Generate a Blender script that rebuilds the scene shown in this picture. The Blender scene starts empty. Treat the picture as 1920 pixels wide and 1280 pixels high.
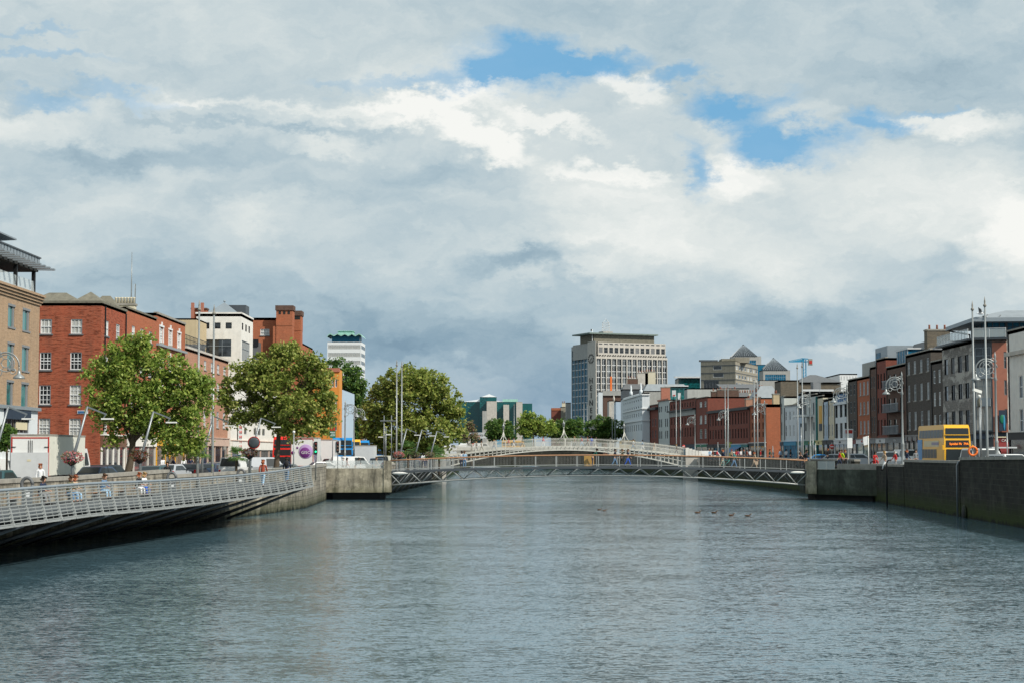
import bpy, math, random
from mathutils import Vector, Matrix
PI = math.pi
random.seed(7)
SC = bpy.context.scene
COL = SC.collection
# ------------------------------------------------------------------ camera maths
CH = 4.6                      # eye height over the river
F = 3200.0                    # focal length in photo pixels (1920 wide)
PT = math.atan(208 / F)       # upward tilt
cp, sp = math.cos(PT), math.sin(PT)
def ray(px, py):
    dx, dy = (px - 960) / F, (640 - py) / F
    return Vector((dx, cp - dy * sp, sp + dy * cp))
def at(px, py, y):            # world point seen at px,py at distance y
    r = ray(px, py); t = y / r.y
    return Vector((r.x * t, y, CH + r.z * t))
def onx(px, py, x):
    r = ray(px, py); t = x / r.x
    return Vector((x, r.y * t, CH + r.z * t))
def onz(px, py, z):
    r = ray(px, py); t = (z - CH) / r.z
    return Vector((r.x * t, r.y * t, z))
def onseg(p0, p1, px, py):    # (u, z) on the vertical plane through p0-p1
    r = ray(px, py)
    d = Vector((p1[0] - p0[0], p1[1] - p0[1])); L = d.length; d /= L
    n = Vector((d.y, -d.x))
    t = (p0[0] * n.x + p0[1] * n.y) / (r.x * n.x + r.y * n.y)
    return ((r.x * t - p0[0]) * d.x + (r.y * t - p0[1]) * d.y, CH + r.z * t)
# ------------------------------------------------------------------ materials
M = {}
def lin(c):
    return tuple((v / 12.92 if v <= .04045 else ((v + .055) / 1.055) ** 2.4) for v in c)
def newmat(name):
    m = bpy.data.materials.new(name); m.use_nodes = True
    nt = m.node_tree; b = nt.nodes['Principled BSDF']
    M[name] = m
    return m, nt, b
def nd(nt, t, **k):
    n = nt.nodes.new(t)
    for a, v in k.items():
        if a.startswith('i_'): n.inputs[int(a[2:]) if a[2:].isdigit() else a[2:]].default_value = v
        else: setattr(n, a, v)
    return n
def ramp(nt, src, stops):
    r = nt.nodes.new('ShaderNodeValToRGB'); e = r.color_ramp.elements
    while len(e) < len(stops): e.new(.5)
    for el, (p, c) in zip(e, stops):
        el.position = p; el.color = (c[0], c[1], c[2], 1) if hasattr(c, '__len__') else (c, c, c, 1)
    nt.links.new(src, r.inputs[0]); return r.outputs[0]
def mulc(c, f): return tuple(min(1, v * f) for v in c)
def mixc(nt, fac, a, b, mode='MIX'):
    n = nt.nodes.new('ShaderNodeMix'); n.data_type = 'RGBA'; n.blend_type = mode
    if isinstance(fac, (int, float)): n.inputs[0].default_value = fac
    else: nt.links.new(fac, n.inputs[0])
    for s, v in ((6, a), (7, b)):
        if hasattr(v, '__len__'): n.inputs[s].default_value = (v[0], v[1], v[2], 1)
        else: nt.links.new(v, n.inputs[s])
    return n.outputs[2]
def noise(nt, vec, scale, detail=4, rough=.6, sc3=None, dist=0):
    if sc3:
        mp = nd(nt, 'ShaderNodeMapping'); mp.inputs['Scale'].default_value = sc3
        nt.links.new(vec, mp.inputs[0]); vec = mp.outputs[0]
    n = nd(nt, 'ShaderNodeTexNoise'); n.inputs['Scale'].default_value = scale
    n.inputs['Detail'].default_value = detail; n.inputs['Roughness'].default_value = rough
    n.inputs['Distortion'].default_value = dist
    nt.links.new(vec, n.inputs['Vector']); return n.outputs['Fac']
def surf(name, col, rough=.6, var=.25, metal=0, scale=.8, streak=0, bump=0, spec=.4, dirt=None):
    """painted / plain surface with patchy wear laid out in metres"""
    m, nt, b = newmat(name); uv = nd(nt, 'ShaderNodeUVMap').outputs[0]
    f = noise(nt, uv, scale, 5, .65)
    c = ramp(nt, f, [(.28, mulc(col, 1 - var)), (.5, col), (.75, mulc(col, 1 + var * .7))])
    if streak:
        s = noise(nt, uv, 1, 4, .7, (1.6, .16, 1))
        c = mixc(nt, ramp(nt, s, [(.42, 0.), (.7, streak)]), c, dirt or mulc(col, .35))
    nt.links.new(c, b.inputs['Base Color'])
    b.inputs['Roughness'].default_value = rough; b.inputs['Metallic'].default_value = metal
    b.inputs['Specular IOR Level'].default_value = spec
    if bump:
        bp = nd(nt, 'ShaderNodeBump'); bp.inputs['Strength'].default_value = bump; bp.inputs['Distance'].default_value = .05
        nt.links.new(noise(nt, uv, 9, 4), bp.inputs['Height']); nt.links.new(bp.outputs[0], b.inputs['Normal'])
    return m
def brick(name, c1, c2, mortar, w=.24, h=.08, mort=.012, blotch=.35, streak=.25, dark=(.04, .035, .03), bump=.3):
    m, nt, b = newmat(name); uv = nd(nt, 'ShaderNodeUVMap').outputs[0]
    t = nd(nt, 'ShaderNodeTexBrick')
    t.inputs['Color1'].default_value = (*c1, 1); t.inputs['Color2'].default_value = (*c2, 1); t.inputs['Mortar'].default_value = (*mortar, 1)
    t.inputs['Scale'].default_value = 1; t.inputs['Brick Width'].default_value = w; t.inputs['Row Height'].default_value = h
    t.inputs['Mortar Size'].default_value = mort; t.inputs['Bias'].default_value = -.1
    nt.links.new(uv, t.inputs['Vector'])
    c = t.outputs['Color']
    # runs of darker courses and pale patches, longer than tall
    f = noise(nt, uv, 1, 6, .8, (1.4, 7.5, 1))
    c = mixc(nt, ramp(nt, f, [(.48, 0.), (.60, blotch)]), c, mulc(c1, .25))
    f2 = noise(nt, uv, 1, 5, .7, (.35, .8, 1))
    c = mixc(nt, ramp(nt, f2, [(.5, 0.), (.72, .35)]), c, mulc(c2, 1.5))
    if streak:
        s = noise(nt, uv, 1, 5, .7, (1.5, .12, 1))
        c = mixc(nt, ramp(nt, s, [(.45, 0.), (.72, streak)]), c, dark)
    nt.links.new(c, b.inputs['Base Color']); b.inputs['Roughness'].default_value = .85
    b.inputs['Specular IOR Level'].default_value = .25
    bp = nd(nt, 'ShaderNodeBump'); bp.inputs['Strength'].default_value = bump; bp.inputs['Distance'].default_value = .02
    nt.links.new(t.outputs['Fac'], bp.inputs['Height']); nt.links.new(bp.outputs[0], b.inputs['Normal'])
    return m
def glassm(name, dark, pale, amount=.4, rough=.06, spec=.7):
    """window glass: a reflective pane over a dark room, some with blinds or net curtains drawn"""
    m, nt, b = newmat(name)
    oi = nd(nt, 'ShaderNodeObjectInfo'); tc = nd(nt, 'ShaderNodeTexCoord')
    f = ramp(nt, oi.outputs['Random'], [(1 - amount - .02, 0.), (1 - amount + .02, 1.)])
    w = noise(nt, tc.outputs['Object'], 1, 3, .6, (9, 1, .8))
    cur = ramp(nt, w, [(.3, mulc(pale, .55)), (.6, pale)])
    n2 = noise(nt, tc.outputs['Object'], 1.3, 3, .6)
    room = ramp(nt, n2, [(.35, mulc(dark, .4)), (.65, mulc(dark, 1.6))])
    nt.links.new(mixc(nt, f, room, cur), b.inputs['Base Color'])
    b.inputs['Roughness'].default_value = rough; b.inputs['Specular IOR Level'].default_value = spec
    return m
# ------------------------------------------------------------------ mesh builder
class MB:
    def __init__(s): s.v = []; s.f = []; s.m = []; s.mats = []; s.cur = 0; s.smooth = []
    def mat(s, name):
        if name not in s.mats: s.mats.append(name)
        s.cur = s.mats.index(name); return s
    def face(s, pts, sm=False):
        b = len(s.v); s.v += [tuple(p) for p in pts]; s.f.append(tuple(range(b, b + len(pts)))); s.m.append(s.cur); s.smooth.append(sm)
    def add(s, vs, fs, sm=False):
        b = len(s.v); s.v += [tuple(p) for p in vs]
        for f in fs: s.f.append(tuple(i + b for i in f)); s.m.append(s.cur); s.smooth.append(sm)
    def box(s, x0, x1, y0, y1, z0, z1, T=None):
        v = [Vector((x, y, z)) for z in (z0, z1) for (x, y) in ((x0, y0), (x1, y0), (x1, y1), (x0, y1))]
        if T: v = [T @ p for p in v]
        s.add(v, [(3, 2, 1, 0), (4, 5, 6, 7), (0, 1, 5, 4), (1, 2, 6, 5), (2, 3, 7, 6), (3, 0, 4, 7)])
        return s
    def prism(s, poly, z0, z1, top=True, bot=False, T=None):
        n = len(poly)
        v = [Vector((p[0], p[1], z0)) for p in poly] + [Vector((p[0], p[1], z1)) for p in poly]
        if T: v = [T @ p for p in v]
        f = [(i, (i + 1) % n, (i + 1) % n + n, i + n) for i in range(n)]
        if top: f.append(tuple(range(n, 2 * n)))
        if bot: f.append(tuple(reversed(range(n))))
        s.add(v, f); return s
    def bar(s, a, b, w, h=None, up=(0, 0, 1)):     # square bar a->b
        a, b = Vector(a), Vector(b); h = h or w
        d = (b - a); 
        if d.length < 1e-6: return s
        d.normalize(); up = Vector(up)
        if abs(d.dot(up)) > .98: up = Vector((0, 1, 0))
        x = d.cross(up).normalized() * w / 2; y = x.cross(d).normalized() * h / 2
        v = [p + i * x + j * y for p in (a, b) for (i, j) in ((-1, -1), (1, -1), (1, 1), (-1, 1))]
        s.add(v, [(3, 2, 1, 0), (4, 5, 6, 7), (0, 1, 5, 4), (1, 2, 6, 5), (2, 3, 7, 6), (3, 0, 4, 7)]); return s
    def tube(s, pts, r, n=8, cap=True, sm=True):
        pts = [Vector(p) for p in pts]
        rs = r if hasattr(r, '__len__') else [r] * len(pts)
        vs = []; fs = []; prev = None
        for i, p in enumerate(pts):
            d = (pts[min(i + 1, len(pts) - 1)] - pts[max(i - 1, 0)]).normalized()
            if prev is None:
                u = Vector((0, 0, 1)) if abs(d.z) < .9 else Vector((1, 0, 0))
                x = d.cross(u).normalized()
            else: x = (prev - d * prev.dot(d)).normalized()
            prev = x; y = d.cross(x)
            for k in range(n):
                a = 2 * PI * k / n; vs.append(p + (x * math.cos(a) + y * math.sin(a)) * rs[i])
        for i in range(len(pts) - 1):
            for k in range(n):
                fs.append((i * n + k, i * n + (k + 1) % n, (i + 1) * n + (k + 1) % n, (i + 1) * n + k))
        if cap:
            fs.append(tuple(reversed(range(n)))); fs.append(tuple((len(pts) - 1) * n + k for k in range(n)))
        s.add(vs, fs, sm); return s
    def lathe(s, prof, c=(0, 0, 0), n=12, T=None, sm=True):     # prof [(r,z)]
        c = Vector(c); vs = []; fs = []
        for r, z in prof:
            for k in range(n):
                a = 2 * PI * k / n; p = Vector((r * math.cos(a), r * math.sin(a), z)); vs.append((T @ p if T else p) + c)
        for i in range(len(prof) - 1):
            for k in range(n): fs.append((i * n + k, i * n + (k + 1) % n, (i + 1) * n + (k + 1) % n, (i + 1) * n + k))
        fs.append(tuple(reversed(range(n)))); fs.append(tuple((len(prof) - 1) * n + k for k in range(n)))
        s.add(vs, fs, sm); return s
    def ball(s, c, r, n=10, m=6, sm=True):
        rr = r if hasattr(r, '__len__') else (r, r, r)
        T = Matrix.Diagonal((rr[0], rr[1], rr[2])).to_4x4()
        s.lathe([(max(.001, math.sin(PI * i / m)), -math.cos(PI * i / m)) for i in range(m + 1)], c, n, T, sm); return s
    def mesh(s, name, off=(0, 0, 0)):
        me = bpy.data.meshes.new(name); o = Vector(off)
        me.from_pydata([tuple(Vector(v) - o) for v in s.v], [], s.f)
        for k in s.mats: me.materials.append(M[k])
        me.polygons.foreach_set('material_index', s.m)
        me.polygons.foreach_set('use_smooth', s.smooth)
        ul = me.uv_layers.new(name='UVMap'); dat = [0.] * (2 * len(me.loops))
        for p in me.polygons:
            nrm = p.normal
            if abs(nrm.z) > .75: 
                for li in p.loop_indices:
                    q = s.v[me.loops[li].vertex_index]; dat[2 * li] = q[0]; dat[2 * li + 1] = q[1]
            else:
                t = Vector((-nrm.y, nrm.x)); t = t.normalized() if t.length > 1e-5 else Vector((1, 0))
                for li in p.loop_indices:
                    q = s.v[me.loops[li].vertex_index]; dat[2 * li] = q[0] * t.x + q[1] * t.y; dat[2 * li + 1] = q[2]
        ul.data.foreach_set('uv', dat)
        return me
    def build(s, name, parent=None, world=True):
        """world=True: the vertices are world coordinates (parent is an unrotated empty)"""
        off = parent_loc(parent) if (parent is not None and world) else Vector((0, 0, 0))
        o = bpy.data.objects.new(name, s.mesh(name, off)); COL.objects.link(o)
        if parent is not None: o.parent = parent
        return o
def parent_loc(p):
    v = Vector((0, 0, 0))
    while p is not None: v += Vector(p.location); p = p.parent
    return v
def thing(name, label, cat, loc=(0, 0, 0), rz=0, group=None):
    o = bpy.data.objects.new(name, None); COL.objects.link(o)
    o.location = loc; o.rotation_euler = (0, 0, rz); o.empty_display_size = .5
    o['label'] = label; o['category'] = cat
    if group: o['group'] = group
    return o
def tag(o, label, cat, group=None):
    o['label'] = label; o['category'] = cat
    if group: o['group'] = group
    return o
def kids(o): return [c for c in o.children]
def copy_tree(o, parent=None):
    c = o.copy(); COL.objects.link(c); c.parent = parent
    for ch in o.children: copy_tree(ch, c)
    return c
def place(proto, loc, rz=0, label=None, first=None, scale=1):
    """the first use moves the prototype itself, later ones copy it"""
    if not proto.get('_used'):
        proto['_used'] = 1; o = proto
    else: o = copy_tree(proto)
    o.location = loc; o.rotation_euler = (0, 0, rz); o.scale = (scale,) * 3
    if label: o['label'] = label
    return o
def recolor(o, part, frm, to):
    for c in [o] + list(o.children):
        if part and not c.name.startswith(part): continue
        for s in c.material_slots:
            if s.material and s.material.name == frm:
                s.link = 'OBJECT'; s.material = M[to]
def textmesh(txt, size, matname, name, parent, loc, rot, ext=.01, sx=1, font=None):
    cu = bpy.data.curves.new('t', 'FONT'); cu.body = txt; cu.size = size; cu.extrude = ext
    cu.align_x = 'CENTER'; cu.align_y = 'CENTER'; cu.resolution_u = 2
    ob = bpy.data.objects.new('t', cu); COL.objects.link(ob)
    dg = bpy.context.evaluated_depsgraph_get(); dg.update()
    me = bpy.data.meshes.new_from_object(ob.evaluated_get(dg)); bpy.data.objects.remove(ob)
    me.materials.clear(); me.materials.append(M[matname]); me.name = name
    if not me.uv_layers: me.uv_layers.new(name='UVMap')
    o = bpy.data.objects.new(name, me); COL.objects.link(o); o.parent = parent
    o.location = loc; o.rotation_euler = rot; o.scale = (sx, 1, 1)
    return o
# ------------------------------------------------------------------ camera, sun, sky
cam = bpy.data.cameras.new('camera'); co = bpy.data.objects.new('camera', cam); COL.objects.link(co)
co.location = (0, 0, CH); co.rotation_euler = (PI / 2 + PT, 0, 0)
cam.sensor_width = 36; cam.lens = 36 * F / 1920; cam.clip_start = .5; cam.clip_end = 9000
SC.camera = co
SUN_EL = math.radians(42); SA = math.atan2(.80, -.60)   # azimuth from +Y towards +X
sd = Vector((math.sin(SA) * math.cos(SUN_EL), math.cos(SA) * math.cos(SUN_EL), math.sin(SUN_EL)))
sl = bpy.data.lights.new('sun', 'SUN'); sl.energy = 4.8; sl.angle = math.radians(.6); sl.color = (1, .94, .84)
so = bpy.data.objects.new('sun', sl); COL.objects.link(so); so.rotation_euler = sd.to_track_quat('Z', 'Y').to_euler(); so.location = (0, 0, 60)
SC.view_settings.view_transform = 'Standard'; SC.view_settings.look = 'None'; SC.view_settings.exposure = 0
SC.view_settings.gamma = 1
SC.cycles.use_denoising = True
SC.cycles.max_bounces = 6; SC.cycles.diffuse_bounces = 2; SC.cycles.glossy_bounces = 3; SC.cycles.transmission_bounces = 4; SC.cycles.transparent_max_bounces = 8
W = bpy.data.worlds.new('World'); SC.world = W; W.use_nodes = True
nt = W.node_tree; nt.nodes.clear()
out = nd(nt, 'ShaderNodeOutputWorld'); tc = nd(nt, 'ShaderNodeTexCoord'); L = nt.links.new
sky = nd(nt, 'ShaderNodeTexSky', sky_type='NISHITA', sun_disc=False, sun_elevation=SUN_EL, sun_rotation=SA)
sky.altitude = 0; sky.air_density = 1.3; sky.dust_density = .6; sky.ozone_density = 2.5
sep = nd(nt, 'ShaderNodeSeparateXYZ'); L(tc.outputs['Generated'], sep.inputs[0])
def mth(op, a, b=None, c=None, clamp=False):
    n = nt.nodes.new('ShaderNodeMath'); n.operation = op; n.use_clamp = clamp
    for i, v in enumerate((a, b, c)):
        if v is None: continue
        if isinstance(v, (int, float)): n.inputs[i].default_value = v
        else: L(v, n.inputs[i])
    return n.outputs[0]
az = mth('ARCTAN2', sep.outputs[0], sep.outputs[1]); el = mth('ARCSINE', sep.outputs[2])
cmb = nd(nt, 'ShaderNodeCombineXYZ'); L(az, cmb.inputs[0]); L(el, cmb.inputs[1]); AE = cmb.outputs[0]
# ragged edges: warp the azimuth / elevation coordinates with noise
def wn(scale, detail, sc3, off=(0, 0, 0), rough=.6, vec=None, dist=0):
    mp = nd(nt, 'ShaderNodeMapping'); mp.inputs['Scale'].default_value = sc3; mp.inputs['Location'].default_value = off
    L(vec or AE, mp.inputs[0]); n = nd(nt, 'ShaderNodeTexNoise'); n.inputs['Scale'].default_value = scale
    n.inputs['Detail'].default_value = detail; n.inputs['Roughness'].default_value = rough; n.inputs['Distortion'].default_value = dist
    L(mp.outputs[0], n.inputs['Vector']); return n
def vm(op, a, b):
    n = nt.nodes.new('ShaderNodeVectorMath'); n.operation = op
    for i, v in enumerate((a, b)):
        if isinstance(v, tuple): n.inputs[i].default_value = v
        else: L(v, n.inputs[i])
    return n.outputs[1] if op in ('LENGTH', 'DISTANCE') else n.outputs[0]
w1 = wn(9, 6, (1, 2, 1)); w2 = wn(42, 7, (1, 1.5, 1), (3, 1, 0), .68)
warp = vm('ADD', AE, vm('MULTIPLY', vm('SUBTRACT', w1.outputs['Color'], (.5, .5, .5)), (.10, .05, 0)))
warp = vm('ADD', warp, vm('MULTIPLY', vm('SUBTRACT', w2.outputs['Color'], (.5, .5, .5)), (.035, .028, 0)))
def blob(px, py, rx, ry, amt, rot=0, soft=1.0, vec=None):
    c = ((px - 960) / F, (848 - py) / F, 0)
    mp = nd(nt, 'ShaderNodeVectorRotate', rotation_type='Z_AXIS'); mp.inputs['Center'].default_value = c; mp.inputs['Angle'].default_value = math.radians(rot)
    L(vec or warp, mp.inputs[0])
    v = vm('MULTIPLY', vm('SUBTRACT', mp.outputs[0], c), (F / rx, F / ry, 0))
    ln = vm('LENGTH', v, (0, 0, 0))
    mr = nd(nt, 'ShaderNodeMapRange', interpolation_type='SMOOTHSTEP'); L(ln, mr.inputs[0])
    mr.inputs[1].default_value = 1 + soft * .6; mr.inputs[2].default_value = 1 - soft * .6; mr.inputs[3].default_value = 0; mr.inputs[4].default_value = amt
    return mr.outputs[0]
def total(bl, base):
    t = base
    for b in bl: t = mth('ADD', t, b)
    return t
# breaks in the cloud where blue shows
BLUE = [blob(985, 132, 105, 46, 1.2, 8, 1.1), blob(1110, 135, 85, 24, 1.0, -6, 1.1), blob(900, 160, 80, 20, .8, 0, 1.3),
        blob(1262, 158, 70, 17, .75, -12, 1), blob(1385, 200, 110, 26, 1.05, -6, 1.1), blob(1490, 262, 100, 28, 1.1, 14, 1.1),
        blob(1628, 250, 34, 20, .9, 10, 1.1), blob(1312, 318, 26, 42, .8, -12, 1.2), blob(1455, 290, 60, 14, .6, 8, 1.2),
        blob(1700, 225, 60, 8, .5, 0, 1), blob(240, 195, 110, 12, .45, 5, 1), blob(80, 130, 130, 8, .4, -3, 1), blob(60, 95, 80, 7, .35, -3, 1),
        blob(100, 215, 60, 14, .5, 0, 1), blob(640, 155, 60, 10, .25, 0, 1), blob(760, 165, 60, 10, .35, 0, 1)]
# elsewhere on the dome (outside this view) breaks come from noise
brk = wn(1.6, 6, (1, 1.6, 1), (4.2, 0, 0), .6, tc.outputs['Generated'])
up = nd(nt, 'ShaderNodeMapRange', interpolation_type='SMOOTHSTEP'); L(el, up.inputs[0]); up.inputs[1].default_value = .32; up.inputs[2].default_value = .55
brkm = nd(nt, 'ShaderNodeMapRange', interpolation_type='SMOOTHSTEP'); L(brk.outputs['Fac'], brkm.inputs[0]); brkm.inputs[1].default_value = .54; brkm.inputs[2].default_value = .66
blue = mth('MINIMUM', mth('ADD', total(BLUE[1:], BLUE[0]), mth('MULTIPLY', up.outputs[0], brkm.outputs[0])), 1., clamp=True)
# brightness of the cloud itself: sunlit tops, grey bases
n1 = wn(7, 8, (1, 2.0, 1), (1.3, .4, 0), .58, warp); n2 = wn(22, 8, (1, 1.7, 1), (5, 2, 0), .62, warp); n3 = wn(3.2, 4, (1, 2.4, 1), (9, 2, 0), .5, warp)
BR = [blob(430, 215, 200, 20, .20, 4, .9), blob(760, 205, 190, 22, .28, -4, .9), blob(915, 255, 90, 26, .32, 20, .9), blob(60, 262, 150, 26, .16, 0, 1),
      blob(160, 225, 90, 14, .12, 0, 1), blob(1150, 178, 60, 22, .22, 25, .8), blob(1020, 240, 90, 14, .20, 15, .8), blob(1140, 318, 90, 16, .2, 5, .9),
      blob(1740, 250, 110, 22, .28, 2, 1.0), blob(1390, 330, 60, 40, .22, 0, .9), blob(1660, 370, 280, 80, .2, 10, 1.1), blob(1300, 420, 260, 70, .17, 15, 1),
      blob(1130, 470, 180, 60, .14, 0, 1), blob(1890, 470, 80, 70, .20, 20, 1.2), blob(1500, 520, 160, 50, .12, 0, 1), blob(480, 408, 90, 30, .11, -15, 1.4),
      blob(190, 390, 90, 40, .09, 0, 1.4), blob(330, 330, 90, 26, .07, 0, 1.4), blob(600, 270, 60, 16, .12, 0, 1), blob(1540, 100, 400, 60, .03, 0, 1),
      blob(480, 228, 215, 17, -.20, 3, .8), blob(640, 218, 60, 12, -.14, 0, 1), blob(320, 290, 240, 30, -.12, 0, 1), blob(660, 330, 240, 50, -.08, 0, 1),
      blob(990, 482, 105, 20, -.24, -10, 1.2), blob(1045, 510, 32, 16, -.14, 30, 1.2), blob(820, 560, 300, 40, -.08, 0, 1),
      blob(350, 560, 420, 60, -.10, 0, 1), blob(900, 700, 420, 90, -.16, 0, 1), blob(700, 640, 300, 60, -.14, 0, 1), blob(1300, 620, 260, 50, -.10, 0, 1.2), blob(1560, 620, 200, 40, -.08, 0, 1.3),
      blob(960, 35, 420, 50, -.06, -4, 1), blob(1560, 110, 430, 80, -.06, 0, 1), blob(1200, 640, 200, 18, .05, 0, 1), blob(1580, 660, 70, 12, .12, 0, .8),
      blob(240, 110, 240, 40, -.04, 5, 1), blob(600, 90, 300, 60, .04, 10, 1), blob(1780, 500, 40, 20, -.07, 30, 1.3)]
fine = mth('ADD', mth('MULTIPLY_ADD', n2.outputs['Fac'], .36, -.18), mth('MULTIPLY_ADD', n1.outputs['Fac'], .44, -.22))
fine = mth('ADD', fine, mth('MULTIPLY_ADD', n3.outputs['Fac'], .30, -.15))
# the high sheet of cloud at the top of the view is smoother
br = mth('MULTIPLY_ADD', mth('SUBTRACT', mth('ADD', total(BR, .555), fine), .57), 1.28, .57)
cr = nt.nodes.new('ShaderNodeValToRGB'); e = cr.color_ramp.elements
stops = [(0.05, (108, 137, 158)), (.25, (142, 168, 184)), (.42, (174, 194, 204)), (.58, (199, 212, 216)), (.75, (221, 228, 227)), (.95, (246, 247, 243))]
while len(e) < len(stops): e.new(.5)
for q, (p, c) in zip(e, stops): q.position = p; q.color = (*lin([v / 255 for v in c]), 1)
L(br, cr.inputs[0])
# clear blue: the Nishita sky at its physical brightness, tinted by thin veil
hz = nd(nt, 'ShaderNodeMapRange', interpolation_type='SMOOTHSTEP'); L(el, hz.inputs[0]); hz.inputs[1].default_value = .085; hz.inputs[2].default_value = -.01
cloudc = mixc(nt, mth('MULTIPLY', hz.outputs[0], .6), cr.outputs[0], lin((.52, .625, .73)))
bg1 = nd(nt, 'ShaderNodeBackground'); bg2 = nd(nt, 'ShaderNodeBackground'); L(cloudc, bg1.inputs[0]); bg1.inputs[1].default_value = 1.0
veil = mixc(nt, .82, sky.outputs[0], (1.35, 4.7, 8.2)); L(veil, bg2.inputs[0]); bg2.inputs[1].default_value = .09
mx = nd(nt, 'ShaderNodeMixShader'); L(mth('MULTIPLY', blue, .86), mx.inputs[0]); L(bg1.outputs[0], mx.inputs[1]); L(bg2.outputs[0], mx.inputs[2]); L(mx.outputs[0], out.inputs[0])
W.cycles.sampling_method = 'MANUAL'; W.cycles.sample_map_resolution = 512
# ------------------------------------------------------------------ materials
surf('asphalt', (.055, .056, .058), .9, .25); surf('paving', (.25, .245, .235), .85, .2)
surf('black_iron', (.015, .016, .018), .45, .1, .3); surf('galvanised', (.22, .24, .25), .42, .12, .55); surf('pale_steel', (.36, .375, .365), .45, .15, .25)
surf('white_paint', (.74, .74, .70), .5, .12, streak=.12); surf('silver_paint', (.27, .29, .29), .38, .08, .3)
surf('teak', (.36, .19, .10), .5, .25, scale=3); surf('dark_under', (.02, .022, .022), .9, .3)
surf('slate', (.12, .125, .13), .6, .3, scale=2); surf('slate_moss', (.16, .15, .115), .8, .45, scale=1.5); surf('lead', (.26, .29, .31), .5, .15)
surf('cap_stone', (.30, .285, .25), .9, .35, scale=1.2, streak=.35); surf('limestone', (.50, .47, .42), .85, .18, scale=.7, streak=.25)
surf('white_stone', (.72, .70, .65), .85, .14, scale=.9, streak=.15); surf('pink_stone', (.52, .38, .31), .85, .2, scale=1.2, streak=.25)
surf('cream_render', (.60, .55, .42), .85, .08, streak=.15); surf('white_render', (.62, .66, .68), .85, .06, streak=.15); surf('blue_render', (.42, .52, .62), .85, .06, streak=.12)
surf('grey_render', (.40, .41, .39), .9, .12, streak=.3); surf('pale_grey_render', (.50, .53, .51), .85, .08, streak=.2); surf('yellow_render', (.62, .58, .30), .85, .06, streak=.1)
surf('orange_render', (.62, .26, .05), .8, .12, streak=.15); surf('tan_render', (.50, .40, .25), .85, .1, streak=.2); surf('concrete', (.27, .25, .20), .9, .2, streak=.4)
surf('grey_concrete', (.36, .36, .34), .9, .12, streak=.25); surf('terracotta', (.38, .15, .10), .8, .12, scale=1.5); surf('purple_render', (.26, .245, .27), .85, .08)
surf('copper_green', (.28, .50, .42), .7, .2, scale=.6); surf('zinc', (.27, .31, .34), .45, .1, .3); surf('dark_panel', (.06, .07, .08), .5, .15); surf('oak_sign', (.5, .3, .08), .6, .1)
brick('red_brick', (.40, .085, .035), (.33, .065, .03), (.30, .14, .09), blotch=.9); brick('orange_brick', (.42, .125, .06), (.36, .10, .045), (.36, .16, .09), blotch=.3, streak=.15)
brick('tan_brick', (.42, .28, .175), (.33, .21, .125), (.40, .32, .23), blotch=.3, streak=.2); brick('brown_brick', (.15, .08, .058), (.11, .06, .045), (.14, .10, .08), blotch=.6, streak=.3)
brick('dark_brick', (.095, .078, .068), (.068, .056, .050), (.12, .11, .095), blotch=.5, streak=.3); brick('maroon_brick', (.25, .062, .042), (.20, .05, .036), (.18, .09, .065), blotch=.4, streak=.2)
brick('stone_patch', (.24, .22, .205), (.18, .165, .155), (.26, .25, .22), .5, .2, .03, blotch=.5, streak=.3)
m = M['stone_patch']; nt = m.node_tree; b = nt.nodes['Principled BSDF']; c_ = b.inputs['Base Color'].links[0].from_socket; uv_ = nd(nt, 'ShaderNodeUVMap').outputs[0]
nt.links.new(mixc(nt, ramp(nt, noise(nt, uv_, 1, 5, .7, (.22, .55, 1), .6), [(.50, 0.), (.56, .9)]), c_, (.44, .42, .38)), b.inputs['Base Color'])
brick('pale_brick', (.46, .22, .14), (.40, .19, .12), (.42, .28, .2), blotch=.3, streak=.2)
brick('rubble', (.17, .14, .10), (.11, .10, .08), (.16, .14, .11), .4, .18, .03, blotch=.5, streak=.3)
glassm('glass', (.030, .036, .042), (.50, .50, .47), .45); glassm('glass_blinds', (.035, .04, .045), (.5, .52, .52), .85); glassm('glass_dark', (.02, .024, .028), (.2, .2, .2), .15)
glassm('glass_teal', (.012, .13, .13), (.05, .22, .22), .5, .05, .8); glassm('glass_blue', (.010, .11, .20), (.02, .15, .25), .5, .4, .15); glassm('glass_green', (.005, .075, .08), (.005, .10, .10), .5, .08, .6)
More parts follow.
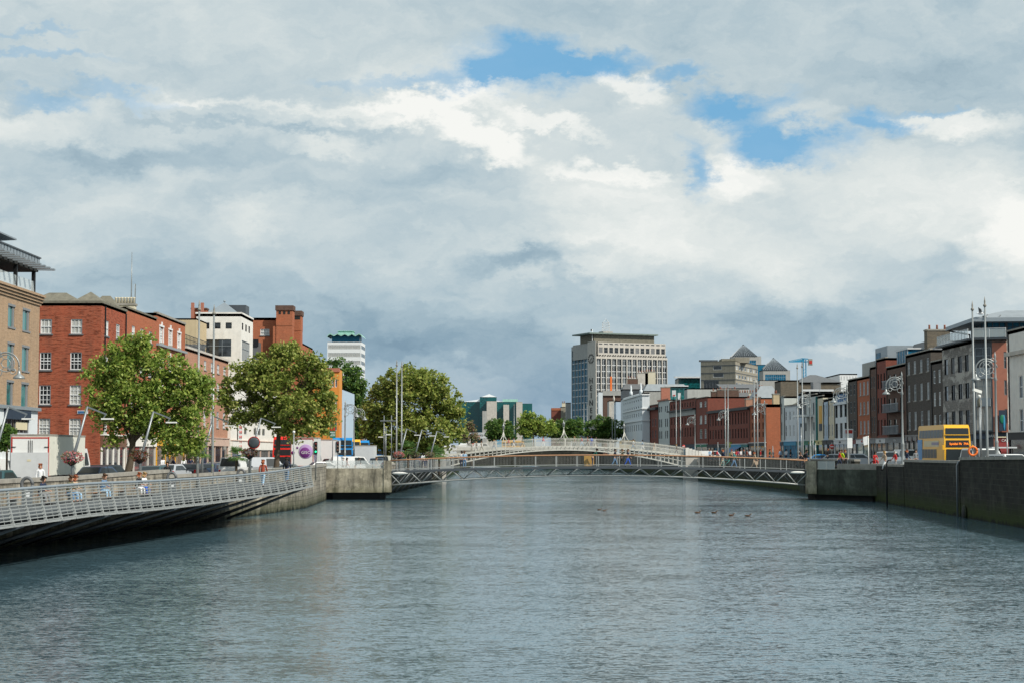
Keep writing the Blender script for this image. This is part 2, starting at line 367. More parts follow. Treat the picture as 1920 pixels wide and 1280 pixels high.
# ------------------------------------------------------------------ setting: river and ground
LBANK = [(-30, -60), (-26.5, 10), (-25, 60), (-24, 80), (-23.3, 92), (-21.5, 107), (-20.5, 113), (-18.5, 129), (-17.2, 143), (-17.8, 160), (-18.2, 168), (-15, 176), (-13, 240), (-12, 300), (-13, 420), (-15, 520), (-8, 900), (-2, 1150)]
RBANK = [(29, -60), (29.5, 40), (31.1, 103), (32.2, 123), (34, 160), (35, 170), (34.5, 200), (32, 300), (27, 420), (24, 520), (17, 900), (4, 1150)]
ZL, ZR = 2.2, 3.0
m, nt, b = newmat('water')
b.inputs['Base Color'].default_value = (.072, .132, .162, 1); b.inputs['Roughness'].default_value = .08; b.inputs['IOR'].default_value = 1.333; b.inputs['Specular IOR Level'].default_value = .85
geo = nd(nt, 'ShaderNodeNewGeometry').outputs['Position']
def nvec(scale, sc3, amp, det=3, dist=.3):
    mp = nd(nt, 'ShaderNodeMapping'); mp.inputs['Scale'].default_value = sc3; mp.inputs['Rotation'].default_value = (0, 0, .12); nt.links.new(geo, mp.inputs[0])
    n = nd(nt, 'ShaderNodeTexNoise'); n.inputs['Scale'].default_value = scale; n.inputs['Detail'].default_value = det; n.inputs['Roughness'].default_value = .6; n.inputs['Distortion'].default_value = dist
    nt.links.new(mp.outputs[0], n.inputs['Vector'])
    s_ = nt.nodes.new('ShaderNodeVectorMath'); s_.operation = 'SUBTRACT'; nt.links.new(n.outputs['Color'], s_.inputs[0]); s_.inputs[1].default_value = (.5, .5, .5)
    m_ = nt.nodes.new('ShaderNodeVectorMath'); m_.operation = 'MULTIPLY'; nt.links.new(s_.outputs[0], m_.inputs[0]); m_.inputs[1].default_value = (amp * .95, amp, 0); return m_.outputs[0]
def vadd(a, b_, op='ADD'):
    n = nt.nodes.new('ShaderNodeVectorMath'); n.operation = op
    nt.links.new(a, n.inputs[0])
    if isinstance(b_, tuple): n.inputs[1].default_value = b_
    else: nt.links.new(b_, n.inputs[1])
    return n.outputs[0]
pn = ramp(nt, noise(nt, geo, 1, 4, .6, (.045, .022, 1), 1.5), [(.32, .75), (.66, 1.2)])
rip = vadd(vadd(nvec(1, (.6, 1.3, 1), .10), nvec(1, (3.2, 8.5, 1), .52, 4)), nvec(1, (10, 18, 1), .45, 2))
rip = vadd(rip, nvec(1, (.16, .30, 1), .11, 2)); rip = vadd(rip, nvec(1, (.05, .09, 1), .07, 2)); rip = vadd(rip, pn, 'MULTIPLY'); rip = vadd(rip, (0, 0, 1.0)); nz = nt.nodes.new('ShaderNodeVectorMath'); nz.operation = 'NORMALIZE'; nt.links.new(rip, nz.inputs[0])
nt.links.new(nz.outputs[0], b.inputs['Normal'])
w = MB().mat('water'); w.face([(-80, -80, 0), (90, -80, 0), (90, 1200, 0), (-80, 1200, 0)]); wo = w.build('water'); wo['kind'] = 'structure'; wo['label'] = 'rippled blue grey river water'
g = MB().mat('asphalt')
def strip(bank, z, X, z2):
    for (a, c) in zip(bank[:-1], bank[1:]):
        g.face([(a[0], a[1], z), (c[0], c[1], z), (X, c[1], z2), (X, a[1], z2)] if X > 0 else [(a[0], a[1], z), (X, a[1], z2), (X, c[1], z2), (c[0], c[1], z)])
strip([(x - .3, y) for x, y in LBANK], ZL, -4000, ZL); strip([(x + .3, y) for x, y in RBANK], ZR, 4000, ZR)
g.face([(-4000, 1150, ZL), (0, 1150, 2.6), (4000, 1150, ZR), (4000, 5000, ZR), (-4000, 5000, ZL)])
g.face([(-4000, -400, -1), (4000, -400, -1), (4000, 1300, -1), (-4000, 1300, -1)])
go = g.build('ground'); go['kind'] = 'structure'; go['label'] = 'asphalt streets behind the quay walls'
# pavements with kerbs along both facade lines and along the quays
pv = MB().mat('paving')
for a, c in zip(RBANK[2:9], RBANK[3:10]): pv.prism([(a[0] + .6, a[1]), (c[0] + .6, c[1]), (c[0] + 3.2, c[1]), (a[0] + 3.2, a[1])][::-1], ZR + .004, ZR + .12)
pv.prism([(48.5, 60), (51.9, 60), (51.9, 300), (48.5, 300)], ZR + .004, ZR + .12)
for a, c in zip(LBANK[2:10], LBANK[3:11]): pv.prism([(a[0] - .6, a[1]), (a[0] - 3, a[1]), (c[0] - 3, c[1]), (c[0] - .6, c[1])][::-1], ZL + .004, ZL + .12)
pv.prism([(-34.9, 60), (-32.4, 60), (-32.4, 300), (-34.9, 300)], ZL + .004, ZL + .12)
po = pv.build('pavement'); po['kind'] = 'structure'; po['label'] = 'stone paved footways with kerbs'
# ------------------------------------------------------------------ quay walls
def quaymat(name, c1, c2, mortar, moss, stain, w=.9, h=.34, mossz=1.5):
    m, nt, b = newmat(name); uv = nd(nt, 'ShaderNodeUVMap').outputs[0]
    t = nd(nt, 'ShaderNodeTexBrick'); t.inputs['Scale'].default_value = 1
    for k, v in (('Color1', c1), ('Color2', c2), ('Mortar', mortar)): t.inputs[k].default_value = (*v, 1)
    t.inputs['Brick Width'].default_value = w; t.inputs['Row Height'].default_value = h; t.inputs['Mortar Size'].default_value = .022
    nt.links.new(uv, t.inputs['Vector']); c = t.outputs['Color']
    c = mixc(nt, ramp(nt, noise(nt, uv, 1, 6, .7, (.7, .9, 1)), [(.42, 0.), (.62, .7)]), c, mulc(c1, .35))
    c = mixc(nt, ramp(nt, noise(nt, uv, 1, 5, .7, (1.3, .15, 1)), [(.46, 0.), (.62, stain)]), c, (.03, .03, .026))
    c = mixc(nt, ramp(nt, noise(nt, uv, 1, 5, .7, (.5, .35, 1)), [(.52, 0.), (.66, .55)]), c, mulc(c1, 1.9))
    s = nd(nt, 'ShaderNodeSeparateXYZ'); nt.links.new(nd(nt, 'ShaderNodeNewGeometry').outputs['Position'], s.inputs[0])
    zn = nt.nodes.new('ShaderNodeMath'); zn.operation = 'MULTIPLY_ADD'; nt.links.new(noise(nt, uv, 1, 5, .7, (.8, .5, 1)), zn.inputs[0]); zn.inputs[1].default_value = 1.6; nt.links.new(s.outputs[2], zn.inputs[2]); z3 = nt.nodes.new('ShaderNodeMath'); z3.operation = 'DIVIDE'; nt.links.new(zn.outputs[0], z3.inputs[0]); z3.inputs[1].default_value = 3.0; zn = z3
    c = mixc(nt, ramp(nt, zn.outputs[0], [(.28, 1.), (.42, .75), (min(1, mossz / 3 + .25), 0.)]), c, moss)
    c = mixc(nt, ramp(nt, zn.outputs[0], [(.27, 1.), (.36, 0.)]), c, (.008, .011, .008))
    nt.links.new(c, b.inputs['Base Color']); b.inputs['Roughness'].default_value = .9; b.inputs['Specular IOR Level'].default_value = .2
    bp = nd(nt, 'ShaderNodeBump'); bp.inputs['Strength'].default_value = .5; bp.inputs['Distance'].default_value = .03; nt.links.new(t.outputs['Fac'], bp.inputs['Height']); bp.invert = True
    nt.links.new(bp.outputs[0], b.inputs['Normal'])
quaymat('quay_pale', (.34, .31, .25), (.26, .24, .20), (.12, .11, .09), (.05, .055, .03), .65)
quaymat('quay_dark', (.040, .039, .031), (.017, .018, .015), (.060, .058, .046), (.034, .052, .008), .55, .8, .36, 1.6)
quaymat('pier_pale', (.36, .33, .25), (.34, .31, .24), (.33, .30, .23), (.10, .10, .05), .75, 6, 3)
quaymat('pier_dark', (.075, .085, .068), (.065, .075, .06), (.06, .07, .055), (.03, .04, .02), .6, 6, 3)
def wallrun(name, label, pts, mat, cap, side, thick=.5, zb=-.9, capo=.06, caph=.2, joints=()):
    """river wall along pts [(x, y, ztop)], side=+1 when the street lies towards +x"""
    t = thing(name, label, 'wall', (pts[0][0], pts[0][1], 0)); w = MB().mat(mat); c = MB().mat(cap)
    for a, d in zip(pts[:-1], pts[1:]):
        A, D = Vector(a[:2]), Vector(d[:2])
        if (D - A).length < .05: continue
        n = Vector((D.y - A.y, A.x - D.x)).normalized() * side; e = (D - A).normalized() * 0
        B2, C2 = D + n * thick, A + n * thick
        def q(P, z): return (P.x, P.y, z)
        za, zd = a[2] - caph, d[2] - caph
        for quad in ([q(A, zb), q(D, zb), q(D, zd), q(A, za)], [q(C2, zb), q(B2, zb), q(B2, zd), q(C2, za)], [q(A, zb), q(C2, zb), q(C2, za), q(A, za)], [q(D, zb), q(B2, zb), q(B2, zd), q(D, zd)]): w.face(quad)
        A1, D1, B1, C1 = A - n * capo, D - n * capo, B2 + n * capo, C2 + n * capo
        c.add([q(A1, za + .002), q(D1, zd + .002), q(B1, zd + .002), q(C1, za + .002), q(A1, a[2]), q(D1, d[2]), q(B1, d[2]), q(C1, a[2])],
              [(0, 1, 2, 3), (4, 5, 6, 7), (0, 1, 5, 4), (1, 2, 6, 5), (2, 3, 7, 6), (3, 0, 4, 7)])
    w.build('masonry', t); c.build('coping', t); return t
wallrun('quay_wall', 'tall pale stained stone quay parapet behind the slatted boardwalk', [(-26.5, 10, 3.4), (-25, 60, 3.36), (-24, 80, 3.36), (-23.3, 92, 3.36), (-22.3, 102, 3.48), (-21.5, 107.2, 3.56)], 'quay_pale', 'cap_stone', -1, .55)
wallrun('quay_wall', 'lower pale stone quay wall between the tall parapet and the left bridge pier', [(-21.5, 107.2, 3.22), (-20.5, 113, 3.24), (-18.5, 129, 3.38), (-17.2, 143, 3.48), (-17.8, 160, 3.5), (-18.2, 167.8, 3.5)], 'quay_pale', 'cap_stone', -1, .55)
wallrun('quay_wall', 'brown stone quay wall beyond the slim footbridge on the sunny bank', [(-14.5, 176, 3.4), (-13, 240, 3.3), (-12.2, 299, 3.5)], 'quay_pale', 'cap_stone', -1, .5)
wallrun('quay_wall', 'far sunny quay wall beyond the white arched bridge', [(-12.2, 305, 3.3), (-13, 420, 3.6), (-15, 478, 4)], 'quay_dark', 'cap_stone', -1, .5)
wallrun('quay_wall', 'tallest black mossy quay wall with a round drain, nearest on the shaded bank', [(29.5, 40, 4.6), (30.6, 90, 4.55), (31.1, 103, 4.4), (31.95, 118, 4.32), (32.2, 123, 4.28)], 'quay_dark', 'cap_stone', 1, .6, capo=.08)
wallrun('quay_wall', 'black mossy quay wall below the yellow bus', [(32.2, 123.2, 4.05), (33.2, 141, 4.03), (33.45, 146, 4.03)], 'quay_dark', 'cap_stone', 1, .6)
wallrun('quay_wall', 'lower mossy quay wall between the black wall and the right bridge pier', [(33.45, 146.2, 3.6), (34.4, 163, 3.56), (34.9, 166, 3.56)], 'quay_dark', 'cap_stone', 1, .55)
wallrun('quay_wall', 'dark quay wall seen through the slim footbridge on the shaded bank', [(34.6, 172.6, 3.95), (34.5, 200, 3.95), (32.5, 299, 4.1)], 'quay_dark', 'cap_stone', 1, .5)
wallrun('quay_wall', 'far shaded quay wall beyond the white arched bridge', [(32.5, 305, 4.1), (27, 420, 4.1), (25, 478, 4.2)], 'quay_dark', 'cap_stone', 1, .5)
d = MB().mat('dark_under'); q = onx(1808, 965, 32.0); d.lathe([(.42, -.05), (.42, .05)], (0, 0, 0), 16, Matrix.Rotation(PI / 2, 4, 'Y')); d.mat('pier_dark').lathe([(.44, -.04), (.56, -.04), (.56, .04), (.44, .04)], (0, 0, 0), 16, Matrix.Rotation(PI / 2, 4, 'Y'))
o = d.build('drain_pipe'); o.location = (31.98, q.y, .35); tag(o, 'round dark drain outfall low in the black quay wall', 'drain')
for px, yy, nm_ in ((1796, 123.1, 'rusty green drainpipe down the joint of two black walls'), (1664, 146.1, 'black vertical pipe beside the lower mossy wall')):
    x = (px - 960) / F * yy - .16
    p = MB().mat('galvanised' if px > 1700 else 'black_iron'); p.tube([(x, yy, -.1), (x, yy, 3.7), (x + .12, yy, 3.95), (x + .4, yy, 4.0)], .07, 8); tag(p.build('drainpipe'), nm_, 'pipe')
surf('deck_grey', (.085, .095, .10), .8, .2, scale=2)
# ------------------------------------------------------------------ slatted boardwalks
def boardwalk(label, edge, inner, lean, nsl, light='pale_steel', strut=True, sx=1.83):
    """edge [(x, y, zrail)] outer line; inner [(x, y)] line on the wall"""
    t = thing('boardwalk', label, 'boardwalk', (edge[0][0], edge[0][1], 0))
    def lerp(line, y):
        for a, c in zip(line[:-1], line[1:]):
            if y <= c[1]: 
                f = (y - a[1]) / (c[1] - a[1]); return [a[i] + (c[i] - a[i]) * f for i in range(len(a))]
        return list(line[-1])
    ys = [edge[0][1]]; 
    while ys[-1] < edge[-1][1] - .3:
        p = lerp(edge, ys[-1]); p2 = lerp(edge, ys[-1] + .5); L_ = math.hypot(p2[0] - p[0], p2[1] - p[1]) / .5 if p2[1] > p[1] else 1
        ys.append(min(edge[-1][1], ys[-1] + sx / max(L_, 1)))
    P = [lerp(edge, y) for y in ys]
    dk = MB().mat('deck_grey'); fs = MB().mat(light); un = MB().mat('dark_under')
    for a, c in zip(P[:-1], P[1:]):
        ia, ic = lerp(inner, a[1]), lerp(inner, c[1]); za, zc = a[2] - 1.12, c[2] - 1.12
        dk.add([(a[0], a[1], za), (c[0], c[1], zc), (ic[0], ic[1], zc), (ia[0], ia[1], za), (a[0], a[1], za - .06), (c[0], c[1], zc - .06), (ic[0], ic[1], zc - .06), (ia[0], ia[1], za - .06)],
               [(3, 2, 1, 0), (4, 5, 6, 7), (0, 1, 5, 4)])
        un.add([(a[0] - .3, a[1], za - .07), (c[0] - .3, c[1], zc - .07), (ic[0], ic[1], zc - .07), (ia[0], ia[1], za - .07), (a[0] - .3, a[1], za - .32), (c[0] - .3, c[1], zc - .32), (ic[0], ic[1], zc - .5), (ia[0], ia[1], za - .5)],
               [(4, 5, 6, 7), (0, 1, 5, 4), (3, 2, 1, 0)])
        fs.bar((a[0] + .16, a[1], za - .28), (c[0] + .16, c[1], zc - .28), .05, .09)
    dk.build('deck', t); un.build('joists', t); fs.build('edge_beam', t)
    hr = MB().mat('zinc'); hr.tube([(p[0] - lean, p[1], p[2]) for p in P], .06, 8); hr.build('handrail', t)
    for i, p in enumerate(P):
        pm = MB().mat(light); x, y, z = p
        big = i % 4 == 1
        pm.bar((x - lean, y, z - .03), (x - .02, y, z - .75), .10 if big else .07, .13); pm.bar((x - .02, y, z - .75), (x + .16, y, z - 1.42), .10 if big else .07, .13)
        pm.build('post', t)
        if i + 1 < len(P):
            c = P[i + 1]; sm = MB().mat(light)
            for k in range(nsl):
                f = (k + .7) / nsl; dz = f * 1.36
                xo = (lambda q: q[0] - lean + (lean - .02) * dz / .75 if dz < .75 else q[0] - .02 + .18 * (dz - .75) / .67)
                sm.bar((xo(p) + .05, p[1] + .03, p[2] - dz), (xo(c) + .05, c[1] - .03, c[2] - dz), .02, .042)
            mx_, my_, mz_ = (p[0] + c[0]) / 2, (p[1] + c[1]) / 2, (p[2] + c[2]) / 2
            sm.bar((mx_ - lean + .02, my_, mz_ - .06), (mx_ + .02, my_, mz_ - .75), .015, .02); sm.bar((mx_ + .02, my_, mz_ - .75), (mx_ + .17, my_, mz_ - 1.38), .015, .02)
            sm.build('slat_panel', t)
    if strut:
        for i in range(2, len(P), 3):
            x, y, z = P[i]; ix = lerp(inner, y)[0]; s = MB().mat('dark_panel')
            s.tube([(x - .1, y, z - 1.44), (ix + .6, y - .9, .15)], .085, 8); s.tube([(x - .25, y, z - 1.5), (ix + .6, y + 3.2, .15)], .05, 6); s.build('strut', t)
    return t
BW = [(-20.4, 48, 3.1), (-19.9, 58, 3.13), (-19.45, 66, 3.17), (-18.7, 76, 3.24), (-17.8, 85, 3.20), (-17.0, 94, 3.2), (-16.2, 102, 3.26), (-15.1, 110, 3.40), (-14.2, 116, 3.62), (-13.9, 118.2, 3.70)]
INN = [(x + .02, y) for x, y in [(-25.4, 40), (-25, 60), (-24, 80), (-23.3, 92), (-21.5, 107.2), (-20.5, 113), (-18.5, 129)]]
boardwalk('pale metal slatted riverside boardwalk leaning over the water in the foreground', BW, INN, .10, 10)
e = MB().mat('pale_steel'); 
t_ = thing('boardwalk_end_gate', 'short slatted end panel closing the tip of the near boardwalk', 'railing', (-13.9, 118.4, 0))
for k in range(10): e.bar((-13.9 - .02, 118.3, 3.68 - k * .136), (-18.9, 122.5, 3.5 - k * .136), .02, .042)
for k in range(6): f = k / 5; e.bar((-13.9 - 5 * f, 118.35 + 4.2 * f, 3.7 - .2 * f), (-13.86 - 5 * f, 118.35 + 4.2 * f, 2.28 - .2 * f), .05, .06)
e.build('panel', t_)
boardwalk('distant slatted boardwalk behind the slim footbridge', [(-11.9, 177, 3.75), (-11.3, 205, 3.7), (-10.4, 240, 3.55), (-9.6, 268, 3.4)], [(-14.5, 176), (-13, 240), (-12.2, 299)], .05, 8, 'pale_steel', True, 2.6)
# ------------------------------------------------------------------ slim footbridge with its two piers
def pier(label, poly, z0, z1, mat, top):
    t = thing('bridge_pier', label, 'pier', (poly[0][0], poly[0][1], 0)); w = MB().mat(mat); w.prism(poly, z0, z1, True, True); w.build('concrete_block', t)
    u = MB().mat('dark_under'); cx = sum(p[0] for p in poly) / len(poly); cy = sum(p[1] for p in poly) / len(poly)
    u.prism([(cx + (p[0] - cx) * .8, cy + (p[1] - cy) * .8 + .3) for p in poly], -.9, z0 - .002); u.build('footing', t)
    return t
LPOLY = [(-18.4, 168), (-12.6, 168), (-12.0, 169), (-12.3, 174), (-18.4, 174)]
lp = pier('pale streaked concrete pier at the left end of the slim footbridge', LPOLY, .72, 3.06, 'pier_pale', 0)
w = MB().mat('pier_pale'); w.prism([(-12.58, 167.9), (-11.85, 167.9), (-11.85, 168.7), (-12.58, 168.7)], .75, 3.85); w.build('end_buttress', lp)
gm, gnt, gb = newmat('balustrade_glass'); gb.inputs['Base Color'].default_value = (.62, .68, .68, 1); gb.inputs['Roughness'].default_value = .2; gb.inputs['Alpha'].default_value = .38
for k in range(5):
    x0 = -18.3 + k * 1.15; gp = MB().mat('balustrade_glass'); gp.box(x0, x0 + 1.1, 168.15, 168.18, 3.07, 3.85); gp.build('glass_panel', lp)
RPOLY = [(29.15, 173.5), (29.15, 168.2), (29.8, 167.4), (34.6, 160.6), (36.2, 161.5), (36, 173.5)]
rp = pier('dark mossy concrete pier at the right end of the slim footbridge', RPOLY, .55, 3.0, 'pier_dark', 0)
w = MB().mat('pier_pale'); w.prism([(28.9, 167.9), (29.75, 167.2), (29.75, 168.6), (28.9, 168.7)], .6, 3.8); w.build('end_buttress', rp)
w = MB().mat('cap_stone'); w.prism([(31.4, 165.25), (34.45, 160.9), (35, 161.3), (31.95, 165.6)], 3.004, 3.55); w.build('parapet', rp)
for k in range(2):
    gp = MB().mat('balustrade_glass'); a = Vector((29.9, 167.3)); d_ = Vector((1.6, -2.25)).normalized(); p0 = a + d_ * (k * 1.15); p1 = p0 + d_ * 1.1
    gp.bar((p0.x, p0.y, 3.4), (p1.x, p1.y, 3.4), .03, .8); gp.build('glass_panel', rp)
B0, B1, BY0, BY1 = -12.0, 29.0, 168.0, 171.6
def bz(x, mid, end): s = (x - 8.6) / 20.6; return mid - (mid - end) * s * s
br = thing('footbridge', 'slim modern steel truss footbridge with a timber handrail, nearer of the two footbridges', 'bridge', (8.5, 169.8, 0))
NP = 20; xs = [B0 + (B1 - B0) * i / NP for i in range(NP + 1)]
dk = MB().mat('dark_panel')
for a, c in zip(xs[:-1], xs[1:]):
    za, zc = bz(a, 3.27, 2.80), bz(c, 3.27, 2.80)
    dk.add([(a, BY0, za), (c, BY0, zc), (c, BY1, zc), (a, BY1, za), (a, BY0, za - .22), (c, BY0, zc - .22), (c, BY1, zc - .22), (a, BY1, za - .22)], [(0, 1, 2, 3), (7, 6, 5, 4), (0, 4, 5, 1), (3, 2, 6, 7)])
dk.build('deck', br)
for yy in (BY0 + .5, BY1 - .5):
    c = MB().mat('pale_steel'); c.tube([(x, yy, bz(x, 2.38, 1.42)) for x in xs], .085, 8); c.build('bottom_chord', br)
for yy, yb in ((BY0 + .05, BY0 + .5), (BY1 - .05, BY1 - .5)):
    for i in range(NP):
        xm = (xs[i] + xs[i + 1]) / 2; zb_ = bz(xm, 2.38, 1.42)
        for xt in (xs[i], xs[i + 1]):
            g2 = MB().mat('pale_steel'); g2.tube([(xt, yy, bz(xt, 3.27, 2.8) - .2), (xm, yb, zb_)], .052, 6); g2.build('truss_diagonal', br)
for yy in (BY0 + .04, BY1 - .04):
    h = MB().mat('teak'); h.tube([(x, yy, bz(x, 4.38, 3.84)) for x in xs], .07, 8); h.build('handrail', br)
    rl = MB().mat('pale_steel')
    for a, c in zip(xs[:-1], xs[1:]):
        rl.bar((a, yy, bz(a, 3.42, 2.95)), (c, yy, bz(c, 3.42, 2.95)), .03, .05)
        for k in range(1, 14): x = a + (c - a) * k / 14; rl.bar((x, yy, bz(x, 3.42, 2.95)), (x, yy, bz(x, 4.33, 3.8)), .008, .008)
    rl.build('railing', br)
    for x in xs[1:-1]:
        p = MB().mat('pale_steel'); p.bar((x, yy, bz(x, 3.0, 2.55)), (x, yy, bz(x, 4.36, 3.82)), .07, .06); p.build('post', br)
for x0, x1, y in ((B0, B0 + 1.9, BY0 + .1), (B1 - 1.9, B1, BY0 + .1)):
    s = MB().mat('white_paint'); s.ball(((x0 + x1) / 2, y, bz(x0, 3, 2.62)), (.95, .16, .15), 12, 8); s.build('bearing', br)
s = MB().mat('oak_sign'); xa = at(1095, 860, BY1).x; s.box(xa, xa + 1.0, BY1 - .16, BY1 - .12, 3.28, 4.3)
for k in range(8): s.box(xa + .03 + k * .12, xa + .11 + k * .12, BY1 - .19, BY1 - .162, 3.3, 4.28)
s.build('timber_panel', br)
# ------------------------------------------------------------------ white cast iron arched bridge
surf('bridge_cream', (.60, .59, .53), .5, .12, streak=.2)
hb = thing('arched_bridge', 'white cast iron arched footbridge with lanterns, farther of the two footbridges', 'bridge', (9.4, 301.8, 0))
HY0, HY1 = 300.0, 303.6; HC, HW = 9.4, 21.1; W_ = 'bridge_cream'
def hs(x): return (x - HC) / HW
def hd(x): return 5.73 - 1.65 * hs(x) ** 2
def ha(x): return 5.12 - 3.05 * hs(x) ** 2
HN = 56; hx = [HC - HW + 2 * HW * i / HN for i in range(HN + 1)]
dk = MB().mat('cap_stone')
for a, c in zip(hx[:-1], hx[1:]):
    dk.add([(a, HY0, hd(a)), (c, HY0, hd(c)), (c, HY1, hd(c)), (a, HY1, hd(a)), (a, HY0, hd(a) - .15), (c, HY0, hd(c) - .15), (c, HY1, hd(c) - .15), (a, HY1, hd(a) - .15)], [(0, 1, 2, 3), (7, 6, 5, 4), (0, 4, 5, 1), (3, 2, 6, 7)])
dk.build('deck', hb)
for yy in (HY0 - .05, (HY0 + HY1) / 2, HY1 + .05):
    r = MB().mat(W_)
    for a, c in zip(hx[:-1], hx[1:]):
        r.bar((a, yy, ha(a)), (c, yy, ha(c)), .18, .2); r.bar((a, yy, hd(a) - .1), (c, yy, hd(c) - .1), .12, .24)
        if abs(hs(a)) > .12: r.bar((a, yy, (ha(a) + hd(a) - .1) / 2), (c, yy, (ha(c) + hd(c) - .1) / 2), .12, .12)
        r.bar((a, yy, ha(a)), (a - .35 * hs(a) * 0 + .45 * hs(a) * -1 * .0, yy, hd(a) - .1), .13, .12)
    r.build('arch_rib', hb)
for yy in (HY0 + .02, HY1 - .02):
    r = MB().mat(W_)
    for i, (a, c) in enumerate(zip(hx[:-1], hx[1:])):
        for z, t2 in ((.08, .05), (.78, .05), (1.32, .06)): r.bar((a, yy, hd(a) + z), (c, yy, hd(c) + z), t2, t2)
        for k in range(4):
            x = a + (c - a) * k / 4; r.bar((x, yy, hd(x)), (x, yy, hd(x) + 1.5), .034, .034)
            x = a + (c - a) * (k + .5) / 4; r.bar((x, yy, hd(x)), (x, yy, hd(x) + .78), .022, .022)
        if i % 7 == 0: r.bar((a, yy, hd(a)), (a, yy, hd(a) + 1.42), .12, .10)
    r.build('railing', hb)
for px in (944, 1057, 1170):
    x = at(px, 820, HY0 + 1.8).x; z = hd(x); l = MB().mat(W_)
    for s_ in (-1, 1):
        yb = HY0 + 1.8 + s_ * 1.75
        l.tube([(x, yb, z + 1.3), (x, yb - s_ * .5, z + 2.0), (x, yb - s_ * 1.1, z + 2.3), (x, yb - s_ * 1.6, z + 2.75), (x, HY0 + 1.8, z + 3.1)], .06, 6)
        l.tube([(x + s_ * .75, HY0, z + 1.35), (x + s_ * .5, HY0, z + 1.6), (x + s_ * .2, HY0 + .3, z + 2.2), (x, HY0 + 1.2, z + 3.0)], .06, 6)
    l.lathe([(.10, 2.0), (.07, 3.2), (.12, 3.3), (.06, 3.5)], (x, HY0 + 1.8, z), 8); l.build('lamp_arch', hb)
    q = MB().mat('silver_paint'); q.lathe([(.07, 3.4), (.17, 3.45), (.24, 4.0), (.26, 4.05), (.12, 4.25), (.05, 4.45), (.03, 4.7)], (x, HY0 + 1.8, z), 8); q.build('lantern', hb)
for sx_, lab in ((-1, 'pale stepped abutment at the left end of the white arched bridge'), (1, 'pale curved stone abutment at the right end of the white arched bridge')):
    t = thing('bridge_abutment', lab, 'abutment', (HC + sx_ * 22.5, 301.8, 0)); w = MB().mat('limestone'); x0 = HC + sx_ * (HW - .1); x1 = HC + sx_ * (HW + 3.2)
    w.prism(sorted([(x0, 299.4), (x1, 299.4)]) + sorted([(x0, 304.4), (x1, 304.4)], reverse=True), -.9, 3.9); w.build('pier', t)
    w = MB().mat('white_stone')
    for i in range(6):
        a = x0 + sx_ * i * .55; w.box(min(a, a + sx_ * .6), max(a, a + sx_ * .6), 299.3, 299.7, 3.904, 5.5 - .16 * i - (.25 if i == 5 else 0))
    w.build('wing_wall', t)
# stone arched road bridge further up the river
rb = thing('road_bridge', 'wide dark stone road bridge far upstream beneath the trees', 'bridge', (6, 482, 0)); w = MB().mat('quay_dark')
X0, X1 = -15.5, 25.5; arches = [(-13, -2), (-.5, 10.5), (12, 23.5)]
def zarch(x):
    for a, c in arches:
        if a < x < c: return .1 + .8 * math.sqrt(max(0, 1 - ((x - (a + c) / 2) / ((c - a) / 2)) ** 2))  # arches kept nearly shut, so the dark wall stands in for their shade
    return -.9
N = 120
for i in range(N):
    a, c = X0 + (X1 - X0) * i / N, X0 + (X1 - X0) * (i + 1) / N; za, zc = zarch(a), zarch(c)
    w.face([(a, 480, za), (c, 480, zc), (c, 480, 5.3), (a, 480, 5.3)]); w.face([(a, 480, za), (c, 480, zc), (c, 530, zc), (a, 530, za)])
w.face([(X0, 480, 5.3), (X1, 480, 5.3), (X1, 530, 5.3), (X0, 530, 5.3)]); w.build('stone_arches', rb)
w = MB().mat('limestone'); w.box(X0, X1, 479.8, 480.2, 5.302, 6.2); w.build('balustrade', rb)
for sx_, x in ((-1, X0), (1, X1)):
    r = MB().mat('asphalt'); r.add([(x, 481, 5.3), (x, 519, 5.3), (x + sx_ * 60, 519, ZL + .02 if sx_ < 0 else ZR + .02), (x + sx_ * 60, 481, ZL + .02 if sx_ < 0 else ZR + .02)], [(0, 1, 2, 3) if sx_ < 0 else (3, 2, 1, 0)]); q = r.build('road'); q['kind'] = 'structure'; q['label'] = 'ramped road onto the far stone bridge'
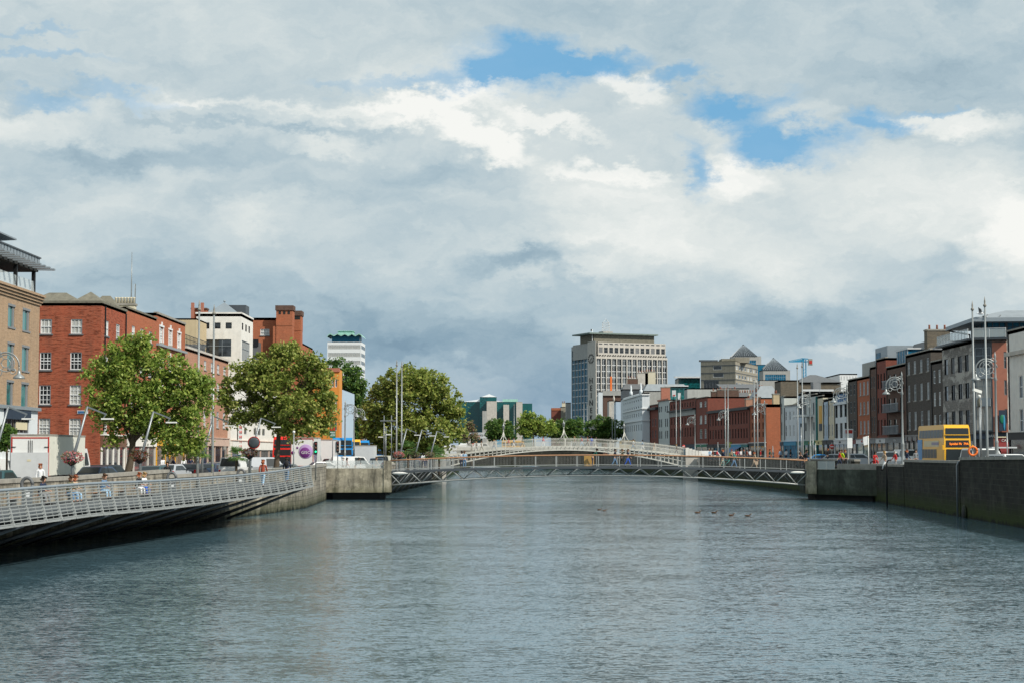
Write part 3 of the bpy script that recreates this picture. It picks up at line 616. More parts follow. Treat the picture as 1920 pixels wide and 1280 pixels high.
# ------------------------------------------------------------------ windows and buildings
for n_, c_ in dict(c_navy=(.02, .035, .06), c_blue=(.03, .12, .28), c_sky=(.03, .25, .42), c_green=(.01, .16, .09), c_lime=(.35, .36, .05), c_red=(.45, .03, .02), c_wine=(.16, .02, .02),
                   c_black=(.012, .012, .014), c_cream=(.62, .56, .38), c_white=(.7, .72, .72), c_amber=(.62, .33, .03), c_grey=(.2, .21, .22), c_teal=(.01, .14, .14), c_orange=(.75, .16, .02),
                   c_mauve=(.30, .28, .36), c_granite=(.24, .235, .23), c_purple=(.16, .03, .20), c_lilac=(.42, .28, .52), c_brownp=(.16, .08, .05), c_silver=(.55, .57, .58), c_pink=(.8, .14, .16)).items():
    surf(n_, c_, .55, .10, scale=1.5)
WC = {}
def winparts(style, w, h):
    """list of (name, mesh) for a window with its origin at the bottom centre, on the wall face, +y into the wall"""
    w, h = round(w, 2), round(h, 2); key = (style, w, h)
    if key in WC: return WC[key]
    a, R = w / 2, []
    base = style.split('_')[0]
    glass = {'sash': 'glass', 'sashb': 'glass_blinds', 'teal': 'glass_teal', 'dark': 'glass_dark', 'slim': 'glass_dark', 'slimw': 'glass', 'blue': 'glass_blue', 'green': 'glass_green', 'shop': 'glass_dark', 'arch': 'glass', 'penth': 'glass'}[base]
    frame = {'sash': 'c_white', 'sashb': 'c_silver', 'teal': 'c_grey', 'dark': 'c_black', 'slim': 'c_grey', 'slimw': 'c_white', 'blue': 'c_silver', 'green': 'c_teal', 'shop': 'c_grey', 'arch': 'c_white', 'penth': 'zinc'}[base]
    g_ = MB().mat(glass); g_.face([(-a, .12, 0), (a, .12, 0), (a, .12, h), (-a, .12, h)])
    f = MB().mat(frame)
    if base in ('sash', 'sashb', 'arch'):
        t = .07 if base != 'arch' else .12
        for bx in ((-a, -a + t, 0, h), (a - t, a, 0, h), (-a + t, a - t, h - t, h), (-a + t, a - t, 0, t)): f.box(bx[0], bx[1], .05, .115, bx[2], bx[3])
        f.box(-a + t, a - t, .04, .11, h / 2 - .035, h / 2 + .035)
        nx = 3 if w > .8 else 2; ny = 4 if h > 1.6 else 3 if h > 1.35 else 2
        if base == 'sash' or w > 1:
            for i in range(1, nx): x = -a + w * i / nx; f.box(x - .02, x + .02, .07, .112, t, h - t)
            for j in range(1, ny):
                if j * 2 != ny: f.box(-a + t, a - t, .072, .11, h * j / ny - .02, h * j / ny + .02)
        if base == 'arch':
            f.box(-a - .14, -a, -.07, .02, -.1, h + .12); f.box(a, a + .14, -.07, .02, -.1, h + .12); f.box(-a - .2, a + .2, -.1, .02, h + .12, h + .3); f.box(-.12, .12, -.12, .02, h + .3, h + .62)
        s_ = MB().mat('slate' if base == 'sash' else 'cap_stone'); s_.box(-a - .12, a + .12, -.09, .1, -.13, -.001)
        R = [('window', g_), ('frame', f), ('sill', s_)]
    elif base == 'teal':
        f.box(-a, -a + .05, .0, .12, 0, h); f.box(a - .28 * w, a - .28 * w + .06, .03, .118, 0, h); f.box(a - .28 * w + .06, a, .07, .118, 0, h); f.box(-a + .05, a, -.02, .115, h - .16, h); f.box(-a - .02, a + .02, -.06, .118, -.12, -.002)
        R = [('window', g_), ('frame', f)]
    elif base in ('dark', 'penth', 'shop', 'blue'):
        t = .06
        for bx in ((-a, -a + t, 0, h), (a - t, a, 0, h), (-a + t, a - t, h - t, h), (-a + t, a - t, 0, t)): f.box(bx[0], bx[1], .04, .118, bx[2], bx[3])
        n = max(1, round(w / 1.1))
        for i in range(1, n): x = -a + w * i / n; f.box(x - .025, x + .025, .06, .118, t, h - t)
        if h > 1.4 and base != 'shop': f.box(-a + t, a - t, .062, .117, h * .6, h * .6 + .05)
        R = [('window', g_), ('frame', f)]
    else:   # small distant window in one piece
        g_.mat(frame); t = .09
        for bx in ((-a, -a + t, 0, h), (a - t, a, 0, h), (-a + t, a - t, h - t, h), (-a + t, a - t, 0, t)): g_.box(bx[0], bx[1], .05, .118, bx[2], bx[3])
        if h > 1.5: g_.box(-a + t, a - t, .055, .116, h * .5 - .04, h * .5 + .04)
        R = [('window', g_)]
    R = [(n, m_.mesh(n)) for n, m_ in R]; WC[key] = R; return R
class Bld:
    def __init__(s, name, label, base, cat='building', group=None):
        s.root = thing(name, label, cat, (base[0], base[1], base[2] if len(base) > 2 else ZR), 0, group); s.w = MB(); s.nw = 0
    def seg(s, p0, p1, z0, z1, mat, wins=(), recess=.14, wname='window'):
        d = Vector((p1[0] - p0[0], p1[1] - p0[1])); Ln = d.length; d /= Ln; n = Vector((d.y, -d.x)); s.w.mat(mat)
        P = lambda u, z, k=0: (p0[0] + d.x * u - n.x * k, p0[1] + d.y * u - n.y * k, z)
        wins = [w for w in wins if w[0] > .02 and w[1] < Ln - .02 and w[2] > z0 and w[3] < z1]
        us = sorted({0, Ln} | {w[0] for w in wins} | {w[1] for w in wins}); zs = sorted({z0, z1} | {w[2] for w in wins} | {w[3] for w in wins})
        for j in range(len(zs) - 1):
            zm = (zs[j] + zs[j + 1]) / 2; run = None
            for i in range(len(us) - 1):
                um = (us[i] + us[i + 1]) / 2; hole = any(w[0] < um < w[1] and w[2] < zm < w[3] for w in wins)
                if not hole and run is None: run = us[i]
                if hole and run is not None: s.w.face([P(run, zs[j]), P(us[i], zs[j]), P(us[i], zs[j + 1]), P(run, zs[j + 1])]); run = None
            if run is not None: s.w.face([P(run, zs[j]), P(Ln, zs[j]), P(Ln, zs[j + 1]), P(run, zs[j + 1])])
        ang = math.atan2(d.y, d.x); rl = s.root.location
        for u0, u1, a, b, st in [w[:5] for w in wins]:
            r = recess
            s.w.face([P(u0, a), P(u0, a, r), P(u0, b, r), P(u0, b)]); s.w.face([P(u1, a, r), P(u1, a), P(u1, b), P(u1, b, r)]); s.w.face([P(u0, b), P(u0, b, r), P(u1, b, r), P(u1, b)]); s.w.face([P(u0, a, r), P(u0, a), P(u1, a), P(u1, a, r)])
            if st == 'none': continue
            par = None; q = P((u0 + u1) / 2, a)
            for nm_, me in winparts(st, u1 - u0, b - a):
                o = bpy.data.objects.new(nm_ if par is None else nm_, me); COL.objects.link(o)
                if par is None: o.parent = s.root; o.location = Vector(q) - Vector(rl); o.rotation_euler = (0, 0, ang); par = o
                else: o.parent = par
            s.nw += 1
    def block(s, poly, z0, z1, mat, wins={}, roof='lead', par=.5, mats={}):
        n = len(poly)
        for i in range(n): s.seg(poly[i], poly[(i + 1) % n], z0, z1, mats.get(i, mat), wins.get(i, ()))
        s.w.mat(roof).face([(p[0], p[1], z1 - par) for p in poly]); s.w.mat(mat)
        # inner faces of the parapet
        if par > .01:
            for i in range(n): a, c = poly[i], poly[(i + 1) % n]; s.w.face([(c[0], c[1], z1 - par), (a[0], a[1], z1 - par), (a[0], a[1], z1), (c[0], c[1], z1)])
    def band(s, p0, p1, z0, z1, mat, out=.12, name='cornice', ext=0, deep=.3):
        d = Vector((p1[0] - p0[0], p1[1] - p0[1])); Ln = d.length; d /= Ln; n = Vector((d.y, -d.x)); b_ = MB().mat(mat)
        a = Vector(p0[:2]) - d * ext; c = Vector(p1[:2]) + d * ext; poly = [a + n * out, c + n * out, c - n * deep, a - n * deep]
        b_.prism([(p.x, p.y) for p in poly], z0, z1, True, True); return b_.build(name, s.root)
    def part(s, name, fn, parent=None):
        m_ = MB(); fn(m_); return m_.build(name, parent or s.root)
    def chimney(s, x, y, w, d, z0, z1, mat, pots=3, potmat='terracotta', along='x'):
        c = MB().mat(mat); c.box(x - w / 2, x + w / 2, y - d / 2, y + d / 2, z0, z1); c.mat('cap_stone').box(x - w / 2 - .08, x + w / 2 + .08, y - d / 2 - .08, y + d / 2 + .08, z1 + .002, z1 + .2)
        o = c.build('chimney', s.root)
        for i in range(pots):
            p = MB().mat(potmat); f = (i + .5) / pots - .5; p.lathe([(.15, 0), (.12, .5), (.16, .55), (.13, .6)], (x + f * w * (along == 'x'), y + f * d * (along == 'y'), z1 + .203), 8)
            p.build('chimney_pot', o)
        return o
    def hip(s, x0, x1, y0, y1, z0, h, mat='slate_moss', ridge=.3, over=.1, name='roof'):
        r = MB().mat(mat); cx, cy = (x0 + x1) / 2, (y0 + y1) / 2; x0 -= over; x1 += over; y0 -= over; y1 += over
        if x1 - x0 > y1 - y0: k = (y1 - y0) / 2 * (1 - ridge * 0); A, B_ = (x0 + k, cy, z0 + h), (x1 - k, cy, z0 + h)
        else: k = (x1 - x0) / 2; A, B_ = (cx, y0 + k, z0 + h), (cx, y1 - k, z0 + h)
        c = [(x0, y0, z0), (x1, y0, z0), (x1, y1, z0), (x0, y1, z0)]
        if x1 - x0 > y1 - y0: r.face([c[0], c[1], B_, A]); r.face([c[2], c[3], A, B_]); r.face([c[1], c[2], B_]); r.face([c[3], c[0], A])
        else: r.face([c[1], c[2], B_, A]); r.face([c[3], c[0], A, B_]); r.face([c[0], c[1], A]); r.face([c[2], c[3], B_])
        r.face(c[::-1]); return r.build(name, s.root)
    def shop(s, p0, p1, u0, u1, z0, z1, fas, pil, n=2, glass='glass_dark', text=None, tcol='c_white', fh=.75, awn=None):
        d = Vector((p1[0] - p0[0], p1[1] - p0[1])).normalized(); nn = Vector((d.y, -d.x)); ang = math.atan2(d.y, d.x); T = Matrix.Translation((p0[0], p0[1], 0)) @ Matrix.Rotation(ang, 4, 'Z')
        f = MB().mat(pil); Wd = u1 - u0; zt = z1 - fh
        for i in range(n + 1):
            u = u0 + .18 + (Wd - .36) * i / n; f.box(u - .16, u + .16, -.14, .0, z0, zt, T)
        f.box(u0, u1, -.10, -.001, z0, z0 + .45, T); so_ = f.build('shop_front', s.root)
        g_ = MB().mat(glass); g_.box(u0 + .02, u1 - .02, -.05, -.004, z0 + .46, zt, T); g_.build('shop_window', so_)
        a = MB().mat(fas); a.box(u0, u1, -.26, -.002, zt + .003, z1 - .12, T); a.mat(pil).box(u0 - .05, u1 + .05, -.34, -.002, z1 - .118, z1, T); a.build('fascia', so_)
        if text:
            q = Vector((p0[0], p0[1])) + d * ((u0 + u1) / 2) + nn * .29; sz = min(fh * .55, Wd * 1.5 / max(4, len(text)))
            textmesh(text, sz, tcol, 'sign_lettering', so_, Vector((q.x, q.y, (zt + z1 - .12) / 2)) - parent_loc(so_), (PI / 2, 0, ang), .01)
        if awn:
            w_ = MB().mat(awn); pts = [(u0 + .2, -.3, zt + .1), (u1 - .2, -.3, zt + .1), (u1 - .2, -1.7, zt - .9), (u0 + .2, -1.7, zt - .9), (u1 - .2, -1.7, zt - 1.15), (u0 + .2, -1.7, zt - 1.15)]
            w_.add([T @ Vector(p) for p in pts], [(0, 1, 2, 3), (3, 2, 4, 5)]); w_.build('awning', so_)
    def done(s):
        o = s.w.build('wall', s.root); return s
def pgrid(p0, p1, cols, rows, st, ref=None):
    """windows from photo pixels: cols [(pxa, pxb)], rows [(pya, pyb)] measured at px = ref"""
    out = []; cy = sum(a + b for a, b in rows) / 2 / len(rows)
    for pa, pb in cols:
        ua, ub = onseg(p0, p1, pa, cy)[0], onseg(p0, p1, pb, cy)[0]
        for ya, yb in rows: out.append((min(ua, ub), max(ua, ub), onseg(p0, p1, ref or cols[0][0], yb)[1], onseg(p0, p1, ref or cols[0][0], ya)[1], st))
    return out
def egrid(Ln, n, ww, rows, st, m0=.6, m1=.6):
    return [(u - ww / 2, u + ww / 2, a, b, st) for k in range(n) for u in [m0 + (Ln - m0 - m1) * (k + .5) / n] for a, b in rows]
def flen(p0, p1): return math.hypot(p1[0] - p0[0], p1[1] - p0[1])
# ================================================================== LEFT BANK
LX = -35.0
def lf(px, py=760): p = onx(px, py, LX); return (LX, p.y)
# tan brick building with the roof terrace
b = Bld('corner_building', 'tan brick building with teal windows and a dark canopied roof terrace', (-37, 110, ZL))
A, C = (LX, 96), lf(73, 660); zt = 16.15; z1_ = onseg(A, C, 30, 765)[1]
wn_ = pgrid(A, C, [(-22, -8), (13.5, 27), (41, 55)], [(570, 613), (641, 690), (712, 762)], 'teal', 20)
b.seg(A, C, z1_, zt, 'tan_brick', wn_); b.seg(C, (-50, C[1]), z1_, zt, 'tan_brick'); b.seg((-50, C[1]), (-50, 96), z1_, zt, 'tan_brick'); b.seg((-50, 96), A, z1_, zt, 'tan_brick')
b.w.mat('lead').face([(LX, 96, zt), (LX, C[1], zt), (-50, C[1], zt), (-50, 96, zt)])
gw = pgrid(A, C, [(7, 54)], [(784, 811)], 'shop', 30); b.seg(A, C, ZL, z1_, 'white_render', gw); b.seg(C, (-50, C[1]), ZL, z1_, 'white_render')
for k in range(4): b.band(A, C, zt - .75 + k * .2, zt - .58 + k * .2, 'tan_brick', .10 + .11 * k, 'cornice', .1)
b.band(A, C, z1_ - .06, z1_ + .18, 'zinc', .22, 'string_course', .15)
u0, u1, a_, b_, _ = gw[0]
b.part('shop_sign', lambda m_: m_.mat('c_navy').box(LX - .02, LX + .16, 96 + u0, 96 + u1, b_ - .05, b_ + .75))
b.part('shop_sign', lambda m_: m_.mat('c_cream').box(LX - .1, LX - .02, 96 + u0 + (u1 - u0) * .5, 96 + u1 - .3, a_ + .25, b_ - .2))
# terrace: glass room, posts, louvred canopy, upturned top roof
yC = C[1]
b.part('terrace_room', lambda m_: (m_.mat('glass_teal').box(-46, LX - 1.6, 96, yC - 5.0, zt, zt + 1.7), [m_.mat('dark_panel').box(LX - 1.62, LX - 1.5, y, y + .25, zt, zt + 1.7) for y in (100, 103, 106.5, 109.5, 112, 114.5, 117, 119.5)]))
for y in (yC - .6, yC - 5.2, yC - 11): b.part('canopy_post', lambda m_: m_.mat('black_iron').box(LX - .45, LX - .2, y - .12, y + .12, zt, zt + 1.8))
zc_ = zt + 1.75
b.part('canopy', lambda m_: (m_.mat('dark_under').box(-49, LX - .1, 96, yC - .2, zc_, zc_ + .35), m_.mat('zinc').box(-49.1, LX - .02, 95.9, yC - .1, zc_ + .352, zc_ + 1.0),
      [m_.mat('dark_panel').box(LX - .02, LX + .01, 96 + i * .75, 96.04 + i * .75, zc_ + .4, zc_ + .98) for i in range(int((yC - 96) / .75))], m_.mat('dark_panel').box(-49.2, LX + .06, 95.8, yC, zc_ + 1.002, zc_ + 1.1)))
b.part('canopy_louvres', lambda m_: [m_.mat('zinc').bar((-46, 97 + i * 1.25, zc_ + .38), (LX + 1.15, 97 + i * 1.25, zc_ + .18), .36, .13) for i in range(int((yC - 96) / 1.25))])
b.part('top_roof', lambda m_: (m_.mat('zinc').add([(-47, 98, zc_ + 1.2), (LX + .1, 98, zc_ + 1.8), (LX + .1, yC - 6.5, zc_ + 1.7), (-47, yC - 6.5, zc_ + 1.15), (-47, 98, zc_ + 1.1), (LX + .1, 98, zc_ + 1.7), (LX + .1, yC - 6.5, zc_ + 1.6), (-47, yC - 6.5, zc_ + 1.05)], [(0, 1, 2, 3), (7, 6, 5, 4), (0, 4, 5, 1), (1, 5, 6, 2), (2, 6, 7, 3)]), m_.mat('dark_panel').box(-46, LX - .9, 98, yC - 8, zc_ + 1.102, zc_ + 1.5)))
b.part('glass_balustrade', lambda m_: m_.mat('balustrade_glass').box(LX - .25, LX - .22, 96, yC - .8, zt + .1, zt + 1.0))
b.done()
# red brick corner house: front faces the camera
b = Bld('red_brick_house', 'dark red brick house with white sash windows and mossy hipped roofs on the quay corner', (-38, 150, ZL))
y0 = 145.0; F0, F1 = (-46, y0), (LX, y0); S1 = lf(235, 700)
zt = onseg(F0, F1, 130, 566)[1]
fr = pgrid(F0, F1, [(74, 95.5), (131, 152.5)], [(598.5, 626), (660, 692.5), (721.5, 757.5), (784, 818)], 'sash', 130)
sd_ = pgrid(F1, S1, [(194.5, 202.5), (216.5, 223.5)], [(601, 630), (665, 697), (726, 760), (790, 822)], 'sash', 200)
b.block([F0, F1, S1, (-46, S1[1])], ZL, zt, 'red_brick', {0: fr, 1: sd_}, par=.35)
b.band(F0, F1, zt - .12, zt + .08, 'slate_moss', .12, 'eaves', .1); b.band(F1, S1, zt - .12, zt + .08, 'slate_moss', .12, 'eaves', 0)
for (xa, xb, ya, yb, h) in ((-41.6, -36.9, 145.3, 148.5, 1.05), (-38.7, -35.3, 147.6, 151.4, 1.35), (-37.9, -35.2, 152.2, S1[1] - .2, 1.35)): b.hip(xa, xb, ya, yb, zt - .1, h)
[b.part('downpipe', lambda m_: m_.mat('black_iron').box(LX + .01, LX + .12, yy, yy + .12, 6.5, zt - .3)) for yy in (146.2, S1[1] - .3)]
b.part('street_sign', lambda m_: (m_.mat('c_white').box(-36.9, -36.0, y0 - .05, y0 - .003, 7.9, 8.18), m_.mat('c_blue').box(-36.85, -36.2, y0 - .07, y0 - .052, 7.94, 8.14)))
b.shop(F1, S1, .3, flen(F1, S1) - .2, ZL, 6.2, 'c_brownp', 'white_stone', 4, fh=1.1); b.done()
b = Bld('orange_brick_house', 'bright orange brick house with small white windows behind the nearest tree', (-38, 160, ZL))
S2 = lf(292, 700); zt = 17.75
b.block([(-46, S1[1] + .02), (LX, S1[1] + .02), S2, (-46, S2[1])], ZL, zt, 'orange_brick', {1: pgrid((LX, S1[1]), S2, [(246, 252), (262, 268), (278, 284)], [(611, 634), (670, 700), (735, 765), (795, 820)], 'sash', 250)}, par=.3)
b.hip(-44, -35.3, S1[1] + .4, S2[1] - 1, zt - .15, 1.2); b.chimney(-37.1, 163, 2.0, 1.0, zt - .3, zt + .85, 'cream_render', 7, 'cream_render')
b.band((LX, S1[1] + .02), S2, zt - .1, zt + .06, 'slate_moss', .1, 'eaves')
b.shop((LX, S1[1]), S2, .2, flen(S1, S2) - .2, ZL, 6.4, 'white_stone', 'limestone', 4, fh=1.2); b.done()
for px, pt in ((247.5, 473), (253.5, 540)):
    q = at(px, pt, 166); q2 = at(px, 590, 166); m_ = MB().mat('silver_paint'); m_.tube([(q.x, 166, 15), (q.x, 166, q2.z + 3), (q.x, 166, q.z)], [.09, .06, .03], 6); tag(m_.build('radio_mast'), 'tall thin white roof mast above the orange brick house' if pt < 500 else 'short thin roof mast above the orange brick house', 'mast')
b = Bld('red_brick_house', 'red brick house with tall windows in white surrounds above the yellow shop', (-38, 175, ZL))
S3 = lf(346, 700); zt = 18.3; P = (LX, S2[1] + .02)
b.block([(-46, P[1]), P, S3, (-46, S3[1])], ZL, zt, 'orange_brick', {1: pgrid(P, S3, [(298, 304.5), (315, 320.5), (331.5, 337)], [(620, 646), (672, 703), (722, 756), (785, 812)], 'arch', 315)}, par=.3)
b.hip(-43, -35.8, P[1] + 2, S3[1] - 1.0, zt - .2, 1.0, 'dark_panel'); zz = onseg(P, S3, 320, 653)[1]
b.band(P, S3, zz - .12, zz + .1, 'lead', .3, 'string_course'); b.band(P, S3, zt - .1, zt + .1, 'cap_stone', .12, 'eaves')
b.shop(P, S3, .2, flen(P, S3) - .2, ZL, 6.6, 'c_amber', 'c_amber', 3, fh=1.3)
b.part('window_poster', lambda m_: m_.mat('c_amber').lathe([(.55, -.02), (.55, .02)], (LX + .1, P[1] + 7, 4.4), 12, Matrix.Rotation(PI / 2, 4, 'Y'))); b.done()
b = Bld('pale_brick_house', 'lower faded pink brick house with blue-grey windows beside the white stone building', (-38, 195, ZL))
S4 = lf(428, 700); zt = 15.85; P = (LX, S3[1] + .02)
b.block([(-46, P[1]), P, S4, (-46, S4[1])], ZL, zt, 'pale_brick', {1: pgrid(P, S4, [(382, 386.5), (395, 399), (406.5, 411), (418.5, 423)], [(680, 697), (715, 745), (770, 800)], 'sashb', 400)}, par=.3)
b.band(P, S4, zt - .1, zt + .14, 'limestone', .25, 'cornice')
b.part('roof_railing', lambda m_: [m_.mat('black_iron').bar((LX - .3, P[1] + i * .8, zt), (LX - .3, P[1] + i * .8, zt + 1.5), .05) for i in range(20)] and [m_.bar((LX - .3, P[1], zt + k), (LX - .3, P[1] + 16, zt + k), .05) for k in (.5, 1.0, 1.45)])
b.shop(P, S4, .2, flen(P, S4) - .2, ZL, 6.4, 'pink_stone', 'pink_stone', 6, fh=1.0, glass='glass_dark'); b.done()
b = Bld('rendered_house', 'tan rendered gable wall set back behind the pink brick house', (-42, 214, ZL))
za = onseg((-50, 212), (-36, 212), 355, 597)[1]; b.block([(-52, 212), (-39.3, 212), (-39.3, 219), (-52, 219)], ZL, za, 'tan_render', {}, par=.2)
b.part('roof', lambda m_: m_.mat('slate').add([(-44, 210, za - 4.6), (-38, 210, za - 4.6), (-38, 212, za - 3.2), (-44, 212, za - 3.2)], [(0, 1, 2, 3)])); b.done()
# white stone tower house
y0 = 220.0; xa = at(367.5, 640, y0).x; F0, F1 = (xa, y0), (at(451.5, 640, y0).x, y0); S1 = (F1[0], F1[1] * 1)
q = onx(474, 640, F1[0]); S1 = (F1[0], q.y); zt = onseg(F0, F1, 410, 588)[1]
b = Bld('white_stone_house', 'white stone block with square windows and a small pyramid roof light', (F0[0], y0, ZL))
fr = pgrid(F0, F1, [(381, 392.5), (402, 413.5), (423, 434.5)], [(605, 616.5)], 'dark', 400) + pgrid(F0, F1, [(382, 433.5)], [(636, 668)], 'penth', 400)
sd_ = pgrid(F1, S1, [(453.5, 456.5), (460, 463), (466, 469)], [(606, 619)], 'dark', 455) + pgrid(F1, S1, [(453.5, 468)], [(638, 676)], 'penth', 455)
b.block([F0, F1, S1, (F0[0], S1[1])], ZL, zt, 'white_stone', {0: fr, 1: sd_}, par=.4)
b.band(F0, F1, zt - .05, zt + .16, 'white_stone', .1, 'cornice', .1); b.band(F1, S1, zt - .05, zt + .16, 'white_stone', .1, 'cornice')
q = at(421, 568, 224); b.part('roof_light', lambda m_: (m_.mat('zinc').lathe([(3.7, zt - .3), (.10, q.z)], (q.x, 224, 0), 4, Matrix.Rotation(PI / 4, 4, 'Z'), False), m_.ball((q.x, 224, q.z + .2), .16, 8, 5)))
b.part('roof_plant', lambda m_: m_.mat('dark_panel').box(at(430, 575, 227).x, at(463, 575, 227).x, 226, 229, zt - .3, at(440, 573.5, 227).z)); b.done()
b = Bld('pink_stone_house', 'ornate pinkish stone front with tall grouped windows glimpsed under the second tree', (-38, 232, ZL))
P, Q = (LX + .35, S4[1] + .02), (LX + .35, onx(515, 760, LX).y); b.block([(-35.2 - .6, P[1]), P, Q, (-35.8, Q[1])], ZL, 13.2, 'white_stone', {1: pgrid(P, Q, [(449, 454), (458, 463), (476, 481), (484, 489), (492, 497)], [(760, 785), (801, 814)], 'slim', 470)}, par=.1)
b.shop(P, Q, .2, flen(P, Q) - .2, ZL, 6.2, 'white_stone', 'pink_stone', 5, fh=1.2); b.band(P, Q, 9.6, 9.9, 'limestone', .2, 'string_course')
b.part('hanging_sign', lambda m_: [m_.mat('c_white').box(LX + .5, LX + .56, P[1] + 5, P[1] + 7.4, 4.4, 8.6)] and [m_.mat('c_red').lathe([(.2, -.04), (.2, .04)], (LX + .6, P[1] + 5.7 + 1.1 * (i % 2), 4.8 + .6 * (i // 2)), 8, Matrix.Rotation(PI / 2, 4, 'Y')) for i in range(12)]); b.done()
# big red building with the two heavy chimneys
y0 = 262.0; F0, F1 = (at(440, 640, y0).x, y0), (LX - .05, y0); zt = at(500, 596, y0).z
b = Bld('red_brick_block', 'large red brick block with two massive corbelled chimney stacks', (-38, 270, ZL))
q = onx(586, 700, LX); zl = at(560, 636, 275).z
b.block([F0, F1, (LX - .05, 271), (F0[0], 271)], ZL, zt, 'orange_brick', {0: pgrid(F0, F1, [(488, 505)], [(617, 629)], 'sash', 500)}, par=.4)
b.block([(-46, 271.02), (LX, 271.02), (LX, q.y), (-46, q.y)], ZL, zl, 'orange_brick', {1: pgrid((LX, 271), (LX, q.y), [(569, 575)], [(640, 652), (665, 680)], 'dark', 572)}, par=.3)
for pa, pb, pt, yy in ((518, 548, 573, 260.6), (548.5, 564, 583, 266)):
    xa, xb = at(pa, 600, yy).x, at(pb, 600, yy).x; zz = at(pa, pt, yy).z
    c = b.part('chimney_stack', lambda m_: (m_.mat('orange_brick').box(xa, xb, yy, yy + 2.4, ZL, zz - 3.1), m_.prism([(xa - .02, yy - .05), (xb + .02, yy - .05), (xb + .02, yy + 2.5), (xa - .02, yy + 2.5)], zz - 3.1, zz - .75), m_.mat('brown_brick').box(xa - .15, xb + .15, yy - .2, yy + 2.6, zz - .75, zz)))
    m2 = MB().mat('dark_under'); [m2.box(xa + (xb - xa) * f - .18, xa + (xb - xa) * f + .18, yy - .08, yy - .052, zz - 1.35, zz - .85) for f in (.22, .5, .78)]; m2.build('flue_openings', c)
b.part('flared_base', lambda m_: m_.mat('orange_brick').add([(LX - 1.6, 260.7, ZL), (LX + .35, 260.7, ZL), (LX + .35, 260.7, at(520, 640, 261).z), (LX - .4, 260.7, at(520, 612, 261).z), (LX - 1.6, 260.7, at(520, 612, 261).z)], [(0, 1, 2, 3, 4)]))
b.part('dormer', lambda m_: (m_.mat('slate').prism([(-41.5, 258), (-38.6, 258), (-38.6, 262), (-41.5, 262)], ZL, at(490, 640, 258).z), m_.mat('black_iron').box(-41.2, -38.4, 257.9, 258.02, at(490, 650, 258).z, at(490, 636, 258).z)))
for pa in (362, 380): # twin red posts on a stack
    xa = at(pa, 580, 232).x; b.part('stack_post', lambda m_: m_.mat('terracotta').box(xa - .1, xa + .28, 231, 231.5, 20, at(pa, 569, 232).z))
xa = at(372, 590, 232.5).x; b.part('chimney', lambda m_: (m_.mat('orange_brick').box(xa - .8, xa + 1.2, 231.7, 233.4, ZL, at(372, 581, 232).z), m_.mat('brown_brick').box(xa - .9, xa + 1.3, 231.6, 233.5, at(372, 581, 232).z + .002, at(372, 578, 232).z)))
b.done()
b = Bld('orange_building', 'narrow orange rendered house with arched windows beyond the second tree', (-32, 303, ZL))
y0 = 301; F0, F1 = (-38, y0), (at(636, 740, y0).x, y0); zt = at(620, 690, y0).z
b.block([F0, F1, (F1[0], 306), (-38, 306)], ZL, zt, 'orange_render', {0: pgrid(F0, F1, [(622, 626), (628, 632)], [(710, 725), (752, 772), (790, 806)], 'slimw', 625)}, par=.2)
b.band(F0, F1, zt - .6, zt + .05, 'terracotta', .2, 'cornice', .1); b.done()
b = Bld('blue_grey_house', 'thin pale blue-grey house side beside the orange house', (-30.6, 308, ZL))
b.block([(-36, 306.2), (at(642.5, 740, 307).x, 306.2), (at(642.5, 740, 307).x, 330), (-36, 330)], ZL, at(640, 728, 307).z, 'blue_render', {}, par=.2); b.done()
b = Bld('terracotta_house', 'low peach rendered house end behind the blue buses', (-31, 360, ZL))
b.block([(at(648, 800, 360).x, 360), (at(672, 800, 360).x, 360), (at(672, 800, 360).x, 372), (at(648, 800, 360).x, 372)], ZL, at(660, 797, 360).z, 'pale_brick', {0: [(1, 1.8, 4, 6, 'slim'), (.9, 1.7, 7, 9, 'slim')]}, par=.2); b.done()
# ---- distant towers on the left and centre
y0 = 800; b = Bld('office_tower', 'white banded office tower with a wavy green copper crown', (-78, 810, ZL))
F0, F1 = (at(613.5, 680, y0).x, y0), (at(677, 680, y0).x, y0); q = (at(684.5, 680, 818).x, 818.); zt = at(640, 641, y0).z
P4 = [F0, F1, q, (F0[0] + 1.5, 818)]; fh = 14.6 / 3200 * 800
b.block(P4, ZL, zt, 'c_white', {0: [(.4, flen(F0, F1) - .4, zt - fh * k - 3.3, zt - fh * k - 1.45, 'penth_w') for k in range(0, 14)], 1: [(.6, flen(F1, q) - .6, zt - fh * k - 3.2, zt - fh * k - 1.5, 'slim') for k in range(0, 14)]}, par=.1)
zc_ = at(640, 629, y0).z
b.part('crown_glazing', lambda m_: m_.mat('glass_blue').prism([(F0[0] + 2, 801), (F1[0] - 1, 801), (q[0] - 1.5, 816), (F0[0] + 3, 816)], zt, zc_))
def crown(m_):
    m_.mat('copper_green'); n = 20; xs_ = [F0[0] - .2 + (q[0] - F0[0] + .6) * i / n for i in range(n + 1)]
    zf = lambda i: zc_ + .9 * (1 if i % 4 == 2 else 0 if i % 4 == 0 else .5) - (.6 if i in (0, n) else 0)
    for i in range(n):
        m_.add([(xs_[i], 799, zf(i)), (xs_[i + 1], 799, zf(i + 1)), (xs_[i + 1], 818.5, zf(i + 1)), (xs_[i], 818.5, zf(i)), (xs_[i], 799, zf(i) - .5), (xs_[i + 1], 799, zf(i + 1) - .5)], [(0, 1, 2, 3), (4, 5, 1, 0)])
    xa, xb = at(635, 625, 805).x, at(662, 625, 805).x; m_.box(xa, xb, 803, 812, zc_ + .3, at(640, 621.5, 803).z); m_.box(xa - .4, xb + .4, 802.6, 812.4, at(640, 621.5, 803).z + .01, at(640, 620.5, 803).z)
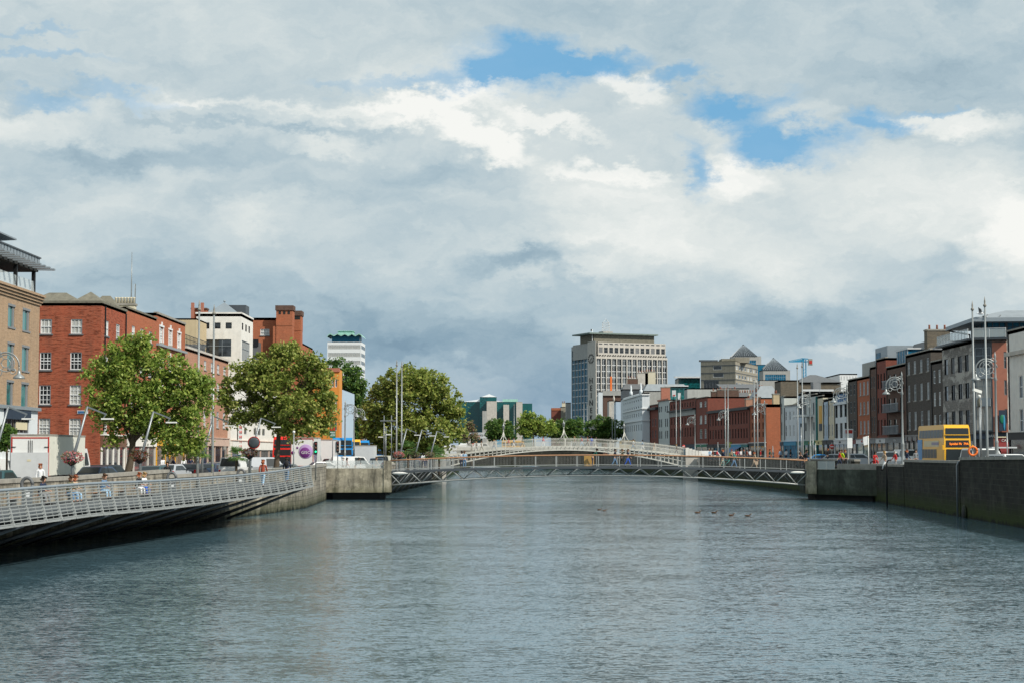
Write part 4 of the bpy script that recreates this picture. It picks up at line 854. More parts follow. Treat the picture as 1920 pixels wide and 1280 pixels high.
b.part('copper_crown', crown); b.done()
# teal glass offices behind the trees
y0 = 1000; b = Bld('glass_offices', 'teal glass and pale stone office block with stepped gables behind the trees', (-15, 1010, ZL)); X = lambda px: at(px, 780, y0).x; Z = lambda py: at(900, py, y0).z
def gblock(pa, pb, pt, mat, d=30, yo=0, wins=None):
    F0, F1 = (X(pa), y0 + yo), (X(pb), y0 + yo); Ln = flen(F0, F1)
    b.block([F0, F1, (F1[0], y0 + d), (F0[0], y0 + d)], ZL, Z(pt), mat, {0: wins(Ln, Z(pt)) if wins else ()}, par=.1)
curt = lambda Ln, zt_: [(.4, Ln - .4, zt_ - 4.1 * k - 3.9, zt_ - 4.1 * k - .6, 'green') for k in range(int((zt_ - 6) / 4.1))]
WC_key = None
gblock(860, 900, 752.5, 'glass_green', wins=lambda L_, z_: [(.3, L_ / 3, z_ - 4 * k - 4, z_ - 4 * k - .3, 'green') for k in range(8)] + [(L_ / 3 + .1, L_ * .66, z_ - 4 * k - 4, z_ - 4 * k - .3, 'green') for k in range(8)])
gblock(900, 931, 744, 'glass_green', yo=-6, wins=lambda L_, z_: [(.3, L_ / 2, z_ - 4 * k - 4, z_ - 4 * k - .3, 'green') for k in range(8)])
gblock(905, 913, 770, 'grey_concrete', yo=-9); gblock(913, 931.5, 752, 'limestone', yo=-9); gblock(931.5, 968, 752.5, 'glass_green', yo=0, wins=lambda L_, z_: [(1 + L_ / 3 * j, L_ / 3 * (j + 1), z_ - 4 * k - 4, z_ - 4 * k - .3, 'green') for k in range(7) for j in range(3)])
gblock(944, 954.5, 758, 'limestone', yo=-5); gblock(968, 979.5, 753, 'limestone', yo=-4); gblock(979.5, 998, 755.5, 'glass_green', yo=2, wins=lambda L_, z_: [(.3, L_ / 2, z_ - 4 * k - 4, z_ - 4 * k - .3, 'green') for k in range(7)])
b.hip(X(903), X(931), y0 - 5, y0 + 12, Z(744), Z(738) - Z(744), 'c_silver'); b.hip(X(868), X(945), y0 + 4, y0 + 28, Z(752), Z(745) - Z(752), 'c_silver')
b.part('roof_plant', lambda m_: m_.mat('copper_green').box(X(942), X(971), y0 + 5, y0 + 15, Z(752), Z(747)))
b.done()
# viaduct lattice seen under the trees
m_ = MB().mat('c_silver'); t = thing('railway_bridge', 'pale lattice railway bridge far away under the teal offices', 'bridge', (-20, 850, 0)); Xv = lambda px: at(px, 820, 850).x; zA, zB = at(900, 820, 850).z, at(900, 811, 850).z
m_.bar((Xv(860), 850, zA), (Xv(940), 850, zA), .5); m_.bar((Xv(860), 850, zB), (Xv(940), 850, zB), .5)
for i in range(20): xa, xb = Xv(860 + i * 4), Xv(864 + i * 4); m_.bar((xa, 850, zA), (xb, 850, zB), .3); m_.bar((xa, 850, zB), (xb, 850, zA), .3)
m_.build('lattice_girder', t); m_ = MB().mat('limestone'); m_.box(Xv(878), Xv(884), 848, 853, -1, zA - .3); m_.box(Xv(932), Xv(938), 848, 853, -1, zA - .3); m_.build('pier', t)
# ================================================================== RIGHT BANK
def rp(px, py=750):
    r = ray(px, py); k = r.x / r.y
    if k > .1667: return (52.0, 52.0 / k)
    y = (52 + .088 * 312) / (k + .088); return (k * y, y)       # facade line turning with the river
RB = {}
def house(name, label, pr, pl, top, mat, cols, rows, st, depth=12, roofm='slate', extra=None, par=.35, shopk=None, capm='cap_stone', endwall=None, jog=0):
    """terraced house: pr = near edge (right in the photo), pl = far edge, facade faces the river"""
    R, L_ = rp(pr), rp(pl); R = (R[0] + jog, R[1]); L_ = (L_[0] + jog, L_[1])
    zt = onseg(L_, R, pr - (pr - pl) * .02, top)[1]; b = Bld(name, label, (R[0] + 3, (R[1] + L_[1]) / 2, ZR))
    L_ = (L_[0] + (R[0] - L_[0]) * .004, L_[1] + (R[1] - L_[1]) * .004)
    w = pgrid(L_, R, cols, rows, st, pr) if cols else []
    dx = depth
    b.block([L_, R, (R[0] + dx, R[1]), (L_[0] + dx, L_[1])], ZR, zt, mat, {0: w}, par=par, roof=roofm, mats={1: endwall or mat})
    if capm: b.band(L_, R, zt - .02, zt + .14, capm, .08, 'parapet_cap')
    if shopk: b.shop(L_, R, .1, flen(L_, R) - .1, ZR, shopk.pop('top', 6.7), **shopk)
    b.L, b.R, b.zt = L_, R, zt
    b.part('downpipe', lambda m_: m_.mat('black_iron').box(L_[0] - .12, L_[0] - .01, L_[1] - .45, L_[1] - .33, ZR + 4, zt - .3))
    if pl % 2 < 1.2: ax, ay = R[0] + 3.5, (R[1] + L_[1]) / 2; b.part('roof_aerial', lambda m_: (m_.mat('galvanised').bar((ax, ay, zt - .4), (ax, ay, zt + 2.3), .05), [m_.bar((ax - .5, ay - .4 + i * .2, zt + 2.0), (ax + .5, ay - .4 + i * .2, zt + 2.0), .03) for i in range(5)], m_.bar((ax, ay - .5, zt + 2.0), (ax, ay + .5, zt + 2.0), .03)))
    if extra: extra(b)
    b.done(); return b
def ec(pr, pl, n, wf=.45): # evenly spaced columns in photo pixels
    s = (pr - pl) / n; return [(pl + s * (i + .5 - wf / 2), pl + s * (i + .5 + wf / 2)) for i in range(n)]
def ex1(b):
    b.band(b.L, b.R, b.zt - 2.6, b.zt - 2.2, 'limestone', .35, 'cornice', .1)
house('rendered_building', 'pale stone-grey building at the right edge with a heavy cornice', 1990, 1891, 598, 'white_stone', [(1911, 1918), (1936, 1950)], [(691, 738), (759, 806)], 'slimw', extra=ex1, shopk=dict(fas='c_black', pil='c_black', n=3, text='OPEN', tcol='c_cream'))
# corner block with the glass penthouse
A, B_ = rp(1768), rp(1827); C_ = (at(1889.5, 760, 190.6).x, 190.6); zt = onseg(A, B_, 1826, 638)[1]; za = onseg(A, B_, 1770, 651)[1]
b = Bld('corner_block', 'corner apartment block with glazed penthouse, patched stone side and terracotta front', (55, 198, ZR))
w0 = pgrid(A, B_, [(1771.5, 1778), (1784, 1791), (1797, 1804.5), (1810, 1817.5)], [(667, 698), (719, 748), (769, 800)], 'dark', 1800)
D_, E_ = (at(1862, 760, 190.9).x, 190.9), None
w1 = pgrid(B_, D_, [(1829, 1859)], [(651, 690), (709, 746), (761, 806)], 'penth', 1845)
b.block([A, B_, D_, C_, (C_[0] + 6, 206), (A[0] + 10, A[1])], ZR, zt, 'stone_patch', {0: w0, 1: w1, 2: pgrid(D_, C_, [(1883, 1888)], [(659, 690), (712, 740), (766, 793)], 'slim', 1885)}, par=.3, mats={1: 'dark_panel', 2: 'terracotta'})
b.part('rendered_strip', lambda m_: m_.mat('purple_render').add([(A[0] + (B_[0] - A[0]) * f - .03, A[1] + (B_[1] - A[1]) * f, z) for f, z in ((.76, zt - 8.5), (1.0, zt - 8.5), (1, zt - .4), (.84, zt - .4))], [(0, 1, 2, 3)])) if 0 else None
for z0_, z1_ in ((690, 709), (746, 761)):
    zz0, zz1 = onseg(B_, D_, 1845, z1_)[1], onseg(B_, D_, 1845, z0_)[1]; b.band(B_, D_, zz0, zz1, 'zinc', .25, 'bay_panel', -.25)
b.band(A, B_, zt, zt + .22, 'dark_panel', .75, 'terrace_edge', .2); b.band(B_, C_, zt + .001, zt + .221, 'dark_panel', .75, 'terrace_edge', .2)
def glassrail(p0, p1, z, nm='glass_balustrade'):
    d_ = Vector((p1[0] - p0[0], p1[1] - p0[1])); n_ = Vector((d_.y, -d_.x)).normalized() * .6
    def f(m_):
        m_.mat('balustrade_glass').bar((p0[0] + n_.x, p0[1] + n_.y, z + .75), (p1[0] + n_.x, p1[1] + n_.y, z + .75), .03, .95); m_.mat('c_silver').bar((p0[0] + n_.x, p0[1] + n_.y, z + 1.28), (p1[0] + n_.x, p1[1] + n_.y, z + 1.28), .07, .06)
        k = int(d_.length / 1.3)
        for i in range(k + 1): q = Vector(p0) + d_ * (i / k) + n_; m_.bar((q.x, q.y, z + .2), (q.x, q.y, z + 1.28), .05)
    b.part(nm, f)
glassrail(A, B_, zt); glassrail(B_, C_, zt)
ztp = zt + 2.15; ztp_roof = ztp + .39; pA, pB, pC = (A[0] + 2.6, A[1] - 4), (B_[0] + 2, B_[1] + 2), (C_[0] + 6, 193)
b.part('penthouse', lambda m_: m_.mat('glass_blue').prism([pA, pB, pC, (C_[0] + 8, 206), (A[0] + 10, A[1])], zt + .1, ztp))
def mull(m_):
    m_.mat('dark_panel')
    for P_, Q_, n in ((pA, pB, 9), (pB, pC, 10)):
        for i in range(n + 1): x, y = P_[0] + (Q_[0] - P_[0]) * i / n, P_[1] + (Q_[1] - P_[1]) * i / n; m_.bar((x, y - .05, zt), (x, y - .05, ztp), .09 if i % 3 else .28)
        m_.bar((P_[0] - .03, P_[1] - .03, zt + 1.6), (Q_[0] - .03, Q_[1] - .05, zt + 1.6), .07)
b.part('mullions', mull)
rA, rB, rC = (A[0] + .6, A[1] + .5), (B_[0] - .1, B_[1] - .2), (C_[0] + 9, 190.2)
def proof(m_):
    z0_, z1_ = ztp - .05, ztp + .38; m_.mat('zinc'); top = [rA, rB, rC, (rC[0] + 3, 206), (A[0] + 10, A[1] + 2)]
    m_.prism(top, z0_, z1_, False, True); cx = [(p[0] + (60.5 - p[0]) * .55, p[1] + (198 - p[1]) * .55) for p in top]
    for i in range(5): a, c = top[i], top[(i + 1) % 5]; ia, ic = cx[i], cx[(i + 1) % 5]; m_.mat('lead').face([(a[0], a[1], z1_), (c[0], c[1], z1_), (ic[0], ic[1], z1_ + 1.1), (ia[0], ia[1], z1_ + 1.1)])
    m_.face([(p[0], p[1], z1_ + 1.1) for p in cx])
b.part('penthouse_roof', proof)
b.part('roof_strut', lambda m_: m_.mat('black_iron').tube([(pA[0] - .3, pA[1], zt + .2), (pA[0] - .3, pA[1], zt + 1.3), (rA[0] + .3, rA[1] - .3, ztp - .1)], .1, 6))
P0, P1 = at(1872.5, 768, 190.4), at(1887, 807, 190.4)
b.part('mural_panel', lambda m_: (m_.mat('c_navy').box(P0.x, P1.x, 190.3, 190.42, P1.z, P0.z), m_.mat('c_green').ball((P0.x + .35, 190.28, P0.z - 1.0), (.3, .04, .5), 8, 6), m_.mat('c_sky').ball((P0.x + .55, 190.28, P0.z - 1.4), (.12, .05, .9), 8, 6)))
b.shop(A, B_, .1, flen(A, B_) - .1, ZR, 6.7, 'c_navy', 'c_black', 3); b.shop(B_, C_, .1, flen(B_, C_) - .1, ZR, 6.9, 'c_navy', 'c_black', 2, text='BAR', tcol='c_white')
b.shop((C_[0] - 1.7, C_[1] - .6), (C_[0] + .6, C_[1] - .6), 0, 2.3, ZR, 6.4, 'c_wine', 'c_cream', 1, text='CAFE', tcol='c_white', awn='c_wine'); b.done()
def ex3(b):
    x, y = rp(1760); b.part('lean_roof', lambda m_: m_.mat('slate_moss').add([(b.L[0], b.L[1], b.zt - .3), (b.R[0], b.R[1], b.zt), (b.R[0] + 6, b.R[1], b.zt + 2.4), (b.L[0] + 6, b.L[1], b.zt + 1.0)], [(0, 1, 2, 3)]))
house('narrow_brick_house', 'narrow dark brown brick house tucked against the patched corner block', 1767.6, 1746.5, 674, 'dark_brick', [(1750.5, 1754.5), (1760, 1764)], [(691, 716), (733, 759), (776, 803)], 'slimw', extra=ex3, shopk=dict(fas='c_granite', pil='c_granite', n=2))
def ex4(b):
    y = (b.L[1] + b.R[1]) / 2; xa = b.R[0]
    q_ = at(1757, 621, 222); b.chimney(q_.x, 222, 3.0, 1.6, b.zt - 1, q_.z, 'rubble', 3, 'terracotta')
    for yy in (b.L[1] - 3, b.L[1] - 8): b.hip(xa + .6, xa + 9, yy - 2.4, yy + 2.4, b.zt - .35, 1.7, 'slate')
    for i in range(5):
        z = ZR + 2.1; P_ = (b.L[0] + (b.R[0] - b.L[0]) * (i + .5) / 5, b.L[1] + (b.R[1] - b.L[1]) * (i + .5) / 5)
        b.part('arched_window', lambda m_: (m_.mat('glass_dark').lathe([(.45, -.06), (.45, .02)], (P_[0] - .2, P_[1], z + 1.2), 14, Matrix.Rotation(PI / 2, 4, 'Y')), m_.box(P_[0] - .26, P_[0] - .18, P_[1] - .45, P_[1] + .45, z - 1.1, z + 1.2)))
house('dark_brick_house', 'dark brown Georgian brick house with white blinds, four windows wide, behind the bus', 1746, 1699.5, 655, 'dark_brick', [(1702.5, 1706.5), (1713.5, 1718), (1725.5, 1730), (1738, 1742.5)], [(669, 694), (715, 747), (768, 803)], 'sashb', extra=ex4, shopk=dict(fas='c_granite', pil='c_granite', n=5, glass='grey_concrete', top=6.9))
def ex5(b):
    xa = b.R[0] + .8; yr, yl = b.R[1] + 1, b.L[1] - 2
    zb_ = b.zt - .3; b.part('mansard', lambda m_: m_.mat('slate').add([(xa + 1.2, yr, zb_), (xa + 1.2, yl, zb_), (xa + 2.6, yl, zb_ + 3.4), (xa + 2.6, yr, zb_ + 3.4), (xa + 8, yr, zb_), (xa + 8, yl, zb_), (xa + 6.6, yl, zb_ + 3.4), (xa + 6.6, yr, zb_ + 3.4)], [(0, 3, 2, 1), (4, 5, 6, 7), (3, 7, 6, 2), (0, 4, 7, 3), (1, 2, 6, 5)]))
    b.part('penthouse_glazing', lambda m_: (m_.mat('glass_blue').box(xa, xa + 3, yr + 1, yl - 1, zb_, zb_ + 2.3), m_.mat('c_silver').box(xa - .1, xa + 3, yr + .8, yl - .8, zb_ + 2.302, zb_ + 2.5), [m_.box(xa - .06, xa, yr + 1 + i * 1.5, yr + 1.12 + i * 1.5, zb_, zb_ + 2.3) for i in range(int((yl - yr - 2) / 1.5) + 1)]))
    for k, (py, n_) in enumerate(((724, 0), (769, 1), (811, 2))):
        z = onseg(b.L, b.R, 1690, py)[1]; b.part('balcony', lambda m_: (m_.mat('dark_panel').box(b.R[0] - .9, b.R[0], b.R[1] + 1, b.L[1] - 1, z - .15, z), m_.mat('zinc').box(b.R[0] - .9, b.R[0] - .86, b.R[1] + 1, b.L[1] - 1, z + .95, z + 1.02), [m_.box(b.R[0] - .9, b.R[0] - .87, yy, yy + .03, z, z + .95) for yy in [b.R[1] + 1 + .22 * i for i in range(int((b.L[1] - b.R[1] - 2) / .22))]]))
house('balcony_apartments', 'reddish brown apartment building with railed balconies and a slate mansard penthouse', 1699, 1662.5, 681, 'brown_brick', [(1666, 1670.5), (1676, 1681), (1687.5, 1692.5)], [(696, 724), (742, 769), (783, 811)], 'dark', extra=ex5, shopk=dict(fas='c_grey', pil='c_granite', n=3, text='PIZZA', tcol='c_white'))
M['brown_brick_r'] = M['brown_brick']
house('dark_red_house', 'dark red brick house with narrow slit windows and a dark door bay', 1662, 1643.5, 670, 'maroon_brick', [(1646, 1648.5), (1651.5, 1654), (1657.5, 1660)], [(697, 726), (743, 773), (785, 815)], 'dark', shopk=dict(fas='c_silver', pil='c_granite', n=2, text='LUX', tcol='c_black'))
def ex6(b):
    xa = b.R[0] + .8; b.part('metal_penthouse', lambda m_: (m_.mat('zinc').box(xa, xa + 7, b.R[1] - 4, b.L[1] - .2, b.zt - .4, b.zt + 2.7), m_.mat('glass_blue').box(xa - .05, xa - .002, b.R[1] + .5, b.L[1] - .8, b.zt, b.zt + 2.0)))
house('brown_brick_house', 'slim brown brick house below a grey metal penthouse', 1643, 1631.5, 686, 'brown_brick', [(1633.5, 1635.8), (1638, 1640.3)], [(704, 726), (743, 769), (780, 810)], 'slim', extra=ex6, shopk=dict(fas='c_grey', pil='c_granite', n=2))
def ex7(b):
    xa = b.R[0] + .8; b.part('roof_terrace', lambda m_: (m_.mat('grey_concrete').box(xa, xa + 7, b.R[1] + .2, b.L[1] - .3, b.zt - .4, b.zt + 2.2)))
house('red_brick_house', 'bright red brick house three windows wide beside the brown brick pair', 1631, 1606.5, 704, 'orange_brick', [(1612, 1615), (1618.5, 1622), (1625.5, 1629)], [(713, 738), (751, 775), (787, 812)], 'sashb', extra=ex7, shopk=dict(fas='c_white', pil='c_grey', n=2, glass='glass_teal', text='MUSIC', tcol='c_red'))
recol = M['maroon_brick']
house('dark_brick_house', 'dark soot-brown brick house beside the white balustraded house', 1606, 1590.5, 709, 'dark_brick', [(1594, 1597), (1600.5, 1603.5)], [(718, 739), (751, 773), (785, 808)], 'slim', shopk=dict(fas='c_wine', pil='c_black', n=2))
def ex8(b):
    b.part('roof_balustrade', lambda m_: [m_.mat('c_blue').box(b.R[0] - .05, b.R[0] + .02, b.R[1] + .8 + i * 1.6, b.R[1] + 1.9 + i * 1.6, b.zt - 1.4, b.zt - .2) for i in range(5)]); b.band(b.L, b.R, b.zt - 1.9, b.zt - 1.6, 'white_render', .25, 'cornice')
    b.chimney(b.R[0] + 4, b.L[1] - 3, 2.5, 1, b.zt - .5, b.zt + 1.2, 'white_render', 4)
house('white_house', 'white three-bay house with a blue-backed roof balustrade and large windows', 1590, 1564.5, 733, 'white_render', [(1566.5, 1570.5), (1575, 1579.5), (1583.5, 1587.5)], [(753, 780), (791, 820)], 'dark', extra=ex8, shopk=dict(fas='c_silver', pil='c_white', n=3, text='GALLERY', tcol='c_black'))
house('cream_house', 'small cream house between the pale blue house and the white balustraded house', 1564, 1552.5, 745, 'cream_render', [(1554, 1556), (1559, 1561)], [(756, 780), (794, 817)], 'slimw', shopk=dict(fas='c_black', pil='c_navy', n=1))
house('pale_blue_house', 'small pale blue house between the yellow gable and the cream house', 1552, 1543.5, 748, 'blue_render', [(1544.8, 1546.5), (1549, 1550.7)], [(757, 781), (795, 817)], 'slimw', shopk=dict(fas='c_black', pil='c_navy', n=1))
def ex9(b):
    P_ = at(1533, 783, b.R[1] - .1); 
    b.part('green_corner_pipe', lambda m_: m_.mat('c_teal').box(b.L[0] - .25, b.L[0] + .45, b.L[1] - 1.2, b.L[1] - .5, ZR, b.zt))
    yy = (b.L[1] + b.R[1]) / 2
    b.part('wall_poster', lambda m_: (m_.mat('c_amber').box(b.R[0] - .06 - 0, b.R[0] + .5, b.R[1] + 1, b.R[1] + 3.5, 9.5, 12.5), m_.mat('c_navy').box(b.R[0] - .08, b.R[0] + .4, b.R[1] + 1, b.R[1] + 3.5, 8.3, 9.5)))
house('yellow_gable_house', 'yellow and white gabled house with a green corner strip and posters', 1543, 1530.5, 741, 'cream_render', [], [], 'slim', extra=ex9, shopk=dict(fas='yellow_render', pil='yellow_render', n=1, text='HOTEL', tcol='c_black'))
def ex10(b):
    x, y = b.R[0] - 1.6, (b.L[1] + b.R[1]) / 2; z = onseg(b.L, b.R, 1520, 777)[1]
    t = thing('rooftop_statue', 'black horse and rider statue on a white ledge of the grey house', 'statue', (x, y, z), 0)
    b.part('ledge', lambda m_: m_.mat('c_white').box(b.R[0] - 2.6, b.R[0], y - 3.2, y + 3.2, z - .35, z))
    m_ = MB().mat('black_iron'); m_.ball((x, y, z + 1.5), (.4, 1.2, .5), 10, 6); 
    for dy_ in (-.8, .8):
        for dx_ in (-.2, .2): m_.tube([(x + dx_, y + dy_, z + 1.4), (x + dx_, y + dy_ * 1.15, z + .7), (x + dx_, y + dy_, z)], [.16, .09, .08], 6)
    m_.tube([(x, y - 1.0, z + 1.7), (x, y - 1.5, z + 2.4), (x, y - 2.0, z + 2.3)], [.3, .2, .1], 8); m_.tube([(x, y, z + 1.8), (x, y, z + 2.9), (x, y, z + 3.1), (x, y, z + 3.4)], [.3, .26, .12, .16], 8); m_.tube([(x, y, z + 2.7), (x, y - .6, z + 2.3)], .1, 6); m_.build('horse_and_rider', t)
house('grey_house', 'off-white house with a statue ledge and green pub front', 1530, 1507.5, 738, 'pale_grey_render', [(1509.5, 1512), (1517, 1520), (1524.5, 1527)], [(753, 776), (790, 806)], 'slim', extra=ex10, shopk=dict(fas='c_green', pil='c_green', n=3, text='PUB', tcol='c_amber'))
def ex10b(b): b.hip(b.R[0] + .2, b.R[0] + 8, b.R[1] + 1, b.L[1], b.zt, 2.2, 'slate_moss')
house('narrow_blue_house', 'narrow blue-grey house beside the off-white statue house', 1507, 1494.5, 736, 'blue_render', [(1500, 1503)], [(752, 775), (792, 815)], 'slim', shopk=dict(fas='c_teal', pil='c_grey', n=1))
house('white_corner_house', 'white corner house with a sky blue shop beneath a rubble gable', 1494, 1470.5, 758, 'white_render', [(1472.5, 1475), (1480, 1482.5), (1487, 1489.5)], [(769, 786), (795, 817)], 'slimw', extra=ex10b, shopk=dict(fas='c_sky', pil='c_sky', n=2, glass='glass_blue'))
house('grey_strip_house', 'very narrow pale grey house end beside the lane', 1470, 1463.5, 742, 'pale_grey_render', [(1465, 1466.5)], [(755, 775), (790, 815)], 'slim', shopk=dict(fas='c_navy', pil='c_grey', n=1))
# old rubble and slate building rising behind that group
def behind(name, label, pa, pb, pt, y, mat, depth=10, zb=ZR, wins={}, extra=None, roof='lead', par=.3, cat='building'):
    F0, F1 = (at(pa, 750, y).x, y), (at(pb, 750, y).x, y); zt = at((pa + pb) / 2, pt, y).z
    b = Bld(name, label, ((F0[0] + F1[0]) / 2, y, zb), cat); Ln = flen(F0, F1)
    b.block([F0, F1, (F1[0], y + depth), (F0[0], y + depth)], zb, zt, mat, {k: (v(Ln, zt) if callable(v) else v) for k, v in wins.items()}, par=par, roof=roof)
    b.F0, b.F1, b.zt = F0, F1, zt
    if extra: extra(b)
    b.done(); return b
def exs(b):
    z = at(1530, 700, 352).z; m_ = MB().mat('slate'); x0, x1 = b.F0[0] - .3, b.F1[0] + .3; A_, B2 = (x0 + 3.6, 357, z), (x1 - 4.6, 357, z); c = [(x0, 351.6, b.zt), (x1, 351.6, b.zt), (x1, 363, b.zt), (x0, 363, b.zt)]
    m_.face([c[0], c[1], B2, A_]); m_.face([c[2], c[3], A_, B2]); m_.face([c[1], c[2], B2]); m_.face([c[3], c[0], A_]); m_.build('roof', b.root)
behind('rubble_building', 'old brown rubble stone building with a big slate hipped roof behind the white houses', 1497, 1577, 716, 352, 'rubble', 11, extra=exs)
behind('rubble_gable', 'low brown rubble gable beside the old slate-roofed building', 1464, 1499, 712, 349, 'rubble', 8)
behind('white_roof_block', 'distant white roofed building with a domed skylight over the rooftops', 1575, 1608, 700, 420, 'c_white', 20, wins={0: lambda L_, z: [(L_ * k / 6 + .3, L_ * (k + 1) / 6 - .3, z - 1.6, z - .6, 'slim') for k in range(6)]})
behind('pavilion_building', 'flat roofed pavilion with a wide pale canopy above the white houses', 1508, 1560, 733, 338, 'pale_grey_render', 5, extra=lambda b: (b.band(b.F0, b.F1, b.zt, b.zt + .4, 'c_silver', .3, 'canopy_roof', .3), b.part('clerestory', lambda m_: m_.mat('c_grey').box(b.F0[0] + 2, b.F1[0] - 2, 339, 342, b.zt + .41, b.zt + 1.9))))
# ---- long red terraces past the lane
house('red_brick_block', 'tall red brick block whose broad end wall faces down the river beside the lane', 1436.5, 1405.5, 757, 'orange_brick', ec(1434, 1407, 4, .3), [(770, 783), (790, 803), (808, 818)], 'dark', depth=10.5, extra=lambda b: (b.chimney(b.R[0] + 2.5, b.R[1] + 4, 1.2, 2, b.zt - .3, b.zt + 2, 'tan_render', 3, 'terracotta', 'y'), b.part('hanging_lantern_sign', lambda m_: m_.mat('c_black').lathe([(.9, -.1), (.9, .1)], (b.R[0] + 4.2, b.R[1] - .1, 5.8), 16, Matrix.Rotation(PI / 2, 4, 'X')))), shopk=dict(fas='c_black', pil='c_white', n=3), par=.6)
house('red_brick_terrace', 'long reddish brown brick terrace with tall paired windows and colourful shops', 1405, 1327.5, 762, 'maroon_brick', ec(1403, 1329, 14, .36), [(770, 793), (801, 820)], 'dark', depth=11, capm='c_black', extra=lambda b: (b.band(b.L, b.R, b.zt - .5, b.zt - .05, 'c_black', .5, 'cornice'), [b.chimney(b.R[0] + 3, b.L[1] + (b.R[1] - b.L[1]) * f, 1.4, 2.4, b.zt - .3, b.zt + 2.2, 'pale_brick', 4, 'terracotta', 'y') for f in (.45, .75)]))
# its shops, one by one
Lq, Rq = rp(1327.5), rp(1405); 
def shopper(pa, pb, top=6.5, **k):
    b = Bld('shop_unit', k.pop('label'), ((Lq[0] + Rq[0]) / 2, (Lq[1] + Rq[1]) / 2, ZR), 'shop'); 
    u0, u1 = onseg(Lq, Rq, pa, 830)[0], onseg(Lq, Rq, pb, 830)[0]; d_ = Vector((Rq[0] - Lq[0], Rq[1] - Lq[1])).normalized(); n_ = Vector((d_.y, -d_.x)) * .12
    b.shop((Lq[0] + n_.x, Lq[1] + n_.y), (Rq[0] + n_.x, Rq[1] + n_.y), u0, u1, ZR, top, **k)
shopper(1328, 1340, fas='c_black', pil='c_black', n=2, label='black shop front at the far end of the red terrace')
shopper(1340.5, 1352, fas='c_black', pil='c_navy', n=2, glass='glass_blue', label='navy shop front under the red terrace')
shopper(1352.5, 1365, fas='c_black', pil='c_grey', n=2, label='grey shop front under the red terrace')
shopper(1365.5, 1373, fas='c_lime', pil='c_lime', n=1, glass='c_lime', label='lime yellow shop front under the red terrace', top=6.9)
shopper(1373.5, 1392, fas='c_sky', pil='c_white', n=3, glass='glass_teal', label='pale shop front with a bright blue canopy under the red terrace', awn='c_blue')
shopper(1392.5, 1404.5, fas='c_teal', pil='c_white', n=2, label='teal and white shop front under the red terrace')
def exbr(b):
    for f in (.12, .8): b.part('white_window_bay', lambda m_: None) if 0 else None
    b.chimney(b.R[0] + 4, b.L[1] - 8, 5, 1.6, b.zt - .2, b.zt + 1.3, 'brown_brick', 5); b.chimney(b.R[0] + 5, b.R[1] + 3, 5, 1.6, b.zt - .2, b.zt + 1.6, 'brown_brick', 3)
house('maroon_brick_house', 'dark red brick house with white Georgian windows next to the long cornice building', 1326.8, 1304.5, 743, 'maroon_brick', [(1312, 1316.5), (1321, 1324.5)], [(751, 761), (777, 793), (803, 820)], 'sash', extra=exbr, shopk=dict(fas='c_green', pil='c_white', n=2, text='BANK', tcol='c_white'))
def exlong(b):
    z = onseg(b.L, b.R, 1300, 765)[1]; b.band(b.L, b.R, z - .25, z + .1, 'c_black', .8, 'cornice', .2); b.band(b.L, b.R, z - 1.5, z - .26, 'grey_concrete', .2, 'frieze')
house('cornice_building', 'long dark brick building with a heavy projecting cornice and grey frieze', 1304, 1255.5, 745, 'maroon_brick', ec(1302, 1257, 9, .32), [(751, 760), (779, 792), (799, 817)], 'dark', depth=10, extra=exlong, shopk=dict(fas='c_navy', pil='c_black', n=6, glass='glass_blue'))
def exg(b):
    b.band(b.L, b.R, b.zt - .1, b.zt + .3, 'terracotta', .3, 'eaves', .2)
house('grey_green_house', 'tall pale grey-green house with arched windows and an orange eave', 1255, 1234.5, 748, 'pale_grey_render', [(1236, 1238), (1239.5, 1241.5), (1247, 1249), (1250.5, 1252.5)], [(759, 770), (783, 799), (806, 821)], 'slim', extra=exg, shopk=dict(fas='c_grey', pil='c_grey', n=2))
def exb2(b):
    z = onseg(b.L, b.R, 1232, 767)[1]; b.band(b.L, b.R, z, z + .6, 'c_black', .9, 'cornice', .3); b.chimney(b.R[0] + 2.5, b.R[1] + 6, 2.4, 2.4, b.zt - .4, b.zt + 4.6, 'terracotta', 0)
house('brown_cornice_house', 'narrow dark brick house with a black cornice between white and grey houses', 1234, 1213.5, 757, 'maroon_brick', ec(1232, 1216, 3, .34), [(760, 766), (783, 798), (805, 820)], 'slim', extra=exb2, shopk=dict(fas='c_navy', pil='c_black', n=2))
# the big white building: its end wall faces the camera
R_, L_ = (at(1204, 760, 470).x, 470.), (at(1168, 760, 520).x, 520.); F1 = (at(1218, 760, 470).x, 470.)
b = Bld('white_building', 'large white stuccoed building with many small windows by the far trees', (36, 490, ZR)); zt = at(1204, 735, 470).z
Ln = flen(L_, R_); w0 = [(Ln * (k + .35) / 9, Ln * (k + .65) / 9, at(1204, y1_, 470).z, at(1204, y0_, 470).z, 'slim') for k in range(9) for y0_, y1_ in ((746, 750), (759, 764), (772, 779), (794, 806))]
b.block([L_, R_, F1, (F1[0], 530), (L_[0], 530)], ZR, zt, 'white_render', {0: w0}, par=.4)
for py in (739, 765, 787): z = at(1204, py, 470).z; b.band(L_, R_, z - .15, z + .2, 'c_white', .3, 'cornice', 0); b.band(R_, F1, z - .15, z + .2, 'c_white', .3, 'cornice', .1)
for px in (1180, 1192): q = at(px, 722, 495); b.part('finial', lambda m_: m_.mat('white_render').lathe([(.5, zt - .3), (.45, zt + .8), (.2, zt + 1.0), (.3, zt + 1.6), (.04, q.z)], (q.x, 475 if px > 1185 else 488, 0), 8))
b.done()
behind('pale_blue_building', 'low pale blue building past the large white building', 1155, 1170, 751, 545, 'blue_render', 12, wins={0: [(.5, 1.1, 9, 11, 'slim'), (1.6, 2.2, 9, 11, 'slim')]})
